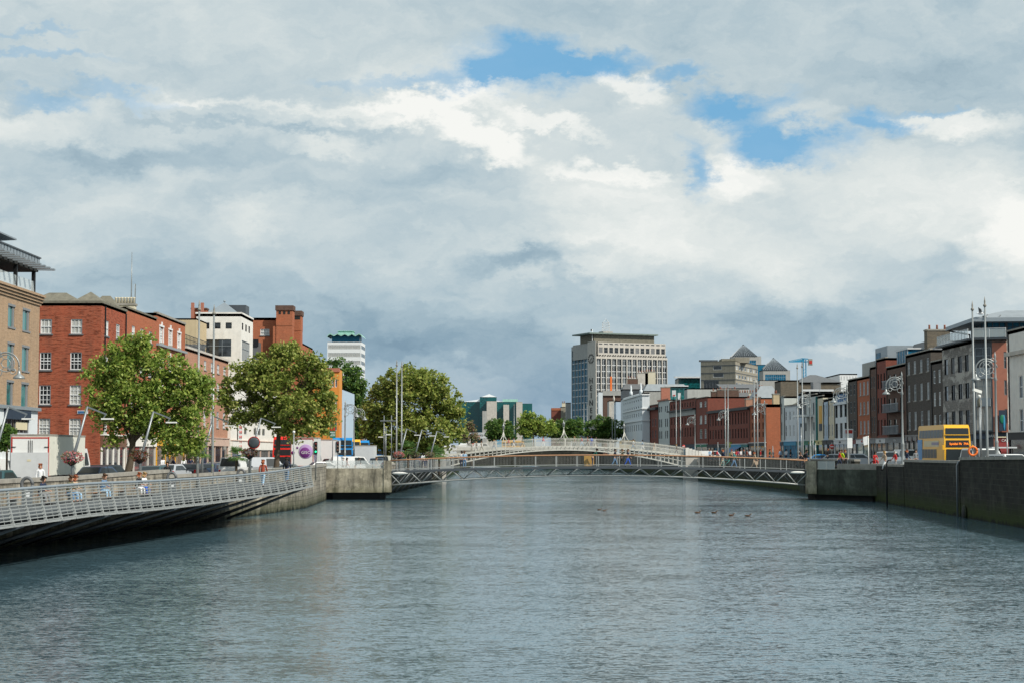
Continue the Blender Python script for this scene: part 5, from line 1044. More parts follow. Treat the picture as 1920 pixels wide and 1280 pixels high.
behind('cream_turret_house', 'pale cream turreted house beyond the trees in front of the tower', 1142, 1157, 750, 570, 'limestone', 10, extra=lambda b: b.part('spire', lambda m_: m_.mat('limestone').lathe([(.35, b.zt - 1), (.35, b.zt + .8), (.05, b.zt + 1.8)], (b.F1[0] - 1, 571, 0), 8)))
behind('stone_commercial_block', 'brown stone commercial block with a balustraded parapet before the office tower', 1131, 1215, 732, 585, 'brown_brick', 20, extra=lambda b: (b.band(b.F0, b.F1, b.zt - 1.6, b.zt, 'grey_concrete', .5, 'cornice', .2), b.part('orange_stack', lambda m_: m_.mat('c_orange').box(at(1144, 710, 590).x, at(1147.5, 710, 590).x, 590, 590.6, b.zt, at(1145, 705, 590).z))))
behind('white_slab_house', 'tall thin white wall rising before the office tower', 1122, 1130, 733, 560, 'white_render', 5)
# slate roofs and chimneys between the terraces and the tower
def mansard(name, label, pa, pb, pt, pe, y, mat='slate', depth=10, wall='grey_concrete', **k):
    def e(b):
        z = at((pa + pb) / 2, pt, y).z; x0, x1 = b.F0[0] - .2, b.F1[0] + .2; i_ = (z - b.zt) * .6
        b.part('roof', lambda m_: m_.mat(mat).add([(x0, y - .2, b.zt), (x1, y - .2, b.zt), (x1, y + depth, b.zt), (x0, y + depth, b.zt), (x0 + i_, y + i_, z), (x1 - i_, y + i_, z), (x1 - i_, y + depth - i_, z), (x0 + i_, y + depth - i_, z)], [(0, 1, 5, 4), (1, 2, 6, 5), (2, 3, 7, 6), (3, 0, 4, 7), (4, 5, 6, 7)]))
        if k.get('chim'):
            for pc, pct, cm in k['chim']: q = at(pc, pct, y + 3); b.chimney(q.x, y + 3, k.get('cw', 3.2), 1.5, b.zt, q.z, cm, k.get('np', 4))
    return behind(name, label, pa, pb, pe, y, wall, depth, extra=e)
mansard('slate_roofed_house', 'grey slate mansard with big chimneys just below the office tower', 1168, 1212, 719, 729, 520, 'slate', wall='dark_panel', chim=[(1186, 710, 'brown_brick'), (1205, 699, 'limestone'), (1219, 697, 'cream_render')])
mansard('glazed_roof_house', 'low building with a long blue glazed rooflight between chimneys', 1208, 1290, 719, 732, 505, 'lead', wall='grey_concrete')
behind('teal_office', 'teal glass office storey above the dark terraces', 1247, 1291, 724, 490, 'glass_teal', 10, wins={0: lambda L_, z: [(.3 + 1.3 * k, 1.4 + 1.3 * k, z - 2.6, z - .5, 'green') for k in range(4)]}, extra=lambda b: b.band(b.F0, b.F1, b.zt, b.zt + .3, 'c_silver', .5, 'roof_edge'))
for pa, pb, pt, lab in ((1260, 1267.5, 731, 'white roof sign board with a red mark above the dark cornice building'), (1271, 1276.5, 736, 'plain grey roof sign board above the dark cornice building')):
    F_ = at(pa, pt, 400); G_ = at(pb, pt + 12, 400); m_ = MB().mat('c_silver'); m_.box(F_.x, G_.x, 400, 400.1, G_.z, F_.z)
    if pa == 1260: m_.mat('c_red').box(F_.x + .25, G_.x - .2, 399.9, 399.99, G_.z + .2, G_.z + .45)
    m_.mat('black_iron').box(F_.x + .3, F_.x + .4, 400.02, 400.08, 14, G_.z); tag(m_.build('sign_board'), lab, 'sign')
behind('green_banded_office', 'low office with a green and blue banded top beside the concrete block', 1272, 1313, 708, 600, 'glass_green', 12, extra=lambda b: b.band(b.F0, b.F1, b.zt, b.zt + .5, 'c_silver', 1.2, 'roof_edge', 1.5))
behind('render_gable_building', 'plain beige rendered gable above the dark red terraces', 1289, 1405, 727, 430, 'grey_render', 8, extra=lambda b: b.part('slate_roof', lambda m_: m_.mat('slate').add([(at(1352, 727, 430).x, 429.8, b.zt), (b.F1[0] + 4, 429.8, b.zt - 2.5), (b.F1[0] + 4, 440, b.zt + 1.4), (at(1352, 727, 430).x, 440, b.zt + 1.4)], [(0, 1, 2, 3)])))
mansard('old_house', 'grey slate roofed house with white chimneys behind the red terrace', 1366, 1412, 735, 752, 415, 'slate', wall='cream_render', chim=[(1372, 737, 'brown_brick'), (1390, 737, 'cream_render'), (1404, 737, 'cream_render')], cw=2.6)
mansard('blue_dormer_house', 'house with blue-grey curved dormers behind the red end wall', 1416, 1462, 722, 745, 378, 'lead', wall='orange_brick', chim=[(1424, 728, 'orange_brick')], cw=1.6, np=3)
m, nt, b = newmat('glass_mixed'); geo = nd(nt, 'ShaderNodeNewGeometry').outputs['Position']
wv = nd(nt, 'ShaderNodeTexWhiteNoise'); vr = nt.nodes.new('ShaderNodeVectorMath'); vr.operation = 'SNAP'; nt.links.new(geo, vr.inputs[0]); vr.inputs[1].default_value = (1.0, 50, 2.3); nt.links.new(vr.outputs[0], wv.inputs[0])
nt.links.new(ramp(nt, wv.outputs[0], [(.3, (.02, .025, .03)), (.6, (.07, .085, .095)), (.9, (.16, .18, .19))]), b.inputs['Base Color']); b.inputs['Roughness'].default_value = .15
surf('roof_patina', (.17, .22, .20), .7, .2)
# ---- office tower with clock and sign
N_, Rr, Lf = (at(1118, 700, 640).x, 640.), (at(1251.5, 700, 652).x, 652.), (at(1071.5, 700, 665).x, 665.)
B2 = (Rr[0] + Lf[0] - N_[0], Rr[1] + Lf[1] - N_[1]); b = Bld('office_tower', 'white concrete office tower with a clock, vertical sign and green roof pavilion', (40, 650, ZR))
z_ = lambda py: onseg(N_, Rr, 1125, py)[1]; Ln = flen(N_, Rr); Ls = flen(Lf, N_)
nb = 14; bw = Ln / nb; zt = z_(667.5); zu = z_(641); ll = []
w1 = [(bw * i + .2, bw * (i + 1) - .2, ZR + 4, z_(671.5), 'none') for i in range(nb)]
us = Ls * .655; sw = us / 5; w0 = [(.35 + (us - .35) / 5 * i + .08, .35 + (us - .35) / 5 * (i + 1) - .08, ZR + 4, z_(650), 'none') for i in range(5)]
b.seg(Lf, N_, ZR, z_(643), 'grey_concrete', w0, .35); b.seg(N_, Rr, ZR, zt, 'limestone', w1, .5); b.seg(Rr, B2, ZR, zt, 'grey_concrete'); b.seg(B2, Lf, ZR, z_(643), 'grey_concrete')
dN = Vector((Rr[0] - N_[0], Rr[1] - N_[1])) / Ln; nN = Vector((dN.y, -dN.x)); dS = Vector((N_[0] - Lf[0], N_[1] - Lf[1])) / Ls; nS = Vector((dS.y, -dS.x))
def strips(P0, d_, n_, wins, rec, gm, fl, fmat, z0_):
    ang = math.atan2(d_.y, d_.x)
    for u0, u1, a, c, _ in wins:
        m_ = MB().mat(gm); T = Matrix.Translation((P0[0], P0[1], 0)) @ Matrix.Rotation(ang, 4, 'Z')
        m_.box(u0, u1, rec, rec + .02, a, c, T); m_.mat(fmat); k = 0; z = c
        while z > a: m_.box(u0, u1, rec - .1, rec - .002, z - .28, z, T); z -= fl
        um = (u0 + u1) / 2; m_.box(um - .06, um + .06, rec - .14, rec - .003, a, c, T); o = m_.build('glazing_strip', b.root)
strips(N_, dN, nN, w1, .5, 'glass_mixed', 2.3, 'c_silver', 0); strips(Lf, dS, nS, w0, .35, 'glass_blue', 2.55, 'c_silver', 0)
# upper two floors set back a little
o1 = .9; U0 = (N_[0] + dN.x * o1 - nN.x * .3, N_[1] + dN.y * o1 - nN.y * .3); U1 = (Rr[0] - dN.x * .6 - nN.x * .3, Rr[1] - dN.y * .6 - nN.y * .3); Lu = flen(U0, U1); bu = Lu / 13
wu = [(bu * i + .3, bu * (i + 1) - .3, z_(661), z_(650.5), 'slim') for i in range(13)] + [(bu * i + .35, bu * (i + 1) - .35, z_(645.5), z_(643.2), 'slim') for i in range(13)]
b.seg(U0, U1, zt - .5, zu, 'limestone', wu); b.seg(U1, (U1[0] - nN.x * 22, U1[1] - nN.y * 22), zt - .5, zu, 'grey_concrete'); b.seg((U0[0] - nN.x * 22, U0[1] - nN.y * 22), U0, zt - .5, zu, 'grey_concrete')
b.w.mat('lead').face([(p[0], p[1], zu - .4) for p in (U0, U1, (U1[0] - nN.x * 22, U1[1] - nN.y * 22), (U0[0] - nN.x * 22, U0[1] - nN.y * 22))]); b.w.face([(p[0], p[1], zt - .3) for p in (N_, Rr, B2, Lf)]); 
[b.part('small_opening', lambda m_: m_.mat('dark_under').bar((N_[0] + dN.x * u + nN.x * .02, N_[1] + dN.y * u + nN.y * .02, z_(666.6)), (N_[0] + dN.x * u + nN.x * .02, N_[1] + dN.y * u + nN.y * .02, z_(664.2)), .5, .1, (nN.x, nN.y, 0))) for u in [bw * (i + f) for i in range(nb) for f in (.3, .75)]]
# pavilion
pv_ = [Vector(N_) + dN * 1.5 - nN * 5, Vector(Rr) - dN * 3 - nN * 5, Vector(Rr) - dN * 3 - nN * 17, Vector(N_) + dN * 1.5 - nN * 17]; zp0, zp1 = zu - .4, zu + 3.2
b.part('roof_pavilion', lambda m_: (m_.mat('slate_moss').prism([(p.x, p.y) for p in pv_], zp0, zp1), m_.mat('roof_patina').prism([(p.x, p.y) for p in (pv_[0] - dN * 2.5 + nN * 1.5, pv_[1] + dN * 1 + nN * 1.5, pv_[2] + dN * 1 - nN * 2, pv_[3] - dN * 2.5 - nN * 2)], zp1, zp1 + .5, True, True), m_.mat('grey_concrete').prism([(p.x, p.y) for p in (pv_[0] + dN * 5 - nN * 2, pv_[0] + dN * 9 - nN * 2, pv_[0] + dN * 9 - nN * 6, pv_[0] + dN * 5 - nN * 6)], zp1 + .5, zp1 + 1.4)))
def mast(m_):
    c = Vector(N_) + dN * (onseg(N_, Rr, 1156, 640)[0]) - nN * 9; zt_ = at(1156, 604, 648).z; zq = at(1156, 597, 648).z; m_.mat('c_silver')
    for sx, sy in ((-1, -1), (1, -1), (1, 1), (-1, 1)):
        m_.bar((c.x + sx * 1.5, c.y + sy * 1.5, zp1), (c.x + sx * 1.1, c.y + sy * 1.1, zt_), .14); m_.bar((c.x + sx * 1.1, c.y + sy * 1.1, zt_), (c.x, c.y, zq), .1)
    k = 5
    for i in range(k):
        za_, zb_ = zp1 + (zt_ - zp1) * i / k, zp1 + (zt_ - zp1) * (i + 1) / k
        for (ax, ay), (bx, by) in (((-1, -1), (1, -1)), ((1, -1), (1, 1)), ((-1, 1), (1, 1)), ((-1, -1), (-1, 1))):
            m_.bar((c.x + ax * 1.4, c.y + ay * 1.4, za_), (c.x + bx * 1.3, c.y + by * 1.3, zb_), .09); m_.bar((c.x + ax * 1.3, c.y + ay * 1.3, zb_), (c.x + bx * 1.3, c.y + by * 1.3, zb_), .09)
b.part('lattice_mast', mast)
xs_ = at(1111, 640, 643); b.part('flagpole', lambda m_: (m_.mat('c_white').tube([(xs_.x, 645, zu - 2), (xs_.x, 645, at(1111, 618, 645).z)], .12, 6), m_.mat('c_black').box(xs_.x - .6, xs_.x - .05, 645, 645.05, at(1111, 621, 645).z, at(1111, 617.5, 645).z)))
# clock and vertical lettering on the stone strip
ang = math.atan2(dS.y, dS.x); uc = us + (Ls - us) * .48; zc_ = z_(671)
cpos = Vector((Lf[0] + dS.x * uc + nS.x * .25, Lf[1] + dS.y * uc + nS.y * .25, zc_)); ck = MB().mat('c_black'); fx = .65 if 0 else 1.0
for i in range(12):
    a_ = 2 * PI * i / 12; ck.box(-.22, .22, -.1, .05, -.32, .32, Matrix.Translation((2.6 * math.sin(a_), 0, 1.55 * math.cos(a_))) @ Matrix.Rotation(a_, 4, 'Y'))
ck.tube([(2.3 * math.sin(a_ * PI / 12), 0, 1.35 * math.cos(a_ * PI / 12)) for a_ in range(25)], .06, 4)
o = ck.build('clock', b.root, world=False); o.location = cpos - Vector(b.root.location); o.rotation_euler = (0, 0, ang)
for e_ in ((1.3, -.1, .25), (-.3, -.1, -.9)): h_ = MB().mat('c_black'); h_.bar((0, -.1, 0), e_, .12, .16); h_.build('clock_hand', o, world=False)
b.part('stone_pier', lambda m_: m_.mat('limestone').prism([(Lf[0] + dS.x * u + nS.x * k, Lf[1] + dS.y * u + nS.y * k) for u, k in ((us + .6, 0.002), (us + .6, .18), (Ls - .05, .18), (Ls - .05, .002))], ZR, z_(639)))
for i, ch in enumerate('HEINEKEN'):
    zz = z_(712.5 + 14.0 * i); textmesh(ch, 3.0, 'c_black', 'sign_letter', b.root, Vector((Lf[0] + dS.x * uc + nS.x * .3, Lf[1] + dS.y * uc + nS.y * .3, zz)) - Vector(b.root.location), (PI / 2, 0, ang), .06, 1.7)
b.done()
behind('small_brick_block', 'small dark red brick block with an orange top left of the office tower', 1034, 1051, 764, 690, 'maroon_brick', 8, extra=lambda b: b.band(b.F0, b.F1, b.zt - 1, b.zt, 'orange_brick', .2, 'parapet'))
behind('small_stone_block', 'small grey block with a white chimney left of the office tower', 1051.5, 1061, 762, 690, 'concrete', 8, extra=lambda b: b.chimney(b.F0[0] + 1.2, 692, 1.4, 1.2, b.zt, b.zt + 1.6, 'cream_render', 2))
behind('small_dark_block', 'small dark glazed block directly left of the office tower', 1061.5, 1070.5, 754, 680, 'grey_concrete', 8, wins={0: [(.3, 1.5, 12, 18, 'penth')]})
# ---- brutalist concrete block
y0 = 560.; N_ = (at(1379, 700, y0).x, y0); L_ = (at(1314, 700, 566).x, 566.); R_ = (at(1421, 700, 592).x, 592.); b = Bld('concrete_office', 'brutalist concrete office block of stacked bands with rooftop plant', (70, 570, ZR)); Zc = lambda py: onseg(L_, N_, 1370, py)[1]; zt = Zc(676)
Lw, Rw = flen(L_, N_), flen(N_, R_)
w0 = [(Lw * .36, Lw * .60, Zc(692), Zc(684.5), 'slimw'), (Lw * .36, Lw * .66, Zc(706), Zc(698), 'slimw'), (Lw * .08, Lw * .52, ZR + 2, Zc(712), 'shop')]
w1 = [(Rw * (k + .18) / 8, Rw * (k + .82) / 8, Zc(y1_), Zc(y0_), 'slimw') for k in range(8) for y0_, y1_ in ((685, 692), (701, 708), (716, 724))]
b.block([L_, N_, R_, (L_[0] + R_[0] - N_[0], L_[1] + R_[1] - N_[1])], ZR, zt, 'concrete', {0: w0, 1: w1}, par=.3)
for py in (684, 698, 711): b.band(L_, N_, Zc(py) - .12, Zc(py) + .12, 'dark_panel', .06, 'joint_line'); b.band(N_, R_, Zc(py) - .12, Zc(py) + .12, 'dark_panel', .06, 'joint_line')
b.part('rooftop_plant', lambda m_: (m_.mat('concrete').box(N_[0] + .6, N_[0] + 5.5, 566, 575, zt - .3, Zc(668)), m_.mat('slate_moss').box(N_[0] - 4, N_[0] + .5, 564, 572, zt - .3, Zc(671))))
b.part('roof_edge', lambda m_: (m_.mat('dark_panel').box(L_[0] - .5, N_[0] - 5, 566.4, 567, zt, zt + .6), [m_.mat('c_silver').bar((L_[0] + 5 + i * .7, 568, zt), (L_[0] + 5 + i * .7, 568, zt + 1.8), .07) for i in range(9)])); b.done()
# ---- pyramid roofed offices
for pa, pb, pe, pt, bot, y, lab, wn in ((1374.5, 1419, 666, 645, 667, 940, 'taller glass pyramid roofed office tower behind the concrete block', 1), (1431, 1476, 692, 670, 693, 900, 'lower glass pyramid roofed office tower beside the concrete block', 2)):
    F0, F1 = (at(pa, 690, y).x, y), (at(pb, 690, y).x, y); zt = at(pa, pe, y).z; b = Bld('pyramid_office', lab, ((F0[0] + F1[0]) / 2, y + 7, ZR)); wd = F1[0] - F0[0]
    zq = at(pa, pe + 1.5, y).z; e = 2.5 if wn == 1 else 1.5
    b.block([(F0[0], y), (F1[0] + e, y), (F1[0] + e + 2, y + 14), (F0[0], y + 14)], ZR, zq, 'grey_concrete', {0: [(1.2 + wd * .52 if wn == 1 else .9, wd - .4 if wn == 1 else wd - .8, zq - 6.2, zq - 2.2, 'blue')]}, par=.1)
    px_, cy_, z2 = (F0[0] + F1[0]) / 2, y + wd / 2, at(pa, pt, y + wd / 2).z
    def pyr(m_):
        c = [(F0[0] - .3, y - .3), (F1[0] + .3, y - .3), (F1[0] + .3, y + wd), (F0[0] - .3, y + wd)]; m_.mat('glass_dark')
        for i in range(4): m_.face([(*c[i], zq + .02), (*c[(i + 1) % 4], zq + .02), (px_, cy_, z2)])
        m_.mat('zinc')
        for i in range(13): f = i / 12; xx = c[0][0] + (c[1][0] - c[0][0]) * f; m_.bar((xx, y - .35, zq), (px_ + (xx - px_) * .12, cy_ - wd * .06 - .1, z2 - (z2 - zq) * .12), .16)
    b.part('glass_pyramid', pyr); b.done()
behind('blue_glass_link', 'blue glass link block between the two pyramid roofed towers', 1419.5, 1436, 683, 930, 'glass_blue', 10)
behind('long_glass_roof_office', 'long low office with a glass curtain below the lower pyramid', 1425, 1492, 712, 860, 'grey_concrete', 12)
# tower crane
t = thing('tower_crane', 'teal tower crane with a short jib above the rooftops', 'crane', (at(1508, 700, 700).x, 700, ZR)); xm = at(1508.5, 690, 700).x; zj = at(1508, 678, 700).z; m_ = MB().mat('c_sky')
for s_ in (-.55, .55):
    for u in (-.55, .55): m_.bar((xm + s_, 700 + u, ZR), (xm + s_, 700 + u, zj + 1), .22)
for i in range(28): z = ZR + i * 1.3; m_.bar((xm - .55, 699.45, z), (xm + .55, 699.45, z + 1.3), .14)
m_.build('tower', t); m_ = MB().mat('c_sky'); xa, xb = at(1479, 680, 700).x, xm; za_, zb_ = at(1479, 678, 700).z, at(1500, 671.5, 700).z
m_.bar((xa, 700, za_), (xb, 700, zj), .3); m_.bar((xa, 700, za_ + .3), (xb - 1, 700, zb_), .3); m_.bar((xb - 1, 700, zb_), (xb + 1.5, 700, zb_ - .2), .4); m_.bar((xb, 700, zj), (xb + 3, 700, zj + .3), .4)
for i in range(9): f = i / 9; g_ = (i + 1) / 9; m_.bar((xa + (xb - xa) * f, 700, za_ + (zj - za_) * f), (xa + (xb - xa) * g_, 700, za_ + (zb_ - za_) * g_), .16); m_.add([(xa + (xb - xa) * f, 700, za_ + (zj - za_) * f), (xa + (xb - xa) * g_, 700, za_ + (zj - za_) * g_), (xa + (xb - xa) * g_, 700, za_ + (zb_ - za_) * g_ * .9), (xa + (xb - xa) * f, 700, za_ + (zb_ - za_) * f * .9)], [(0, 1, 2, 3)])
m_.build('jib', t); m_ = MB().mat('cap_stone'); m_.box(xm + 1.6, xm + 3.2, 699.4, 700.6, zj - 1.4, zj + 1.2); m_.mat('c_red').box(xm + 1.9, xm + 3, 699.3, 699.39, zj - .8, zj + .5); m_.build('counterweight', t)
# ================================================================== vegetation
import numpy as np
def leafmat(name, cols, trans=.38):
    m, nt, b = newmat(name); g_ = nd(nt, 'ShaderNodeNewGeometry'); oc = nd(nt, 'ShaderNodeTexCoord')
    f = mixf = nt.nodes.new('ShaderNodeMath'); f.operation = 'MULTIPLY_ADD'; nt.links.new(g_.outputs['Random Per Island'], f.inputs[0]); f.inputs[1].default_value = .55
    n_ = noise(nt, g_.outputs['Position'], .9, 3, .6); s_ = nt.nodes.new('ShaderNodeMath'); s_.operation = 'MULTIPLY'; nt.links.new(n_, s_.inputs[0]); s_.inputs[1].default_value = .45; nt.links.new(s_.outputs[0], f.inputs[2])
    k = len(cols) - 1; c = ramp(nt, f.outputs[0], [(.12 + .76 * i / k, q) for i, q in enumerate(cols)])
    nt.links.new(c, b.inputs['Base Color']); b.inputs['Roughness'].default_value = .5; b.inputs['Specular IOR Level'].default_value = .35
    t = nd(nt, 'ShaderNodeBsdfTranslucent'); nt.links.new(c, t.inputs[0]); mx_ = nd(nt, 'ShaderNodeMixShader'); mx_.inputs[0].default_value = trans
    o = nt.nodes['Material Output']; nt.links.new(b.outputs[0], mx_.inputs[1]); nt.links.new(t.outputs[0], mx_.inputs[2]); nt.links.new(mx_.outputs[0], o.inputs[0])
leafmat('leaf_sunny', [(.09, .16, .03), (.19, .29, .05), (.32, .40, .08), (.48, .50, .14)])
leafmat('leaf_plane', [(.09, .145, .03), (.20, .265, .05), (.34, .375, .085), (.47, .43, .15)])
leafmat('leaf_deep', [(.03, .09, .022), (.07, .155, .034), (.13, .22, .045), (.22, .30, .06)])
leafmat('leaf_palm', [(.05, .11, .025), (.11, .21, .05), (.20, .30, .08)]); leafmat('flower_pink', [(.55, .06, .10), (.75, .22, .26), (.06, .12, .02), (.8, .5, .45)]); leafmat('flower_red', [(.30, .02, .04), (.05, .09, .02), (.45, .08, .08)]); leafmat('flower_mauve', [(.40, .16, .16), (.10, .16, .04), (.55, .35, .28)])
surf('bark', (.085, .065, .045), .9, .35, scale=4)
rng = np.random.default_rng(11)
def leafmesh(name, cen, size, mat, upbias=.45, aspect=.62):
    """one quad per leaf cluster; cen (n,3)"""
    n = len(cen); d = rng.normal(size=(n, 3)); d[:, 2] = np.abs(d[:, 2]) * (1 + upbias) ; d /= np.linalg.norm(d, axis=1)[:, None]
    a = rng.normal(size=(n, 3)); a -= (a * d).sum(1)[:, None] * d; a /= np.linalg.norm(a, axis=1)[:, None]; c = np.cross(d, a)
    s = size * rng.uniform(.65, 1.35, size=(n, 1))
    v = np.stack([cen - a * s, cen - c * s * aspect + a * s * .15, cen + a * s, cen + c * s * aspect + a * s * .15], 1).reshape(-1, 3)
    me = bpy.data.meshes.new(name); me.vertices.add(4 * n); me.vertices.foreach_set('co', v.ravel().astype(np.float32))
    me.loops.add(4 * n); me.loops.foreach_set('vertex_index', np.arange(4 * n, dtype=np.int32)); me.polygons.add(n)
    me.polygons.foreach_set('loop_start', np.arange(0, 4 * n, 4, dtype=np.int32)); me.polygons.foreach_set('loop_total', np.full(n, 4, dtype=np.int32))
    me.update(calc_edges=True); me.materials.append(M[mat]); return me
def clumps(lobes, nclump, per, csize, fill=.45):
    """lobes: [(centre, (rx, ry, rz))]; leaves gathered in small twiggy clumps set mostly near the lobe surface"""
    w = np.array([r[0] * r[1] * r[2] for _, r in lobes]) ** (2 / 3); w /= w.sum(); out = []
    for i in rng.choice(len(lobes), size=nclump, p=w):
        c, r = lobes[i]; d = rng.normal(size=3); d /= np.linalg.norm(d); rad = 1 - fill * rng.random() ** 1.6 if rng.random() < .8 else rng.random() ** .5
        p = np.array(c) + d * np.array(r) * rad * (rng.uniform(.84, 1.10) if rng.random() < .85 else rng.uniform(1.08, 1.26)); cs = csize * rng.uniform(.45, 1.2)
        q = rng.normal(size=(int(per * rng.uniform(.6, 1.4)), 3)) * cs * np.array([.55, .55, .38]); q[:, 2] -= .35 * (q[:, 0] ** 2 + q[:, 1] ** 2) / max(cs, .1)
        out.append(p + q)
    return np.concatenate(out)
def tree(name, label, base, trunk_top, lobes, nclump, per, csize, lsize, mat, tr=.2, group=None, limbs=7, fill=.45, cat='tree'):
    t = thing(name, label, cat, base, 0, group); B_ = Vector(base); w = MB().mat('bark'); T_ = Vector(trunk_top)
    mid = (B_ + T_) / 2 + Vector((random.uniform(-.1, .1), 0, 0)); w.tube([B_ - Vector((0, 0, .2)), B_ + (mid - B_) * .3, mid, T_], [tr * 1.35, tr, tr * .85, tr * .65], 9)
    for i in range(limbs):
        c, r = lobes[i % len(lobes)]; c = Vector(c) + Vector([random.uniform(-.4, .4) * q for q in r]); s_ = mid + (T_ - mid) * random.uniform(.35, 1)
        m1 = s_ + (c - s_) * .5 + Vector((0, 0, (c - s_).length * .08)); w.tube([s_, m1, c], [tr * .42, tr * .25, tr * .07], 6)
        for j in range(3): e_ = c + Vector([random.uniform(-.8, .8) * q for q in r]); w.tube([m1, (m1 + e_) / 2 + Vector((0, 0, .2)), e_], [tr * .18, tr * .1, tr * .03], 4)
    w.build('trunk', t); pts = clumps([(tuple(c), r) for c, r in lobes], nclump, per, csize, fill)
    me = leafmesh('crown', pts - np.array(B_), lsize, mat); o = bpy.data.objects.new('crown', me); COL.objects.link(o); o.parent = t; return t
def plobes(L_, y, sc, dz=.9):
    out = []
    for px, py, rx, rz in L_:
        c = at(px, py, y + random.uniform(-1, 1) * rx / sc * .35); out.append((tuple(c), (rx / sc, rx / sc * .9, rz / sc)))
    return out
b0 = at(234, 888, 111); b0.z = ZL
tree('street_tree', 'nearest sunlit street tree with a leaning trunk behind the tall parapet', b0, at(252, 800, 111),
     plobes([(238, 662, 34, 34), (262, 640, 22, 16), (205, 690, 38, 32), (262, 700, 46, 44), (310, 690, 42, 28), (352, 706, 36, 26), (375, 725, 20, 20), (200, 740, 34, 34), (250, 760, 52, 42), (310, 750, 50, 44), (352, 765, 34, 34), (340, 810, 36, 28), (358, 835, 20, 14), (300, 800, 30, 26), (208, 785, 26, 20), (215, 820, 14, 12), (262, 790, 36, 22), (385, 745, 18, 24), (330, 830, 26, 18), (180, 765, 18, 20)], 111, 28.0), 430, 62, .52, .125, 'leaf_sunny', .26, 'street trees on the sunny quay', 12)
b0 = at(516, 876, 141); b0.z = ZL
tree('street_tree', 'second olive green street tree in front of the cream stone building', b0, at(524, 790, 141),
     plobes([(545, 668, 38, 24), (500, 690, 36, 26), (465, 700, 30, 24), (580, 690, 30, 28), (600, 720, 26, 34), (440, 728, 26, 26), (520, 725, 62, 38), (470, 762, 44, 26), (560, 765, 56, 34), (606, 765, 22, 34), (520, 790, 30, 18), (450, 785, 18, 12), (585, 800, 24, 18), (550, 805, 26, 14), (425, 745, 16, 20), (600, 690, 20, 24), (530, 655, 26, 14)], 141, 22.2), 420, 62, .58, .145, 'leaf_plane', .25, 'street trees on the sunny quay', 12)
b0 = at(640, 860, 335); b0.z = ZL
tree('street_tree', 'tall dark green tree beyond the orange house and the ornate lamps', b0, at(643, 770, 335),
     plobes([(625, 695, 26, 22), (655, 700, 26, 22), (640, 730, 42, 30), (672, 730, 18, 24), (650, 770, 40, 32), (672, 790, 24, 30), (640, 810, 36, 24), (676, 755, 16, 22), (618, 750, 20, 30), (608, 700, 16, 16)], 335, 9.4), 340, 55, 1.0, .27, 'leaf_deep', .4, 'street trees on the sunny quay', 8)
b0 = at(772, 865, 272); b0.z = ZL
tree('street_tree', 'broad plane tree, largest crown, by the left end of the white arched bridge', b0, at(775, 800, 272),
     plobes([(775, 712, 42, 26), (735, 720, 28, 22), (812, 720, 30, 24), (712, 755, 26, 34), (765, 755, 60, 40), (825, 755, 34, 34), (845, 775, 22, 30), (700, 795, 26, 28), (750, 800, 52, 34), (810, 805, 46, 32), (848, 800, 18, 24), (700, 820, 20, 18), (755, 835, 44, 20), (815, 835, 26, 18)], 272, 11.4), 560, 62, 1.0, .26, 'leaf_plane', .45, 'street trees on the sunny quay', 12)
for i, (base, lob, lab) in enumerate([(936, [(936, 800, 22, 14), (925, 812, 14, 12), (950, 812, 14, 12)], 'small rounded tree on the far stone bridge, leftmost of the row'),
    (1000, [(996, 785, 18, 14), (985, 800, 18, 16), (1012, 798, 22, 16), (1028, 806, 16, 14)], 'second tree of the far row, in front of the teal offices'),
    (1062, [(1058, 798, 20, 14), (1078, 800, 18, 14), (1042, 808, 14, 12), (1068, 812, 26, 12)], 'third tree of the far row, below the tall office tower'),
    (1130, [(1130, 790, 18, 12), (1112, 802, 18, 16), (1148, 800, 20, 16), (1170, 812, 14, 10), (1135, 814, 30, 12)], 'rightmost tree of the far row, beside the white building')]):
    b0 = at(base, 850, 500 + i * 5); b0.z = 5.3 if i < 3 else 5.0
    tree('far_tree', lab, b0, at(base, 812, 500 + i * 5), plobes(lob, 500 + i * 5, 6.1), 170, 45, 1.0, .32, 'leaf_deep' if i != 1 else 'leaf_sunny', .3, 'trees on the far stone bridge', 5)
b0 = at(884, 850, 330); b0.z = ZL
tree('far_tree', 'thin pale tree right of the broad plane tree', b0, at(884, 815, 330), plobes([(882, 800, 10, 14), (890, 815, 8, 10), (872, 820, 9, 9)], 330, 9.7), 30, 30, .7, .24, 'flower_mauve', .2, None, 4)
# clipped bay tree by the tan building
b0 = at(13, 888, 113); b0.z = ZL; pts = clumps([(tuple(at(12, 812, 113)), (.55, .55, .75)), (tuple(at(14, 830, 113)), (.45, .45, .6))], 60, 60, .2, .3)
t = thing('clipped_shrub', 'clipped round-topped shrub beside the tan building shop', 'shrub', b0); w = MB().mat('bark'); w.tube([b0, at(13, 830, 113)], .07, 6); w.build('trunk', t)
me = leafmesh('crown', pts - np.array(b0), .09, 'leaf_deep'); o = bpy.data.objects.new('crown', me); COL.objects.link(o); o.parent = t
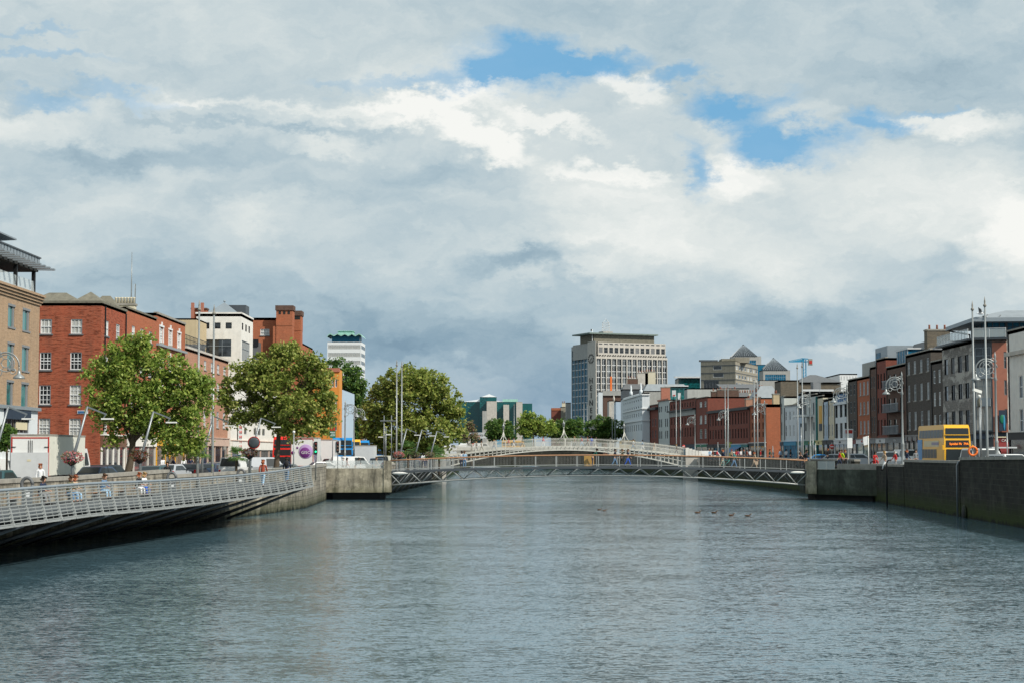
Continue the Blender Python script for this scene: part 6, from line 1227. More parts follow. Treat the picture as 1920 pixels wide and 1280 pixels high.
# palms on the quay
def palm_proto():
    t = thing('palm', 'p', 'palm tree', (0, 0, 0), 0, 'small palms along the quay'); w = MB().mat('bark'); w.tube([(0, 0, -.3), (.03, 0, .7), (0, 0, 1.5)], [.11, .09, .10], 8); w.build('trunk', t)
    c = MB().mat('leaf_palm')
    for i in range(34):
        a = i * 2.4; el_ = random.uniform(-.5, 1.2); L_ = random.uniform(.75, 1.0); d = Vector((math.cos(a) * math.cos(el_), math.sin(a) * math.cos(el_), math.sin(el_))); s_ = d.cross(Vector((0, 0, 1))).normalized(); e_ = Vector((0, 0, 1.5)) + d * L_ * .45
        for j in range(7):
            f = (j - 3) / 3 * .9; tip = e_ + (d * math.cos(f) + s_ * math.sin(f)) * L_ * .6 - Vector((0, 0, .12)); b_ = (s_ * math.cos(f) - d * math.sin(f)) * .035; m_ = (e_ + tip) / 2 + Vector((0, 0, .05)); c.face([e_, m_ + b_, tip, m_ - b_])
    c.build('fronds', t); return t
pp = palm_proto()
for px, py, y, zz, sc, lab in ((397, 852, 114, 3.3, 1.0, 'small palm beside the step in the tall parapet'), (468, 848, 121, 3.25, .85, 'small palm between the round mirror lamp and the silver van'), (765, 848, 186, ZL + .3, 1.35, 'palm left of the green-shirted person behind the slim footbridge'), (812, 860, 200, ZL, 1.3, 'palm beneath the third leaning lamp'), (823, 858, 206, ZL, 1.2, 'bushy palm nearest the arched bridge')):
    q = at(px, 850, y); place(pp, (q.x - (.9 if px < 500 else 0), y, zz - (.35 if px < 500 else 0)), random.random() * 6, lab, scale=sc * 1.15)
# ================================================================== street furniture
def basket(parent, z, mat, r=.45, x=0):
    pts = rng.normal(size=(420, 3)); pts /= np.linalg.norm(pts, axis=1)[:, None]; pts *= np.array([r * 1.15, r * 1.15, r * .72]) * rng.uniform(.75, 1.08, (420, 1)); pts += np.array([x, 0, z])
    m_ = MB().mat('black_iron'); m_.lathe([(.05, z - .5), (.28, z - .3), (.33, z - .05)], (x, 0, 0), 10); o = m_.build('basket', parent, world=False); f = leafmesh('flowers', pts, .062, mat); fo = bpy.data.objects.new('flowers', f); COL.objects.link(fo); fo.parent = o; return o
def modern_lamp(lab, x, y, z, h=4.9, bas=None, bz_=2.0, sc=1):
    t = thing('street_lamp', lab, 'street lamp', (x, y, z), 0, 'leaning modern quay lamps'); p = MB().mat('galvanised'); lean = .80
    p.tube([(0, 0, -.1), (lean * .06, 0, 1.8), (lean * .25, 0, 2.6), (lean, 0, h)], [.11, .095, .085, .06], 8); p.build('post', t, False)
    a = MB().mat('galvanised'); a.bar((lean - .02, 0, h), (lean + 1.05, 0, h - .42), .06, .08); a.bar((lean + 1.0, 0, h - .42), (lean + .88, 0, h - .62), .05); a.build('arm', t, False)
    l = MB().mat('white_paint'); l.box(lean + .78, lean + 1.42, -.14, .14, h - .70, h - .62); l.build('lamp_head', t, False)
    if bas: basket(t, bz_, bas, .50)
    return t
ml = [(135, 93, 'leaning lamp with the bright pink flower basket before the white lorry', 'flower_pink', 2.15), (-14, 93, 'leaning lamp whose arm reaches in at the left edge', None, 0), (262, 104, 'leaning lamp with the dark red flower basket under the nearest tree', 'flower_red', 2.2),
      (378, 117, 'leaning lamp between the two large street trees', None, 0), (468, 123, 'leaning lamp with the round mirror and red flowers', 'flower_red', 2.4),
      (748, 178, 'first of the three leaning lamps behind the slim footbridge, with coral flowers', 'flower_pink', 2.2), (777, 186, 'middle of the three leaning lamps behind the slim footbridge', 'flower_mauve', 2.2), (806, 197, 'last of the three leaning lamps, nearest the white arched bridge', 'flower_mauve', 2.2)]
for px, y, lab, bas, bz_ in ml: q = at(px, 850, y); modern_lamp(lab, q.x, y, ZL, 4.9, bas, bz_)
q = at(476, 829, 122.6); t = thing('convex_mirror', 'round traffic mirror with a red rim on the lamp by the second palm', 'mirror', (q.x, 122.6, q.z)); m_ = MB().mat('c_red'); m_.tube([(.42 * math.cos(a * PI / 10), 0, .42 * math.sin(a * PI / 10)) for a in range(21)], .035, 6); m_.build('rim', t, False); m_ = MB().mat('glass_mixed'); m_.lathe([(.40, .02), (.36, .06), (.2, .09)], (0, 0, 0), 20, Matrix.Rotation(PI / 2, 4, 'X')); m_.build('mirror_face', t, False)
# ornate scrolled lamps
def ornate():
    t = thing('street_lamp', 'o', 'street lamp', (0, 0, 0), 0, 'ornate scrolled cast iron lamps'); p = MB().mat('silver_paint'); p.lathe([(.26, 0), (.24, .5), (.15, .7), (.13, 2.2), (.16, 2.3), (.10, 2.4), (.075, 6.6), (.14, 6.7), (.08, 6.9), (.06, 7.9), (.12, 8.0), (.05, 8.2), (.09, 8.35), (.01, 8.7)], n=8); p.build('post', t, False)
    s = MB().mat('silver_paint')
    def ring(cx, cz, r, a0, a1, w=.035, n=20): s.tube([(cx + r * math.cos(a0 + (a1 - a0) * i / n), 0, cz + r * math.sin(a0 + (a1 - a0) * i / n)) for i in range(n + 1)], w, 5)
    ring(-.62, 7.55, .50, 0, 2 * PI); ring(-.62, 7.55, .26, 0, 2 * PI, .03); ring(-.62, 7.4, .78, .2, PI * 1.02, .05)
    for a in range(6): s.bar((-.62 + .26 * math.cos(a * PI / 3), 0, 7.55 + .26 * math.sin(a * PI / 3)), (-.62 + .5 * math.cos(a * PI / 3), 0, 7.55 + .5 * math.sin(a * PI / 3)), .04)
    ring(-.2, 7.0, .2, 0, 2 * PI, .03, 12); ring(-1.05, 7.08, .16, 0, 2 * PI, .03, 12); ring(-.2, 8.1, .15, 0, 2 * PI, .03, 12); s.tube([(-1.4, 0, 7.4), (-1.4, 0, 7.1)], .035, 6); s.build('scroll_bracket', t, False)
    l = MB().mat('silver_paint'); l.lathe([(.05, 7.14), (.09, 7.05), (.12, 6.9), (.30, 6.78), (.36, 6.66), (.34, 6.64)], (-1.4, 0, 0), 12); l.build('lamp_shade', t, False); return t
op = ornate()
for px, X_, rz, lab in ((1868, 34.5, 0, 'ornate lamp in front of the terracotta corner block'), (1692, 34.5, 0, 'ornate lamp in front of the balcony apartments'), (1589, 34.5, 0, 'ornate lamp in front of the white balustraded house'), (1519, 34.5, .3, 'ornate lamp beside the statue ledge of the off-white house'),
                        (1434, 34.5, 0, 'ornate lamp before the red end wall by the lane'), (1364, 34.3, 0, 'ornate lamp before the middle of the long red terrace'), (1303, 34.0, 0, 'ornate lamp at the dark cornice building'), (647, -20.3, PI, 'ornate lamp nearest the blue-grey house, above the blue bus'), (664, -21.0, PI, 'ornate lamp just right of the first one above the blue bus'), (-11, -30.4, PI, 'ornate lamp reaching in at the left edge before the tan building')):
    q = onx(px, 800, X_); place(op, (X_, q.y, (ZR if X_ > 0 else ZL) + .1), rz, lab)
# flag masts in pairs
def fpole():
    t = thing('flag_mast', 'f', 'flag mast', (0, 0, 0), 0, 'tall silver masts in pairs along the quays'); p = MB().mat('silver_paint'); p.tube([(0, 0, 0), (0, 0, 2), (0, 0, 11.7)], [.10, .09, .06], 8); p.build('pole', t, False); p = MB().mat('cap_stone'); p.lathe([(.10, 11.7), (.13, 11.8), (.05, 11.9), (.06, 12.05), (.01, 12.4)], n=8); p.build('finial', t, False); return t
fp = fpole()
FL = [(1827, 32.9, 'near right mast, left one of the pair beside the yellow bus'), (1850.5, 32.9, 'near right mast, right one of the pair beside the yellow bus'), (1496, 34.4, 'left mast of the pair by the crane'), (1505, 34.4, 'right mast of the pair by the crane'), (1414.5, 34.0, 'left mast of the pair before the orange-red block'), (1420.5, 34.0, 'right mast of the pair before the orange-red block'),
      (1360, 33.7, 'left mast of the pair before the long red terrace'), (1365.5, 33.7, 'right mast of the pair before the long red terrace'), (1268, 31.5, 'left mast of the pair at the end of the white arched bridge'), (1276, 31.5, 'right mast of the pair at the end of the white arched bridge'),
      (1148, 20.5, 'left mast of the pair before the rightmost far tree'), (1153, 20.5, 'right mast of the pair before the rightmost far tree'), (1095, 15.8, 'left mast of the pair before the tall office tower'), (1101, 15.8, 'right mast of the pair before the tall office tower'), (964, .45, 'lone far mast before the teal offices'),
      (371, -20.6, 'left mast of the pair before the white stone block'), (399, -20.2, 'right mast of the pair before the white stone block'), (743.5, -12.4, 'left mast of the pair before the broad plane tree'), (753, -12.0, 'right mast of the pair before the broad plane tree')]
for px, X_, lab in FL:
    y = onx(px, 800, X_).y if abs(px - 960) > 50 else 385
    if y > 320: y = min(y, 400)
    if X_ > 0: z = ZR
    else: z = ZL
    if 1090 < px < 1160 or px == 964: y = {1148: 500, 1153: 500, 1095: 520, 1101: 520, 964: 520}[px]; z = 5.3 - (0 if px != 964 else 0)
    q = at(px, 800, y); place(fp, (q.x, y, z), 0, lab + ' ' if 0 else lab, scale=1 if y < 480 else 1.15)
for o in COL.objects:
    if o.name.startswith('flag_mast') and o.location.y > 480: o['group'] = 'far masts on the stone bridge'
# lesser posts, signals and signs
def post(px, y, z, ptop, lab, head=None, r=.05, cat='post', name='post', grp=None, mat='galvanised'):
    q = at(px, ptop, y); t = thing(name, lab, cat, (q.x, y, z), 0, grp); p = MB().mat(mat); h = q.z - z; p.tube([(0, 0, 0), (0, 0, h)], r, 7); p.build('pole', t, False)
    if head: head(t, h)
    return t
def sig(col):
    def f(t, h):
        m_ = MB().mat('c_white'); m_.box(-.26, .26, .02, .06, h - 1.15, h + .05); m_.build('backing_board', t, False); m_ = MB().mat('black_iron'); m_.box(-.13, .13, -.18, .018, h - 1.1, h); o = m_.build('signal_box', t, False)
        for k, c in enumerate(('c_wine', 'c_brownp', col)): l = MB().mat(c); l.lathe([(.09, -.02), (.09, .02)], (0, -.2, h - .2 - .34 * k), 10, Matrix.Rotation(PI / 2, 4, 'X')); q = l.build('signal_lens', o, False)
    return f
m, nt, b = newmat('signal_green'); b.inputs['Base Color'].default_value = (.0, .5, .2, 1); b.inputs['Emission Color'].default_value = (.02, .9, .4, 1); b.inputs['Emission Strength'].default_value = 1.2
post(592.5, 150, ZL, 827, 'traffic signal showing a green light before the purple circle lorry', sig('signal_green'), cat='traffic light', name='traffic_light')
post(633.5, 168.5, ZL, 826, 'traffic signal with a white backing board before the blue bus', sig('c_brownp'), cat='traffic light', name='traffic_light')
def flatsign(w, h_, mats, y=-.08):
    def f(t, h):
        m_ = MB().mat(mats[0]); m_.box(-w / 2, w / 2, y - .02, y, h - h_, h); o = m_.build('sign_panel', t, False)
        if len(mats) > 1: m_ = MB().mat(mats[1]); m_.box(-w * .4, w * .4, y - .035, y - .022, h - h_ * .5, h - h_ * .12); m_.build('sign_face', o, False)
        if len(mats) > 2: m_ = MB().mat(mats[2]); [m_.box(-w * .4, w * .4, y - .035, y - .022, h - h_ * (.62 + .12 * k), h - h_ * (.58 + .12 * k)) for k in range(3)]; m_.build('sign_lines', o, False)
    return f
post(624, 185, ZL, 794, 'tall green direction sign with a red top left of the blue bus', flatsign(.66, 1.5, ('c_green', 'c_red', 'c_white')), cat='sign', name='road_sign')
def gantry():
    y = 180; xa, xb = at(720, 800, y).x, at(734, 800, y).x; t = thing('lamp_gantry', 'twin steel posts joined by a crossbar left of the paired masts', 'lamp post', (xa, y, ZL)); zt = at(720, 778, y).z - ZL; zc = at(720, 788, y).z - ZL
    for x in (0, xb - xa): m_ = MB().mat('galvanised'); m_.tube([(x, 0, 0), (x, 0, zt)], .05, 7); m_.build('pole', t, False)
    m_ = MB().mat('galvanised'); m_.box(-.4, xb - xa + .5, -.12, .12, zc - .06, zc + .06); m_.build('crossbar', t, False); m_ = MB().mat('white_paint'); m_.box(.15, .75, -.12, .12, zc - 1.5, zc - 1.4); m_.box(-.6, -.1, -.12, .12, zc - 1.75, zc - 1.65); m_.build('lamp_head', t, False)
gantry()
post(723.5, 176, ZL, 800, 'thin steel post between the twin gantry posts', cat='post')
post(1836.5, 124, ZR, 759, 'green lantern on a slim pole between the two near right masts', lambda t, h: (lambda m_: (m_.mat('slate_moss').lathe([(.10, h - .1), (.17, h), (.17, h + .35), (.08, h + .5), (.03, h + .6)], n=8), m_.build('lantern', t, False)))(MB()), cat='street lamp', name='street_lamp', r=.06)
def cctv(t, h): m_ = MB().mat('white_paint'); m_.bar((.05, 0, h + .1), (-.55, -.12, h + .28), .2, .2); m_.ball((-.1, 0, h - .2), .13, 8, 6); m_.build('camera_body', t, False)
post(1838.5, 120.5, ZR, 737, 'white surveillance camera on a pole beside the near right masts', cctv, r=.035, cat='camera', name='security_camera')
post(1823.5, 121.5, ZR, 838, 'orange life ring on a post in front of the white taxi van', lambda t, h: (lambda m_: (m_.mat('c_orange').tube([(.3 * math.cos(a * PI / 8), -.08, h - .25 + .3 * math.sin(a * PI / 8)) for a in range(17)], .075, 7), m_.build('life_ring', t, False)))(MB()), r=.04, cat='life ring', name='life_ring_post')
post(1593, 168, ZR, 820, 'tall white notice cabinet on the pole before the white houses', flatsign(.5, 1.0, ('c_white',)), cat='sign', name='notice_sign')
post(1591.5, 232, ZR, 803, 'square white and red advertising sign on a pole before the white house', flatsign(1.15, 1.25, ('c_white', 'c_red')), cat='sign', name='advertising_sign')
post(1628, 176, ZR, 816, 'slim white pole with a banner before the bright red house', lambda t, h: (lambda m_: (m_.mat('c_white').add([(-.05, 0, h), (-.55, 0, h - .15), (-.48, 0, h - 1.0), (-.05, 0, h - .9)], [(0, 1, 2, 3)]), m_.build('banner', t, False)))(MB()), cat='banner', name='banner_pole', mat='white_paint')
post(1559.5, 215, ZR, 829, 'red and white no entry sign near the pale blue house', lambda t, h: (lambda m_: (m_.mat('c_red').lathe([(.3, -.02), (.3, .02)], (0, -.08, h - .5), 14, Matrix.Rotation(PI / 2, 4, 'X')), m_.mat('c_white').box(-.2, .2, -.115, -.102, h - .55, h - .45), m_.build('sign_disc', t, False)))(MB()), cat='sign', name='road_sign')
post(1281.5, 330, ZR, 835, 'red and white no entry disc by the arched bridge end', lambda t, h: (lambda m_: (m_.mat('c_red').lathe([(.33, -.02), (.33, .02)], (0, -.08, h - .1), 14, Matrix.Rotation(PI / 2, 4, 'X')), m_.mat('c_white').box(-.22, .22, -.115, -.102, h - .16, h - .04), m_.build('sign_disc', t, False)))(MB()), cat='sign', name='road_sign')
for px, y, pt, lab in ((207, 150, 812, 'small white globe lamp post by the red brick corner house'), (313, 160, 822, 'pale sign pole before the yellow shop'), (514, 200, 805, 'white lamp pole before the orange corner'), (551, 132, 811, 'slender weathered lamp post right of the second tree'), (1449, 240, 835, 'thin pole before the red end wall'), (1502, 190, 800, 'thin traffic pole between the pair of masts by the crane'), (1518, 205, 800, 'first white pole near the green pub'), (1524, 200, 812, 'second white pole near the green pub'), (1529, 195, 830, 'short white pole near the green pub'), (1888, 128, 810, 'green street pole before the café awning'), (1346, 290, 828, 'thin grey pole before the navy shop')):
    post(px, y, ZL if px < 960 else ZR, pt, lab, lambda t, h: (lambda m_: (m_.mat('white_paint').ball((0, 0, h + .08), .11, 8, 6), m_.build('globe', t, False)))(MB()) if px in (207, 551) else None, r=.05, cat='post', mat='silver_paint')
# life buoy housings standing on the near boardwalk
for px, y, lab in ((51, 75, 'grey life ring housing on the boardwalk, nearest at the left edge'), (322, 95, 'grey life ring housing against the tall parapet'), (452, 112, 'grey life ring housing near the second palm')):
    q = at(px, 905, y); zd = 2.08; t = thing('life_ring_housing', lab, 'life ring', (q.x, y, zd), 0, 'life ring housings on the boardwalk'); m_ = MB().mat('galvanised'); m_.box(-.22, .22, -.05, .12, 0, .95); m_.build('pedestal', t, False)
    m_ = MB().mat('slate'); m_.tube([(.24 * math.cos(a * PI / 8), -.02, 1.13 + .30 * math.sin(a * PI / 8)) for a in range(17)], .075, 8); m_.build('ring', t, False); m_ = MB().mat('c_white'); m_.box(-.13, .13, -.075, -.052, .6, .9); m_.build('notice', t, False)
# bins, boxes
for px, y, lab in ((1880, 150, 'white flat bus shelter roof before the café awning'),):
    q = at(px, 850, y); t = thing('bus_shelter', lab, 'shelter', (q.x, y, ZR)); m_ = MB().mat('c_silver'); m_.box(-1.1, 1.1, -.6, .6, 2.0, 2.12); m_.build('roof', t, False); m_ = MB().mat('black_iron'); [m_.box(x - .04, x + .04, .4, .48, 0, 2.0) for x in (-1, 1)]; m_.build('frame', t, False)
# ================================================================== vehicles (local axes: front faces -y, z up, wheels at z = 0)
for n_, c_ in dict(v_white=(.72, .73, .72), v_silver=(.42, .45, .48), v_dark=(.03, .04, .05), v_navy=(.03, .055, .10), v_teal=(.03, .08, .09), v_blue=(.01, .22, .55), v_yellow=(.80, .42, .02), v_red=(.75, .02, .01), v_grey=(.16, .18, .19), v_mid=(.05, .16, .30), v_cream=(.62, .6, .5)).items():
    m = surf(n_, c_, .28, .05, scale=1.2, spec=.6); 
surf('tyre', (.012, .012, .012), .9, .1); surf('rim', (.45, .46, .47), .35, .05, .6); surf('lamp_red', (.55, .01, .01), .25, .05); surf('lamp_clear', (.6, .62, .6), .15, .05, spec=.8); surf('plate', (.6, .6, .5), .5, .05); surf('lorry_side', (.70, .70, .62), .5, .06, scale=.5, streak=.12)
m, nt, b = newmat('car_glass'); b.inputs['Base Color'].default_value = (.018, .025, .028, 1); b.inputs['Roughness'].default_value = .3; b.inputs['Specular IOR Level'].default_value = .45
m, nt, b = newmat('led_orange'); b.inputs['Base Color'].default_value = (.8, .2, .0, 1); b.inputs['Emission Color'].default_value = (1, .22, .02, 1); b.inputs['Emission Strength'].default_value = 1.6
def shell(prof, W, belt, roofw, mat):
    """closed body from a side profile [(y, z)] (clockwise seen from +x); sides lean in above the belt"""
    top = max(z for _, z in prof); hw = lambda z: W / 2 if z <= belt else W / 2 - (W / 2 - roofw / 2) * (z - belt) / (top - belt)
    m_ = MB().mat(mat); n = len(prof); V = [(hw(z), y, z) for y, z in prof] + [(-hw(z), y, z) for y, z in prof]
    m_.add(V, [tuple(range(n)), tuple(reversed(range(n, 2 * n)))] + [(i, i + n, (i + 1) % n + n, (i + 1) % n) for i in range(n)]); return m_, hw
def wheel(t, x, y, r, w=.2):
    m_ = MB().mat('tyre'); T = Matrix.Rotation(PI / 2, 4, 'Y'); m_.lathe([(r * .6, -w / 2), (r * .95, -w / 2), (r, -w * .3), (r, w * .3), (r * .95, w / 2), (r * .6, w / 2)], (x, y, r), 14, T); o = m_.build('wheel', t, False)
    h = MB().mat('rim'); s = 1 if x > 0 else -1; h.lathe([(r * .58, -.02), (r * .5, .02), (.05, .04)], (x + s * (w / 2), y, r), 10, T); h.build('rim', o, False)
def lights(t, W, yf, yr, zf, zr, ww=.3, hh=.16, rw=.16, rh=.34):
    for s in (-1, 1):
        m_ = MB().mat('lamp_clear'); m_.box(s * (W / 2 - .1) - (ww if s > 0 else 0), s * (W / 2 - .1) + (0 if s > 0 else ww), yf - .03, yf + .08, zf - hh / 2, zf + hh / 2); m_.build('headlight', t, False)
        m_ = MB().mat('lamp_red'); m_.box(s * (W / 2 - .04) - (rw if s > 0 else 0), s * (W / 2 - .04) + (0 if s > 0 else rw), yr - .08, yr + .03, zr - rh / 2, zr + rh / 2); m_.build('tail_light', t, False)
    m_ = MB().mat('plate'); m_.box(-.26, .26, yr + .005, yr + .03, zr - .42, zr - .31); m_.build('number_plate', t, False)
def car_proto(kind):
    L_, W, H = {'hatch': (4.1, 1.74, 1.48), 'saloon': (4.5, 1.78, 1.44), 'estate': (4.6, 1.8, 1.52), 'suv': (4.6, 1.88, 1.75), 'van': (5.0, 1.95, 2.0), 'taxi': (4.9, 1.92, 1.95)}[kind]
    t = thing('parked_car' if kind not in ('van', 'taxi') else 'van', 'c', 'car' if kind not in ('van', 'taxi') else 'van'); f, r = -L_ / 2, L_ / 2; g_ = .24
    if kind == 'hatch': P = [(f, g_), (f - .02, .62), (f + .12, .82), (f + 1.05, .95), (f + 1.75, H - .03), (f + 2.3, H), (r - .75, H - .04), (r - .2, .98), (r - .02, .85), (r, g_)]; ws, rs, belt = (3, 4), (6, 7), .93
    elif kind == 'saloon': P = [(f, g_), (f - .02, .6), (f + .15, .8), (f + 1.2, .93), (f + 1.95, H - .03), (f + 2.5, H), (r - 1.35, H - .06), (r - .75, .98), (r - .05, .92), (r, g_)]; ws, rs, belt = (3, 4), (6, 7), .92
    elif kind in ('estate', 'suv'): P = [(f, g_), (f - .02, H * .42), (f + .15, H * .56), (f + 1.1, H * .63), (f + 1.8, H - .03), (f + 2.4, H), (r - .45, H - .03), (r - .1, H * .64), (r - .02, H * .55), (r, g_)]; ws, rs, belt = (3, 4), (6, 7), H * .62
    else: P = [(f, g_), (f - .02, .75), (f + .15, 1.0), (f + .75, 1.15), (f + 1.35, H - .05), (f + 1.9, H), (r - .12, H), (r - .04, 1.15), (r, .9), (r, g_)]; ws, rs, belt = (3, 4), (6, 7), 1.1
    P = P[::-1]; n = len(P); m_, hw = shell(P, W, belt, W * .80, 'v_grey'); m_.build('body', t, False); Q = P[::-1]
    def pane(a, c, nm, off):
        (y0, z0), (y1, z1) = Q[a], Q[c]; m_ = MB().mat('car_glass'); k = .1; ya, za, yb, zb = y0 + (y1 - y0) * k, z0 + (z1 - z0) * k, y0 + (y1 - y0) * (1 - k), z0 + (z1 - z0) * (1 - k); wa, wb = hw(za) - .1, hw(zb) - .1
        q = [(-wa, ya + off, za + .015), (wa, ya + off, za + .015), (wb, yb + off, zb + .015), (-wb, yb + off, zb + .015)]; m_.face(q if off < 0 else q[::-1]); m_.build(nm, t, False)
    pane(ws[0], ws[1], 'windscreen', -.02); pane(rs[0], rs[1], 'rear_window', .02)
    y0, y1, yt0, yt1 = Q[ws[0]][0] + .18, Q[rs[1]][0] - .15, Q[ws[1]][0] + .1, Q[rs[0]][0] - .05; zb, zt = belt + .05, H - .13
    if kind == 'van': y1 = yt1 = y0 + 1.5
    for s in (-1, 1):
        k = 2 if kind != 'van' else 1
        for i in range(k):
            a, c = i / k + .01, (i + 1) / k - .01; m_ = MB().mat('car_glass'); q = [(s * (hw(zb) + .012), y0 + (y1 - y0) * a, zb), (s * (hw(zb) + .012), y0 + (y1 - y0) * c, zb), (s * (hw(zt) + .012), yt0 + (yt1 - yt0) * c, zt), (s * (hw(zt) + .012), yt0 + (yt1 - yt0) * a, zt)]
            m_.face(q if s > 0 else q[::-1]); m_.build('side_window', t, False)
        m_ = MB().mat('v_dark'); m_.box(s * (W / 2) + (0 if s > 0 else -.16), s * (W / 2) + (.16 if s > 0 else 0), y0 + .05, y0 + .18, belt, belt + .14); m_.build('wing_mirror', t, False)
        for y in (f + .85, r - .8): wheel(t, s * (W / 2 - .1), y, .32 if kind in ('hatch', 'saloon', 'estate') else .35)
    lights(t, W, f, r, .62 if kind not in ('van', 'taxi') else .78, .78 if kind != 'suv' else .95)
    m_ = MB().mat('v_dark'); m_.box(-W / 2 + .03, W / 2 - .03, f - .06, f + .02, g_, .42); m_.build('bumper', t, False); m_ = MB().mat('v_dark'); m_.box(-W / 2 + .03, W / 2 - .03, r - .02, r + .06, g_, .42); m_.build('bumper', t, False)
    return t
CP = {k: car_proto(k) for k in ('hatch', 'saloon', 'estate', 'suv', 'van', 'taxi')}
def car(kind, colr, x, y, z, rz, lab, grp=None):
    o = place(CP[kind], (x, y, z), rz, lab); o['group'] = grp or ('cars on the sunny quay' if x < 0 else 'cars on the shaded quay')
    for c in o.children:
        if c.name.startswith('body'):
            c.material_slots[0].link = 'OBJECT'; c.material_slots[0].material = M[colr]
    return o
def pcar(kind, colr, px, y, rz, lab, z=None): q = at(px, 850, y); return car(kind, colr, q.x, y, (ZL if px < 960 else ZR) if z is None else z, math.radians(rz), lab)
pcar('hatch', 'v_teal', -3, 93, 180, 'dark teal car cut off at the bottom left of the street behind the parapet'); pcar('van', 'v_white', -8, 118, 185, 'white van partly visible left of the white box lorry')
pcar('hatch', 'v_navy', 190, 118, 165, 'dark blue-grey hatchback right of the white box lorry'); pcar('estate', 'v_dark', 204, 128, 170, 'dark estate car just beyond the blue-grey hatchback')
pcar('saloon', 'v_teal', 292, 131, 172, 'dark teal saloon left of the dark haired person in black'); pcar('hatch', 'v_silver', 325, 141, 170, 'silver-blue car roof behind the dark haired person in black')
pcar('hatch', 'v_dark', 362, 150, 175, 'black car with red tail lights behind the two leaning lamps'); pcar('saloon', 'v_navy', 396, 158, 175, 'navy saloon behind the small palm at the parapet step'); pcar('hatch', 'v_grey', 407, 172, 175, 'grey hatchback farther along by the pink stone shops')
pcar('van', 'v_white', 443, 150, 176, 'white van seen from the back by the second palm'); pcar('van', 'v_silver', 492, 156, 118, 'silver van seen from the side left of the second tree trunk')
pcar('saloon', 'v_grey', 545, 156, 100, 'grey car turning in front of the purple circle lorry'); pcar('hatch', 'v_white', 612, 182, 110, 'small white car below the plain white lorry'); pcar('van', 'v_white', 663, 192, 100, 'white van turning below the blue bus'); pcar('suv', 'v_grey', 640, 200, 120, 'grey car half hidden below the blue double-decker')
pcar('suv', 'v_navy', 708, 215, 180, 'dark blue car beside the paired masts'); pcar('suv', 'v_teal', 772, 215, 170, 'dark green car behind the green-shirted person'); pcar('van', 'v_cream', 722, 238, 176, 'cream van under the dark tree shade')
pcar('van', 'v_white', 712, 260, 180, 'white van with green marks below the farther blue bus')
pcar('taxi', 'v_white', 1843, 136, 8, 'white taxi van beside the yellow bus'); pcar('taxi', 'v_mid', 1848, 157, 5, 'blue people carrier behind the white taxi van'); pcar('estate', 'v_white', 1893, 121, 15, 'white car roof just above the tallest black wall')
pcar('suv', 'v_white', 1667, 186, 5, 'white four wheel drive behind the walkers by the black wall'); pcar('estate', 'v_silver', 1612, 205, 80, 'silver estate car with a yellow roof sign'); pcar('hatch', 'v_silver', 1572, 214, 75, 'silver hatchback near the person in yellow'); pcar('saloon', 'v_blue', 1541, 216, 85, 'bright blue car roof above the right bridge pier'); pcar('van', 'v_white', 1700, 205, 5, 'white van left of the yellow bus')
pcar('van', 'v_white', 1334, 330, 85, 'white van by the end of the white arched bridge'); pcar('hatch', 'v_grey', 1583, 235, 70, 'grey car behind the silver hatchback')
for px, c, lab in ((845, 'v_white', 'white van on the far stone bridge ramp, leftmost'), (862, 'v_silver', 'silver van on the far stone bridge ramp'), (876, 'v_white', 'white van on the far stone bridge next to the orange one'), (905, 'v_white', 'white van on the far stone bridge left of the open top bus')):
    pcar('van', c, px, 487, 90, lab, 5.35 if px > 862 else 4.9)
pcar('van', 'v_red', 887, 490, 90, 'small red van on the far stone bridge', 5.35)
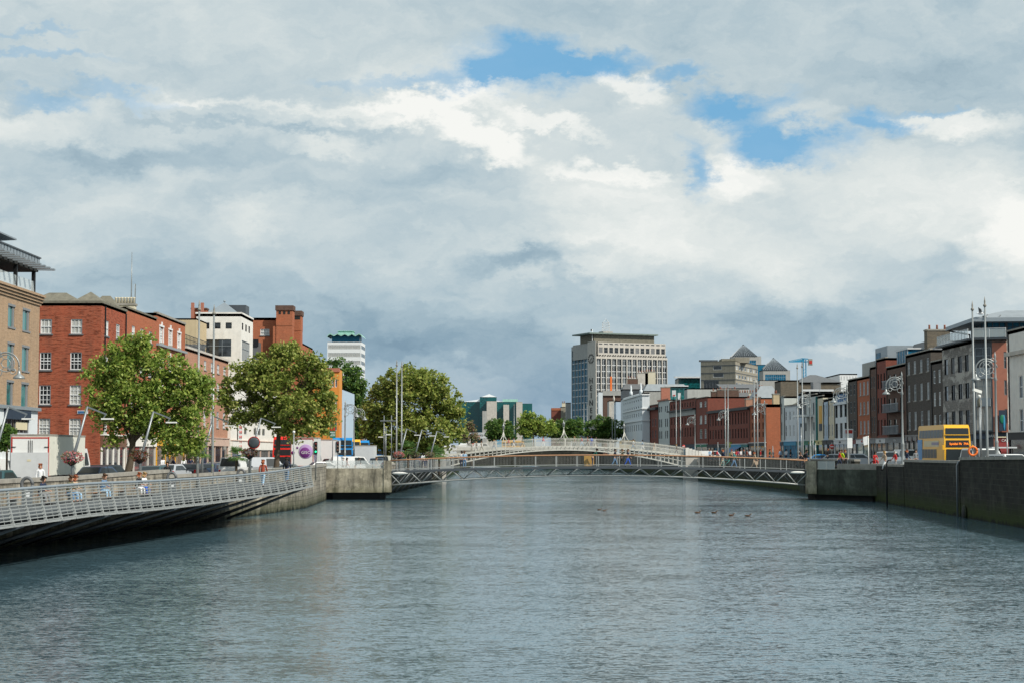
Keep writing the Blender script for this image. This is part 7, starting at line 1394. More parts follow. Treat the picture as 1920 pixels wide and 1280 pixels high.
# double-decker buses
def bus(name, lab, x, y, z, rz, colr, front2=None, rear=None, display=None, L_=10.4, group='double-decker buses'):
    t = thing(name, lab, 'bus', (x, y, z), rz, group); W, H = 2.5, 4.25; f, r = -L_ / 2, L_ / 2; P = [(f + .12, .3), (f, .55), (f, 1.9), (f + .05, 2.5), (f + .2, 3.9), (f + .45, H - .03), (f + .9, H), (r - .3, H), (r, H - .15), (r, .3)][::-1]
    m_, hw = shell(P, W, 3.0, W * .93, colr); m_.build('body', t, False); G = 'car_glass'
    def fpane(z0, z1, nm, gm=G, w=W - .28, inset=.03):
        def yy(z): return f + (.0 if z < 1.9 else .05 * (z - 1.9) / .6 if z < 2.5 else .05 + .15 * (z - 2.5) / 1.4)
        m_ = MB().mat(gm); m_.face([(-w / 2, yy(z0) - inset, z0), (w / 2, yy(z0) - inset, z0), (w / 2 - .04, yy(z1) - inset, z1), (-w / 2 + .04, yy(z1) - inset, z1)]); return m_.build(nm, t, False)
    fpane(2.98, 3.92, 'upper_windscreen'); fpane(.85, 1.95, 'windscreen'); d = fpane(2.12, 2.78, 'destination_panel', 'c_black')
    m_ = MB().mat(colr); m_.box(-W / 2 + .1, W / 2 - .1, f + .03, f + .13, 3.25, 3.32); m_.build('window_rail', t, False)
    if display: textmesh(display, .30, 'led_orange', 'display_text', d, (.12, f - .06, 2.44), (PI / 2, 0, 0), .005, .95)
    for s in (-1, 1):
        k = 8
        for i in range(k):
            a, c = f + .55 + (L_ - 1.0) * i / k, f + .55 + (L_ - 1.0) * (i + 1) / k - .07; m_ = MB().mat(G); z0, z1 = 3.02, 3.78; q = [(s * (hw(z0) + .012), a, z0), (s * (hw(z0) + .012), c, z0), (s * (hw(z1) + .012), c, z1), (s * (hw(z1) + .012), a, z1)]; m_.face(q if s > 0 else q[::-1]); m_.build('side_window', t, False)
            if (s > 0 or i > 1) and i < 7: m_ = MB().mat(G); q = [(s * (W / 2 + .012), a, 1.1), (s * (W / 2 + .012), c, 1.1), (s * (W / 2 + .012), c, 1.95), (s * (W / 2 + .012), a, 1.95)]; m_.face(q if s > 0 else q[::-1]); m_.build('side_window', t, False)
        for y_ in (f + 2.4, r - 2.6): wheel(t, s * (W / 2 - .14), y_, .48, .28)
        m_ = MB().mat('v_dark' if colr != 'v_yellow' else 'v_yellow'); m_.box(s * (W / 2 + .05) if s > 0 else -W / 2 - .22, s * (W / 2 + .22) if s > 0 else -W / 2 - .05, f - .25, f - .1, 1.9, 2.35); m_.build('wing_mirror', t, False)
        m_ = MB().mat('c_cream'); q = [(s * (W / 2 + .014), f + 2.0, 2.2), (s * (W / 2 + .014), r - 2.6, 2.2), (s * (W / 2 + .014), r - 2.6, 2.75), (s * (W / 2 + .014), f + 2.0, 2.75)]; m_.face(q if s > 0 else q[::-1]); m_.mat('c_mauve').face([(p[0] + s * .004, p[1] if i_ in (0, 3) else p[1] - 3, p[2] * .5 + 1.24) for i_, p in enumerate(q)] if s > 0 else [(p[0] + s * .004, p[1] if i_ in (0, 3) else p[1] - 3, p[2] * .5 + 1.24) for i_, p in enumerate(q)][::-1]); m_.build('side_advert', t, False)
    lights(t, W, f + .0, r, .62, 1.0, .32, .2, .16, .5)
    if rear: m_ = MB().mat(rear); m_.box(-W / 2 - .02, W / 2 + .02, r - 1.7, r + .02, .35, 2.9); m_.build('rear_panel', t, False)
    m_ = MB().mat('v_dark'); m_.box(-W / 2 + .05, W / 2 - .05, f + .1, r - .1, .22, .42); m_.build('skirt', t, False)
    m_ = MB().mat('plate'); m_.box(-.28, .28, f - .03, f + .05, .42, .54); m_.build('number_plate', t, False)
    return t
bus('double_decker_bus', 'yellow double-decker bus with an orange lit destination display on the shaded quay', 41.75, 165.4, ZR, 0, 'v_yellow', rear='v_blue', display='Spiddal Pk  79A')
q = at(642.5, 850, 208); bus('double_decker_bus', 'bright blue double-decker bus seen from the front, beside the green sign', q.x - .5, 213, ZL, .098, 'v_blue')
q = at(659, 850, 235); bus('double_decker_bus', 'yellow double-decker between the two blue buses on the sunny quay', q.x - .5, 241, ZL, .09, 'v_yellow')
q = at(677, 850, 255); bus('double_decker_bus', 'second blue double-decker, right of the yellow one', q.x - .5, 261, ZL, .09, 'v_blue')
q = at(711, 850, 290); bus('double_decker_bus', 'farthest blue double-decker under the dark tree shade', q.x, 296, ZL, 0, 'v_blue')
q = at(532, 850, 196); bus('double_decker_bus', 'red double-decker partly hidden by the second tree trunk', q.x, 201, ZL, 0, 'v_red')
q = at(1196, 830, 488); bus('double_decker_bus', 'distant yellow double-decker by the foot of the white building', q.x, 488, 3.9, PI / 2, 'v_yellow')
# open top sightseeing bus on the far bridge
q = at(958, 830, 487); t = thing('sightseeing_bus', 'orange and light blue sightseeing bus on the far stone bridge', 'bus', (q.x, 487, 5.35), PI / 2); m_, hw = shell([(4, .3), (4, 2.8), (-3.4, 2.95), (-3.7, 1.6), (-4, 1.4), (-4, .3)], 2.4, 2.5, 2.3, 'c_amber'); m_.build('body', t, False)
m_ = MB().mat('c_sky'); m_.box(-1.23, 1.23, 2.6, 4.02, .32, 2.9); m_.box(1.205, 1.23, -3.4, 2.5, .4, 1.1); m_.build('side_panel', t, False)
for i in range(5): m_ = MB().mat('car_glass'); m_.box(1.17, 1.24, -3 + i * 1.1, -2.1 + i * 1.1, 1.3, 2.2); m_.box(-1.24, -1.17, -3 + i * 1.1, -2.1 + i * 1.1, 1.3, 2.2); m_.build('side_window', t, False)
for s in (-1, 1): wheel(t, s * 1.1, -2.6, .45); wheel(t, s * 1.1, 2.4, .45)
# lorries
def lorry(lab, x, y, rz, L_, H, boxm, zb=.95, cab='v_white', back='plain', name='box_lorry'):
    t = thing(name, lab, 'lorry', (x, y, ZL), rz); W = 2.5; f, r = -L_ / 2, L_ / 2
    m_ = MB().mat(boxm); m_.box(-W / 2, W / 2, f + 2.1, r, zb, H); m_.mat('cap_stone').box(-W / 2 - .03, W / 2 + .03, f + 2.1, r + .03, H + .002, H + .1); m_.mat('galvanised').box(W / 2 - .04, W / 2 + .03, r - .07, r + .03, zb, H); bx = m_.build('cargo_box', t, False)
    m_, hw = shell([(f + 2.0, .5), (f + 2.0, 2.7), (f + .7, 2.7), (f + .15, 1.7), (f, 1.1), (f, .5)], 2.3, 1.5, 2.1, cab); m_.build('cab', t, False)
    m_ = MB().mat('v_dark'); m_.box(-.9, .9, f + .3, r - .1, .45, .8); m_.build('chassis', t, False)
    for s in (-1, 1):
        for y_ in (f + 1.1, r - 2.2): wheel(t, s * (W / 2 - .2), y_, .46, .3)
        m_ = MB().mat('lamp_red'); m_.box(s * .95 - .16, s * .95 + .16, r + .0, r + .06, .55, .72); m_.build('tail_light', t, False)
        m_ = MB().mat('car_glass'); q = [(s * 1.16, f + .5, 1.55), (s * 1.16, f + 1.5, 1.55), (s * 1.1, f + 1.5, 2.4), (s * 1.1, f + .9, 2.4)]; m_.face(q if s > 0 else q[::-1]); m_.build('side_window', t, False)
    return t, bx, W, r
x0, x1 = at(20, 850, 110).x, at(93, 850, 110).x
t, bx, W, r = lorry('white box lorry seen from behind with a raised tail lift and red edging', (x0 + x1) / 2, 110 + 5.6, PI, 11.2, 3.5, 'lorry_side')
m_ = MB().mat('c_red')
for a in ((-1.22, -1.14, .95, 3.42), (1.14, 1.22, .95, 3.42)): m_.box(a[0], a[1], r + .005, r + .04, a[2], a[3])
m_.box(-1.14, 1.14, r + .005, r + .04, 3.32, 3.4); m_.box(-1.14, 1.14, r + .05, r + .09, 1.0, 1.05); m_.build('red_edging', bx, False)
m_ = MB().mat('v_white'); m_.box(-1.13, -.02, r + .003, r + .03, 1.0, 3.3); m_.box(.02, 1.13, r + .003, r + .03, 1.0, 3.3); d = m_.build('rear_door', bx, False)
m_ = MB().mat('black_iron'); [m_.box(x_ - .015, x_ + .015, r + .035, r + .06, 1.6, 3.2) for x_ in (-.14, -.02, .10)]; [m_.box(x_, x_ + .28, r + .035, r + .07, 2.75, 2.80) for x_ in (-1.2, .92)]; m_.build('door_bar', d, False)
m_ = MB().mat('c_silver'); m_.box(-1.2, 1.2, r + .06, r + .16, .75, 2.42); m_.mat('c_cream').box(-.1, .14, r + .162, r + .17, 1.85, 1.98); m_.build('tail_lift', t, False)
m_ = MB().mat('c_grey'); m_.box(-.9, .9, r + .0, r + .2, .35, .7); m_.build('lift_frame', t, False)
x1 = at(588, 850, 186).x
t, bx, W, r = lorry('white lorry with a large purple circle on its rear and side', x1 - 1.25, 186 + 4.5, PI, 9, 4.0, 'v_white', .9)
for nm_, cx, cz, rr in (('purple_circle', -.40, 2.55, .78), ('purple_circle', .98, 2.42, .19), ('purple_circle', .52, 2.95, .12)):
    m_ = MB().mat('c_lilac' if rr > .5 else 'c_purple'); m_.lathe([(rr, 0), (rr * .96, .02)], (cx, r + .02, cz), 28, Matrix.Rotation(-PI / 2, 4, 'X')); o = m_.build(nm_, bx, False)
    if rr > .5:
        m_ = MB().mat('c_purple'); m_.lathe([(rr * .72, 0), (rr * .7, .012)], (cx + .08, r + .045, cz - .12), 24, Matrix.Rotation(-PI / 2, 4, 'X')); m_.build('circle_shade', o, False)
        textmesh('GISC', .46, 'c_white', 'logo_lettering', o, (cx, r + .075, cz - .12), (PI / 2, 0, PI), .004)
m_ = MB().mat('c_red')
for a in ((-1.24, -1.17, .92, 3.95), (1.17, 1.24, .92, 3.95)): m_.box(a[0], a[1], r + .005, r + .03, a[2], a[3])
m_.box(-1.17, 1.17, r + .005, r + .03, 3.87, 3.95); m_.box(-1.17, 1.17, r + .005, r + .03, .92, 1.0); m_.build('red_edging', bx, False)
m_ = MB().mat('c_lilac'); m_.lathe([(1.2, -.02), (1.2, .01)], (-1.27, r - 1.9, 2.3), 24, Matrix.Rotation(PI / 2, 4, 'Y')); m_.build('purple_circle', bx, False)
q = at(608, 850, 205); lorry('plain white lorry between the purple circle lorry and the blue bus', q.x, 209, PI, 8, 3.9, 'v_white', .9)
q = at(682, 850, 222); lorry('small pale grey box lorry in front of the second blue bus', q.x, 226, PI, 7, 3.3, 'c_silver', .9)
# ================================================================== people
for n_, c_ in dict(skin_a=(.52, .30, .21), skin_b=(.30, .16, .10), hair_dark=(.02, .014, .01), hair_brown=(.10, .05, .025), hair_blond=(.35, .22, .09), hair_grey=(.45, .44, .42), hair_red=(.28, .08, .03),
                   t_white=(.72, .73, .74), t_navy=(.015, .025, .06), t_black=(.014, .014, .016), t_pink=(.85, .07, .10), t_denim=(.10, .20, .34), t_lightblue=(.30, .48, .66), t_rust=(.30, .06, .03), t_green=(.01, .12, .09), t_teal=(.08, .36, .34),
                   t_beige=(.45, .34, .24), t_red=(.5, .03, .03), t_blue=(.02, .10, .50), t_hivis=(.55, .75, .02), t_grey=(.2, .21, .22), t_olive=(.12, .12, .07), t_purple=(.2, .06, .15)).items(): surf(n_, c_, .8, .12, scale=6)
def skinmesh(name, chains, mat, sub=1):
    """chains: lists of (point, radius); points closer than 1 mm are one joint, so the figure is one connected skin"""
    V, R, E = [], [], []
    def idx(p, r):
        for i, q in enumerate(V):
            if (Vector(q) - Vector(p)).length < 1e-3: return i
        V.append(tuple(p)); R.append(r); return len(V) - 1
    for ch in chains:
        ids = [idx(p, r) for p, r in ch]; E += [(a, b_) for a, b_ in zip(ids[:-1], ids[1:]) if a != b_]
    me = bpy.data.meshes.new('sk'); me.from_pydata(V, E, []); o = bpy.data.objects.new('sk', me); COL.objects.link(o)
    s = o.modifiers.new('s', 'SKIN'); s.use_smooth_shade = True; s.branch_smoothing = .3
    for i, d in enumerate(me.skin_vertices[0].data): r = R[i]; d.radius = r if hasattr(r, '__len__') else (r, r); d.use_root = (i == 0)
    if sub: u = o.modifiers.new('u', 'SUBSURF'); u.levels = sub; u.render_levels = sub
    dg = bpy.context.evaluated_depsgraph_get(); dg.update(); out = bpy.data.meshes.new_from_object(o.evaluated_get(dg)); bpy.data.objects.remove(o); bpy.data.meshes.remove(me)
    out.name = name; out.materials.clear(); out.materials.append(M[mat]); 
    if not out.uv_layers: out.uv_layers.new(name='UVMap')
    return out
def person_proto(pose, outfit='trousers', hair='short'):
    V = Vector; J = {}
    hip = V((0, 0, .92)); lean = 0
    if pose == 'sit': hip = V((0, .1, .50)); lean = -.16
    if pose == 'walk': lean = -.04
    if pose == 'bend': lean = -.32
    chest = hip + V((0, lean * .75, .36)); neck = hip + V((0, lean * 1.1, .56)); head = neck + V((0, lean * .35 - .01, .14)); crown = head + V((0, lean * .1, .13))
    A = []
    legs = []
    for s in (-1, 1):
        h = hip + V((s * .095, 0, -.04))
        if pose == 'walk': k = h + V((0, -.16 * s - .03, -.42)); a = k + V((0, .22 if s < 0 else -.04, -.40)); a = V((a.x, a.y if s < 0 else -.30, .07 if s > 0 else .12))
        elif pose == 'sit': k = h + V((s * .05, -.44, .02)); a = V((k.x, k.y - .03, .08 - 0))
        else: k = h + V((s * .015, -.02, -.43)); a = V((k.x, .01, .08))
        toe = a + V((0, -.16, -.045)); legs.append((h, k, a, toe))
    arms = []
    for s in (-1, 1):
        sh = neck + V((s * .175, .0, -.07))
        if pose == 'walk': el = sh + V((s * .05, .12 * s, -.27)); wr = el + V((0, -.12 + .05 * s, -.22))
        elif pose in ('sit', 'hold', 'bend'): el = sh + V((s * .06, -.06, -.27)); wr = el + V((-s * .09, -.24, .02 if pose != 'sit' else -.04))
        else: el = sh + V((s * .06, .02, -.28)); wr = el + V((-s * .01, -.06, -.24))
        arms.append((sh, el, wr))
    ch = [[(hip, (.135, .095)), (hip + (chest - hip) * .5, (.12, .085)), (chest, (.145, .10)), (neck + V((0, 0, -.05)), (.085, .07)), (neck, .052), (head + V((0, .0, -.05)), (.066, .075)), (head + V((0, 0, .03)), (.078, .09)), (crown, (.055, .06))],
          [(head + V((0, 0, -.05)), .066), (head + V((0, -.085, -.055)), .022)], [(head + V((0, 0, .03)), .078), (head + V((0, -.105, -.005)), .012)]]
    for h, k, a, toe in legs: ch.append([(hip, (.135, .095)), (h, .09), ((h + k) / 2, .08), (k, .055), ((k * .6 + a * .4), .056), (a, .036), (toe, .032)])
    for i, (sh, el, wr) in enumerate(arms):
        d = (wr - el).normalized(); pl = wr + d * .05; s = -1 if i == 0 else 1; side = V((0, -1, 0)) if abs(d.y) < .8 else V((-s, 0, 0))
        ch.append([(neck + V((0, 0, -.05)), (.085, .07)), (sh, .05), ((sh + el) / 2, .043), (el, .036), ((el + wr) / 2, .033), (wr, .024), (pl, (.030, .018))])
        q = d.cross(side).normalized(); 
        for j, ln in enumerate((.070, .082, .078, .060)): b_ = pl + side * (.026 * (1 - j / 1.5)) + d * .035; ch.append([(pl, .02), (b_, .009), (b_ + d * ln * .55 + q * .01 * s, .008), (b_ + d * ln + q * .03 * s, .006)])
        ch.append([(pl, .02), (wr + side * .04 + d * .03, .010), (wr + side * .055 + d * .07, .008)])
    parts = [('body', skinmesh('body', ch, 'skin_a'))]
    top = [[(hip + V((0, 0, -.03)), (.155, .115)), (hip + (chest - hip) * .5, (.14, .105)), (chest, (.165, .12)), (neck + V((0, .0, -.055)), (.11, .09)), (neck + V((0, 0, -.01)), .062)]]
    for sh, el, wr in arms: top.append([(neck + V((0, 0, -.055)), (.11, .09)), (sh, .066), ((sh + el) / 2, .058), (el, .050), (el + (wr - el) * .85, .040)])
    if outfit == 'coat': top[0] = [(hip + V((0, 0, -.40)), (.20, .17)), (hip + V((0, 0, -.2)), (.185, .15))] + top[0]
    parts.append(('top', skinmesh('top', top, 't_white')))
    tr = [[(hip + V((0, 0, .06)), (.142, .102)), (hip, (.15, .11))]]
    if outfit == 'skirt': tr = [[(hip + V((0, 0, .05)), (.14, .10)), (hip + V((0, -.02, -.1)), (.17, .14)), (hip + V((0, -.05, -.42)), (.21, .19))]]
    else:
        for h, k, a, toe in legs: tr.append([(hip, (.15, .11)), (h, .104), ((h + k) / 2, .092), (k, .070), (a + (k - a) * .1, .056)])
    parts.append(('skirt' if outfit == 'skirt' else 'trousers', skinmesh('trousers', tr, 't_denim')))
    for h, k, a, toe in legs: parts.append(('shoe', skinmesh('shoe', [[(a + V((0, .05, -.02)), .062), (a + V((0, -.03, -.02)), .064), (toe + V((0, -.02, .0)), .054)]], 't_black', 1)))
    hc = [[(head + V((0, .035, .05)), .108), (crown + V((0, .01, .0)), .092)], [(head + V((0, .035, .05)), .108), (head + V((0, .07, -.03)), .075)]]
    if hair == 'long': hc.append([(head + V((0, .07, -.03)), .075), (head + V((0, .09, -.16)), .075), (head + V((0, .09, -.27)), .04)])
    parts.append(('hair', skinmesh('hair', hc, 'hair_dark')))
    t = thing('person', 'p', 'person')
    for nm_, me in parts: o = bpy.data.objects.new(nm_, me); COL.objects.link(o); o.parent = t
    return t
PP = {}
def person(kind, x, y, z, rz, top, bot, hair, lab, grp, scale=1, skin=None):
    if kind not in PP: PP[kind] = person_proto(*kind)
    o = place(PP[kind], (x, y, z), math.radians(rz), lab, scale=scale); o['group'] = grp
    for c in o.children:
        b_ = c.name.split('.')[0]; k = {'top': top, 'trousers': bot, 'skirt': bot, 'hair': hair, 'body': skin}.get(b_)
        if k: c.material_slots[0].link = 'OBJECT'; c.material_slots[0].material = M[k]
    return o
WS, WL, SS, SL, ST, CT, WK, HS = ('walk', 'trousers', 'short'), ('walk', 'trousers', 'long'), ('sit', 'trousers', 'short'), ('sit', 'trousers', 'long'), ('stand', 'trousers', 'short'), ('stand', 'coat', 'short'), ('walk', 'skirt', 'long'), ('bend', 'trousers', 'short')
G1 = 'people sitting on the near boardwalk'
def bench(x0, y0, x1, y1, z, lab):
    t = thing('bench', lab, 'bench', (x0, y0, z), 0, 'timber benches on the boardwalk'); m_ = MB().mat('teak'); d = Vector((x1 - x0, y1 - y0, 0)); n = Vector((-d.y, d.x, 0)).normalized()
    for k in range(4): m_.bar(Vector((0, 0, .42)) - n * (.05 + .11 * k), d + Vector((0, 0, .42)) - n * (.05 + .11 * k), .09, .04)
    m_.build('seat', t, False)
    for f in (.08, .5, .92): m_ = MB().mat('galvanised'); m_.bar(d * f - n * .22 + Vector((0, 0, 0)), d * f - n * .22 + Vector((0, 0, .4)), .3, .08); m_.build('leg', t, False)
def sit(px, y, xo, top, bot, hair, lab, k=SS, rz=70):
    x = at(px, 900, y).x; person(k, x, y, 2.12, rz, top, bot, hair, lab, G1)
bench(-23.2, 78, -22.6, 88, 2.1, 'long timber bench nearest the left edge of the boardwalk'); bench(-22.3, 89.5, -21.6, 101, 2.1, 'long timber bench along the middle of the boardwalk')
sit(78, 82, 0, 't_navy', 't_grey', 'hair_dark', 'dark haired person in a navy top sitting on the boardwalk beside the life ring housing'); sit(130, 84.5, 0, 't_olive', 't_denim', 'hair_brown', 'brown haired person in olive, left one of the seated boardwalk couple', SL)
sit(138, 85.3, 0, 't_beige', 't_lightblue', 'hair_red', 'red haired person in pale jeans, right one of the seated boardwalk couple', SL); sit(193, 91, 0, 't_denim', 't_lightblue', 'hair_brown', 'person in a denim jacket sitting alone on the boardwalk bench', SS)
sit(258, 98, 0, 't_black', 't_white', 'hair_red', 'person in black sitting left of the pair under the dark flower basket'); sit(268, 98.8, 0, 't_white', 't_blue', 'hair_blond', 'blond person in blue jeans sitting right of the pair under the dark flower basket', SL)
G2 = 'people walking on the sunny quay'
def pz(kind, px, y, z, rz, top, bot, hair, lab, grp=G2, scale=1, skin=None): return person(kind, at(px, 860, y).x, y, z, rz, top, bot, hair, lab, grp, scale, skin)
pz(CT, 76, 97, ZL, 20, 't_white', 't_grey', 'hair_red', 'red haired person in a white shirt behind the parapet by the box lorry'); 
pz(CT, 252, 160, ZL + .12, 170, 't_pink', 't_black', 'hair_grey', 'grey haired person in a bright pink coat beside the leaning tree trunk', scale=1.05); pz(WS, 267, 165, ZL + .12, 60, 't_white', 't_denim', 'hair_dark', 'person in white passing behind the dark flower basket')
pz(WL, 305, 150, ZL + .3, 40, 't_white', 't_navy', 'hair_dark', 'person in a white top walking before the yellow shop'); pz(ST, 314, 119, ZL, 15, 't_black', 't_black', 'hair_dark', 'dark haired person in black standing close behind the parapet')
pz(WL, 326, 152, ZL + .3, -60, 't_navy', 't_grey', 'hair_brown', 'person in navy carrying a bright blue bag before the yellow shop'); pz(WL, 345, 150, ZL + .3, 200, 't_white', 't_navy', 'hair_brown', 'brown haired person in a loose white shirt near the yellow shop'); pz(WS, 357, 155, ZL + .3, 170, 't_navy', 't_grey', 'hair_dark', 'person in navy right beside the one in the loose white shirt')
pz(ST, 421, 158, ZL + .2, 190, 't_red', 't_navy', 'hair_brown', 'person in red in front of the hanging white sign')
pz(WL, 493, 112, 2.36, 175, 't_rust', 't_lightblue', 'hair_red', 'long haired person in a rust top walking away on the boardwalk', 'people walking on the near boardwalk'); pz(WS, 538, 116.5, 2.55, 180, 't_navy', 't_denim', 'hair_dark', 'person in navy with a black backpack at the boardwalk tip', 'people walking on the near boardwalk')
q = at(538, 860, 116.5); m_ = MB().mat('t_black'); m_.ball((q.x, 116.3, 3.87), (.16, .10, .23), 10, 8); o = m_.build('backpack'); tag(o, 'black backpack on the back of the person at the boardwalk tip', 'backpack')
q = at(330, 860, 151.8); m_ = MB().mat('c_sky'); m_.ball((q.x, 151.7, 3.1), (.22, .1, .2), 8, 6); m_.tube([(q.x - .1, 151.7, 3.25), (q.x, 151.7, 3.5), (q.x + .1, 151.7, 3.25)], .015, 5); o = m_.build('bag'); tag(o, 'bright blue bag carried before the yellow shop', 'bag')
pz(WS, 643, 184, ZL + .1, 80, 't_white', 't_grey', 'hair_grey', 'person in a white shirt walking above the pale pier'); pz(WL, 650, 185, ZL + .1, 80, 't_rust', 't_white', 'hair_dark', 'person just behind the white shirted one above the pale pier'); pz(HS, 666, 184, ZL + .1, 75, 't_black', 't_beige', 'hair_dark', 'person in black bending forward above the pale pier'); pz(WS, 705, 178, ZL + .2, 100, 't_beige', 't_grey', 'hair_brown', 'person in beige near the twin steel posts')
for i, (px, top, kind, lab) in enumerate(((766, 't_beige', WL, 'person in beige behind the first leaning lamp'), (773.5, 't_green', ST, 'person in a green shirt behind the slim footbridge'), (785, 't_navy', WS, 'person in navy between the first two leaning lamps'), (794, 't_white', WL, 'person in white by the middle leaning lamp'), (799, 't_navy', ST, 'person in dark navy by the middle leaning lamp'))):
    pz(kind, px, 206 + i, ZL + .55, 170 + 9 * i, top, 't_navy', 'hair_dark', lab, scale=1.05)
G3 = 'people crossing the slim footbridge'
def bp_(kind, px, rz, top, bot, hair, lab, yy=169.6, s=.97, skin=None):
    x = at(px, 860, yy).x; return person(kind, x, yy, bz(x, 3.27, 2.80) + .005, rz, top, bot, hair, lab, G3, s, skin)
bp_(ST, 866, 185, 't_white', 't_navy', 'hair_dark', 'person in white looking over the far rail, left of the pair'); bp_(ST, 871, 170, 't_lightblue', 't_denim', 'hair_brown', 'person in a light blue shirt and jeans, right of the pair at the rail', 169.0)
bp_(HS, 1111, 90, 't_green', 't_navy', 'hair_dark', 'person in a dark green top above the timber panel', 170.6, 1.0); bp_(WS, 1152.5, 95, 't_navy', 't_denim', 'hair_dark', 'person in navy and jeans, first of the three walkers in the middle', 169.4)
bp_(WS, 1166, 90, 't_olive', 't_black', 'hair_brown', 'person in olive and black, middle of the three walkers', 169.7); bp_(WL, 1177, 80, 't_navy', 't_blue', 'hair_brown', 'person in bright blue jeans, last of the three walkers', 169.2)
bp_(WS, 1355, 90, 't_navy', 't_beige', 'hair_red', 'person in navy wheeling the mint bicycle', 169.9, 1.05); bp_(WL, 1376, 85, 't_teal', 't_denim', 'hair_grey', 'person in a turquoise top and jeans ahead of the cyclist', 169.3); bp_(('walk', 'coat', 'long'), 1414, 88, 't_beige', 't_beige', 'hair_red', 'person in a beige coat with a tan bag', 169.5)
bp_(HS, 1509, -85, 't_black', 't_black', 'hair_brown', 'person in black leaning at the right end of the footbridge', 170.2, 1.05)
q = at(1418, 862, 169.3); m_ = MB().mat('t_beige'); m_.box(q.x - .16, q.x + .16, 169.1, 169.22, 3.45, 3.78); m_.tube([(q.x - .12, 169.16, 3.78), (q.x, 169.16, 4.0), (q.x + .12, 169.16, 3.78)], .012, 5); tag(m_.build('bag'), 'tan shoulder bag beside the beige coat on the footbridge', 'bag')
G4 = 'people crossing the white arched bridge'
for px, kind, top, bot, lab, rz in ((893, WS, 't_black', 't_navy', 'person in black low on the left slope of the arched bridge', 90), (903, WL, 't_beige', 't_olive', 'person in beige on the left slope of the arched bridge', -90), (926, WS, 't_grey', 't_denim', 'person in grey left of the first arched lantern', 80), (954, WL, 't_pink', 't_beige', 'person in pink right of the first arched lantern', -90), (963, WS, 't_lightblue', 't_white', 'person in light blue near the sightseeing bus', 90), (979, WS, 't_olive', 't_black', 'person in olive at the right of the sightseeing bus', 90),
    (1018, WL, 't_pink', 't_white', 'person in pale pink left of the middle lantern', 90), (1077, WL, 't_beige', 't_grey', 'person in cream right of the middle lantern', 90), (1091, WS, 't_red', 't_lightblue', 'person in a red top at the crown of the arched bridge', -85), (1101, WS, 't_rust', 't_black', 'person in rust between the red and blue ones', 90), (1109, ST, 't_blue', 't_blue', 'person in a bright blue raincoat on the arched bridge', 180), (1117, WS, 't_black', 't_black', 'person in black right of the blue raincoat', 90),
    (1187, WS, 't_white', 't_denim', 'person in white right of the last lantern', 90), (1205, WL, 't_lightblue', 't_white', 'person in light blue on the right slope of the arched bridge', -90), (1226, WS, 't_beige', 't_beige', 'person in beige on the right slope of the arched bridge', 90), (1268, WS, 't_black', 't_navy', 'person in black at the right foot of the arched bridge', 90)):
    y = 301.2 + (px % 3) * .7; x = at(px, 830, y).x; person(kind, x, y, hd(x) + .01, rz, top, bot, random.choice(('hair_dark', 'hair_brown', 'hair_blond')), lab, G4, 1.03)
G5 = 'people on the shaded quay'
def rq(kind, px, y, rz, top, bot, hair, lab, z=None, s=1, grp=G5): return person(kind, at(px, 850, y).x, y, (ZR + .12) if z is None else z, rz, top, bot, hair, lab, grp, s)
rq(WS, 1573.5, 172, 80, 't_red', 't_navy', 'hair_dark', 'person in a red and white jacket above the mossy pier'); rq(WS, 1579, 173, -60, 't_hivis', 't_black', 'hair_brown', 'person in a fluorescent yellow jacket above the mossy pier'); rq(ST, 1585, 174, 30, 't_black', 't_black', 'hair_red', 'person in black right of the fluorescent jacket')
rq(('sit', 'coat', 'short'), 1640, 170, 20, 't_red', 't_red', 'hair_dark', 'person in dark red sitting low by the wall', ZR + .35); rq(WL, 1659, 156, -80, 't_beige', 't_white', 'hair_blond', 'blond person in a pale top by the white four wheel drive', ZR); rq(WS, 1679, 158, -85, 't_red', 't_grey', 'hair_grey', 'grey haired person in red by the white four wheel drive', ZR); rq(WS, 1700, 152, 85, 't_navy', 't_navy', 'hair_red', 'person in a navy jacket left of the yellow bus'); rq(ST, 1717, 160, 10, 't_grey', 't_black', 'hair_dark', 'person in grey just left of the yellow bus')
rq(HS, 1504, 176, 80, 't_black', 't_navy', 'hair_dark', 'left one of the two talking at the footbridge end'); rq(ST, 1512, 176, -80, 't_navy', 't_black', 'hair_brown', 'right one of the two talking at the footbridge end')
for i, (px, top, lab) in enumerate(((1443, 't_green', 'in green at the lane corner'), (1450, 't_navy', 'in navy at the lane corner'), (1463, 't_lightblue', 'in light blue before the grey strip house'), (1474, 't_white', 'with white hood before the sky blue shop'), (1482, 't_black', 'in black before the sky blue shop'), (1426, 't_red', 'in red below the orange-red block'), (1389, 't_white', 'in white before the blue canopy shop'), (1380, 't_red', 'in red before the blue canopy shop'), (1395, 't_black', 'in black before the teal shop'),
                                  (1401, 't_rust', 'in rust before the teal shop'), (1406, 't_white', 'in white at the edge of the red terrace'), (1372, 't_beige', 'in beige before the lime shop'), (1344, 't_pink', 'in pink before the navy shop'), (1337, 't_rust', 'in rust before the black shop'), (1331, 't_lightblue', 'in light blue by the white van at the bridge end'), (1384, 't_purple', 'in purple before the blue canopy shop'), (1294, 't_red', 'in red near the bank shop'), (1552, 't_black', 'in black before the cream house'), (1497, 't_grey', 'in grey between the paired masts'))):
    y = (250 if px > 1420 else 262) + (i * 7 % 11) if px < 1490 else 206 + i % 3
    rq((WS, WL, ST)[i % 3], px, y if px != 1294 else 312, (90, -90, 20, 160)[i % 4], top, 't_navy', ('hair_dark', 'hair_brown', 'hair_red')[i % 3], 'person ' + lab, ZR + .35, 1.0, 'people in the crowd by the red terrace' if px < 1420 else G5)
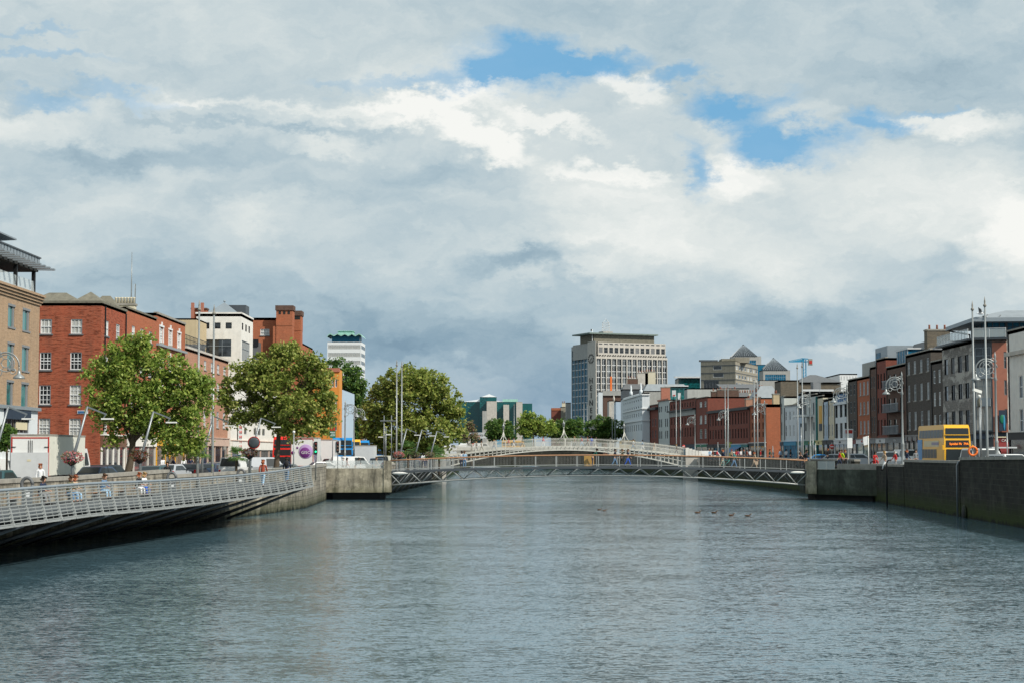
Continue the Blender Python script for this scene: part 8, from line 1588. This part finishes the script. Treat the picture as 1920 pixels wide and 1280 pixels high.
# bicycles
def bike(lab, x, y, z, rz, matn):
    t = thing('bicycle', lab, 'bicycle', (x, y, z), rz); T = Matrix.Rotation(PI / 2, 4, 'X')
    for wx in (-.53, .53):
        m_ = MB().mat('tyre'); m_.tube([(wx + .33 * math.cos(a * PI / 12), 0, .34 + .33 * math.sin(a * PI / 12)) for a in range(25)], .018, 5); m_.mat('galvanised')
        for a in range(8): m_.bar((wx, 0, .34), (wx + .32 * math.cos(a * PI / 4), 0, .34 + .32 * math.sin(a * PI / 4)), .006)
        m_.build('wheel', t, False)
    m_ = MB().mat(matn); P = dict(r=(-.53, 0, .34), b=(-.1, 0, .3), s=(-.22, 0, .80), h=(.38, 0, .78), f=(.53, 0, .34), h2=(.36, 0, .92))
    for a, c in (('r', 'b'), ('r', 's'), ('b', 's'), ('b', 'h'), ('s', 'h'), ('h', 'f'), ('h', 'h2')): m_.tube([P[a], P[c]], .02, 6)
    m_.build('frame', t, False); m_ = MB().mat('t_black'); m_.ball((-.23, 0, .88), (.14, .07, .04), 8, 6); m_.build('saddle', t, False); m_ = MB().mat('t_black'); m_.tube([(.30, -.27, .98), (.38, -.2, .96), (.36, 0, .93), (.38, .2, .96), (.30, .27, .98)], .014, 5); m_.build('handlebar', t, False)
    m_ = MB().mat('tyre'); m_.box(.42, .62, -.12, .12, .62, .82); m_.build('basket', t, False)
q = at(1361, 860, 169.3); bike('mint green bicycle wheeled across the slim footbridge', q.x, 169.3, bz(q.x, 3.27, 2.8), 0, 't_teal'); q = at(1497, 860, 170.9); bike('black bicycle at the right end of the slim footbridge', q.x, 170.9, bz(q.x, 3.27, 2.8), .1, 't_black')
# birds
def gull(lab, x, y, z, rz, mat, wings=False, s=1, name='gull', cat='bird', grp=None):
    t = thing(name, lab, cat, (x, y, z), rz, grp); m_ = MB().mat(mat); m_.ball((0, 0, .07), (.11, .24, .09), 10, 7); m_.tube([(0, -.17, .1), (0, -.24, .2), (0, -.27, .24)], [.05, .035, .04], 8); m_.ball((0, -.28, .25), (.045, .06, .045), 8, 6); m_.tube([(0, .18, .09), (0, .34, .11)], [.06, .01], 6); m_.build('body', t, False)
    b_ = MB().mat('c_amber'); b_.tube([(0, -.33, .25), (0, -.40, .235)], [.014, .004], 5); b_.build('beak', t, False)
    for s_ in (-1, 1):
        w_ = MB().mat('t_grey' if mat == 't_white' else 'hair_brown')
        if wings: w_.add([(s_ * .06, -.1, .12), (s_ * .4, -.06, .38), (s_ * .75, .1, .5), (s_ * .4, .12, .34), (s_ * .06, .12, .12)], [(0, 1, 2, 3, 4)])
        else: w_.ball((s_ * .09, .06, .10), (.035, .22, .06), 8, 5)
        w_.build('wing', t, False)
    t.scale = (s, s, s); return t
for px, py, lab in ((1308, 961, 'dark headed duck, leftmost of the four floating in midstream'), (1339, 961, 'second duck from the left of the four in midstream'), (1371, 966, 'smallest duck, third of the four in midstream'), (1402, 967, 'rightmost duck of the four in midstream'), (1124, 955, 'left duck of the two floating nearer the middle'), (1133, 957, 'right duck of the two floating nearer the middle')):
    q = onz(px, py, 0); gull(lab, q.x, q.y, -.02, random.uniform(1, 2), 'hair_brown', s=.8 if px > 1300 else .6, name='duck', grp='ducks floating on the river')
q = at(1832, 592, 193); gull('gull landing with raised wings on the penthouse roof edge', q.x, 191.5, q.z, 1.2, 't_white', True, 1.5, 'gull'); q = at(1850, 590, 191); gull('gull perched on the penthouse roof', q.x, 191.6, ztp_roof, .5, 't_white', s=1.3)
q = at(1872, 584, 192); gull('small dark bird on the penthouse ridge', q.x, 192, ztp_roof, .5, 't_grey', s=1)
for o in list(COL.objects):          # drop prototypes that were never placed
    if o.parent is None and o.get('label') in ('c', 'p', 'o', 'f'):
        for c in list(o.children_recursive): bpy.data.objects.remove(c)
        bpy.data.objects.remove(o)
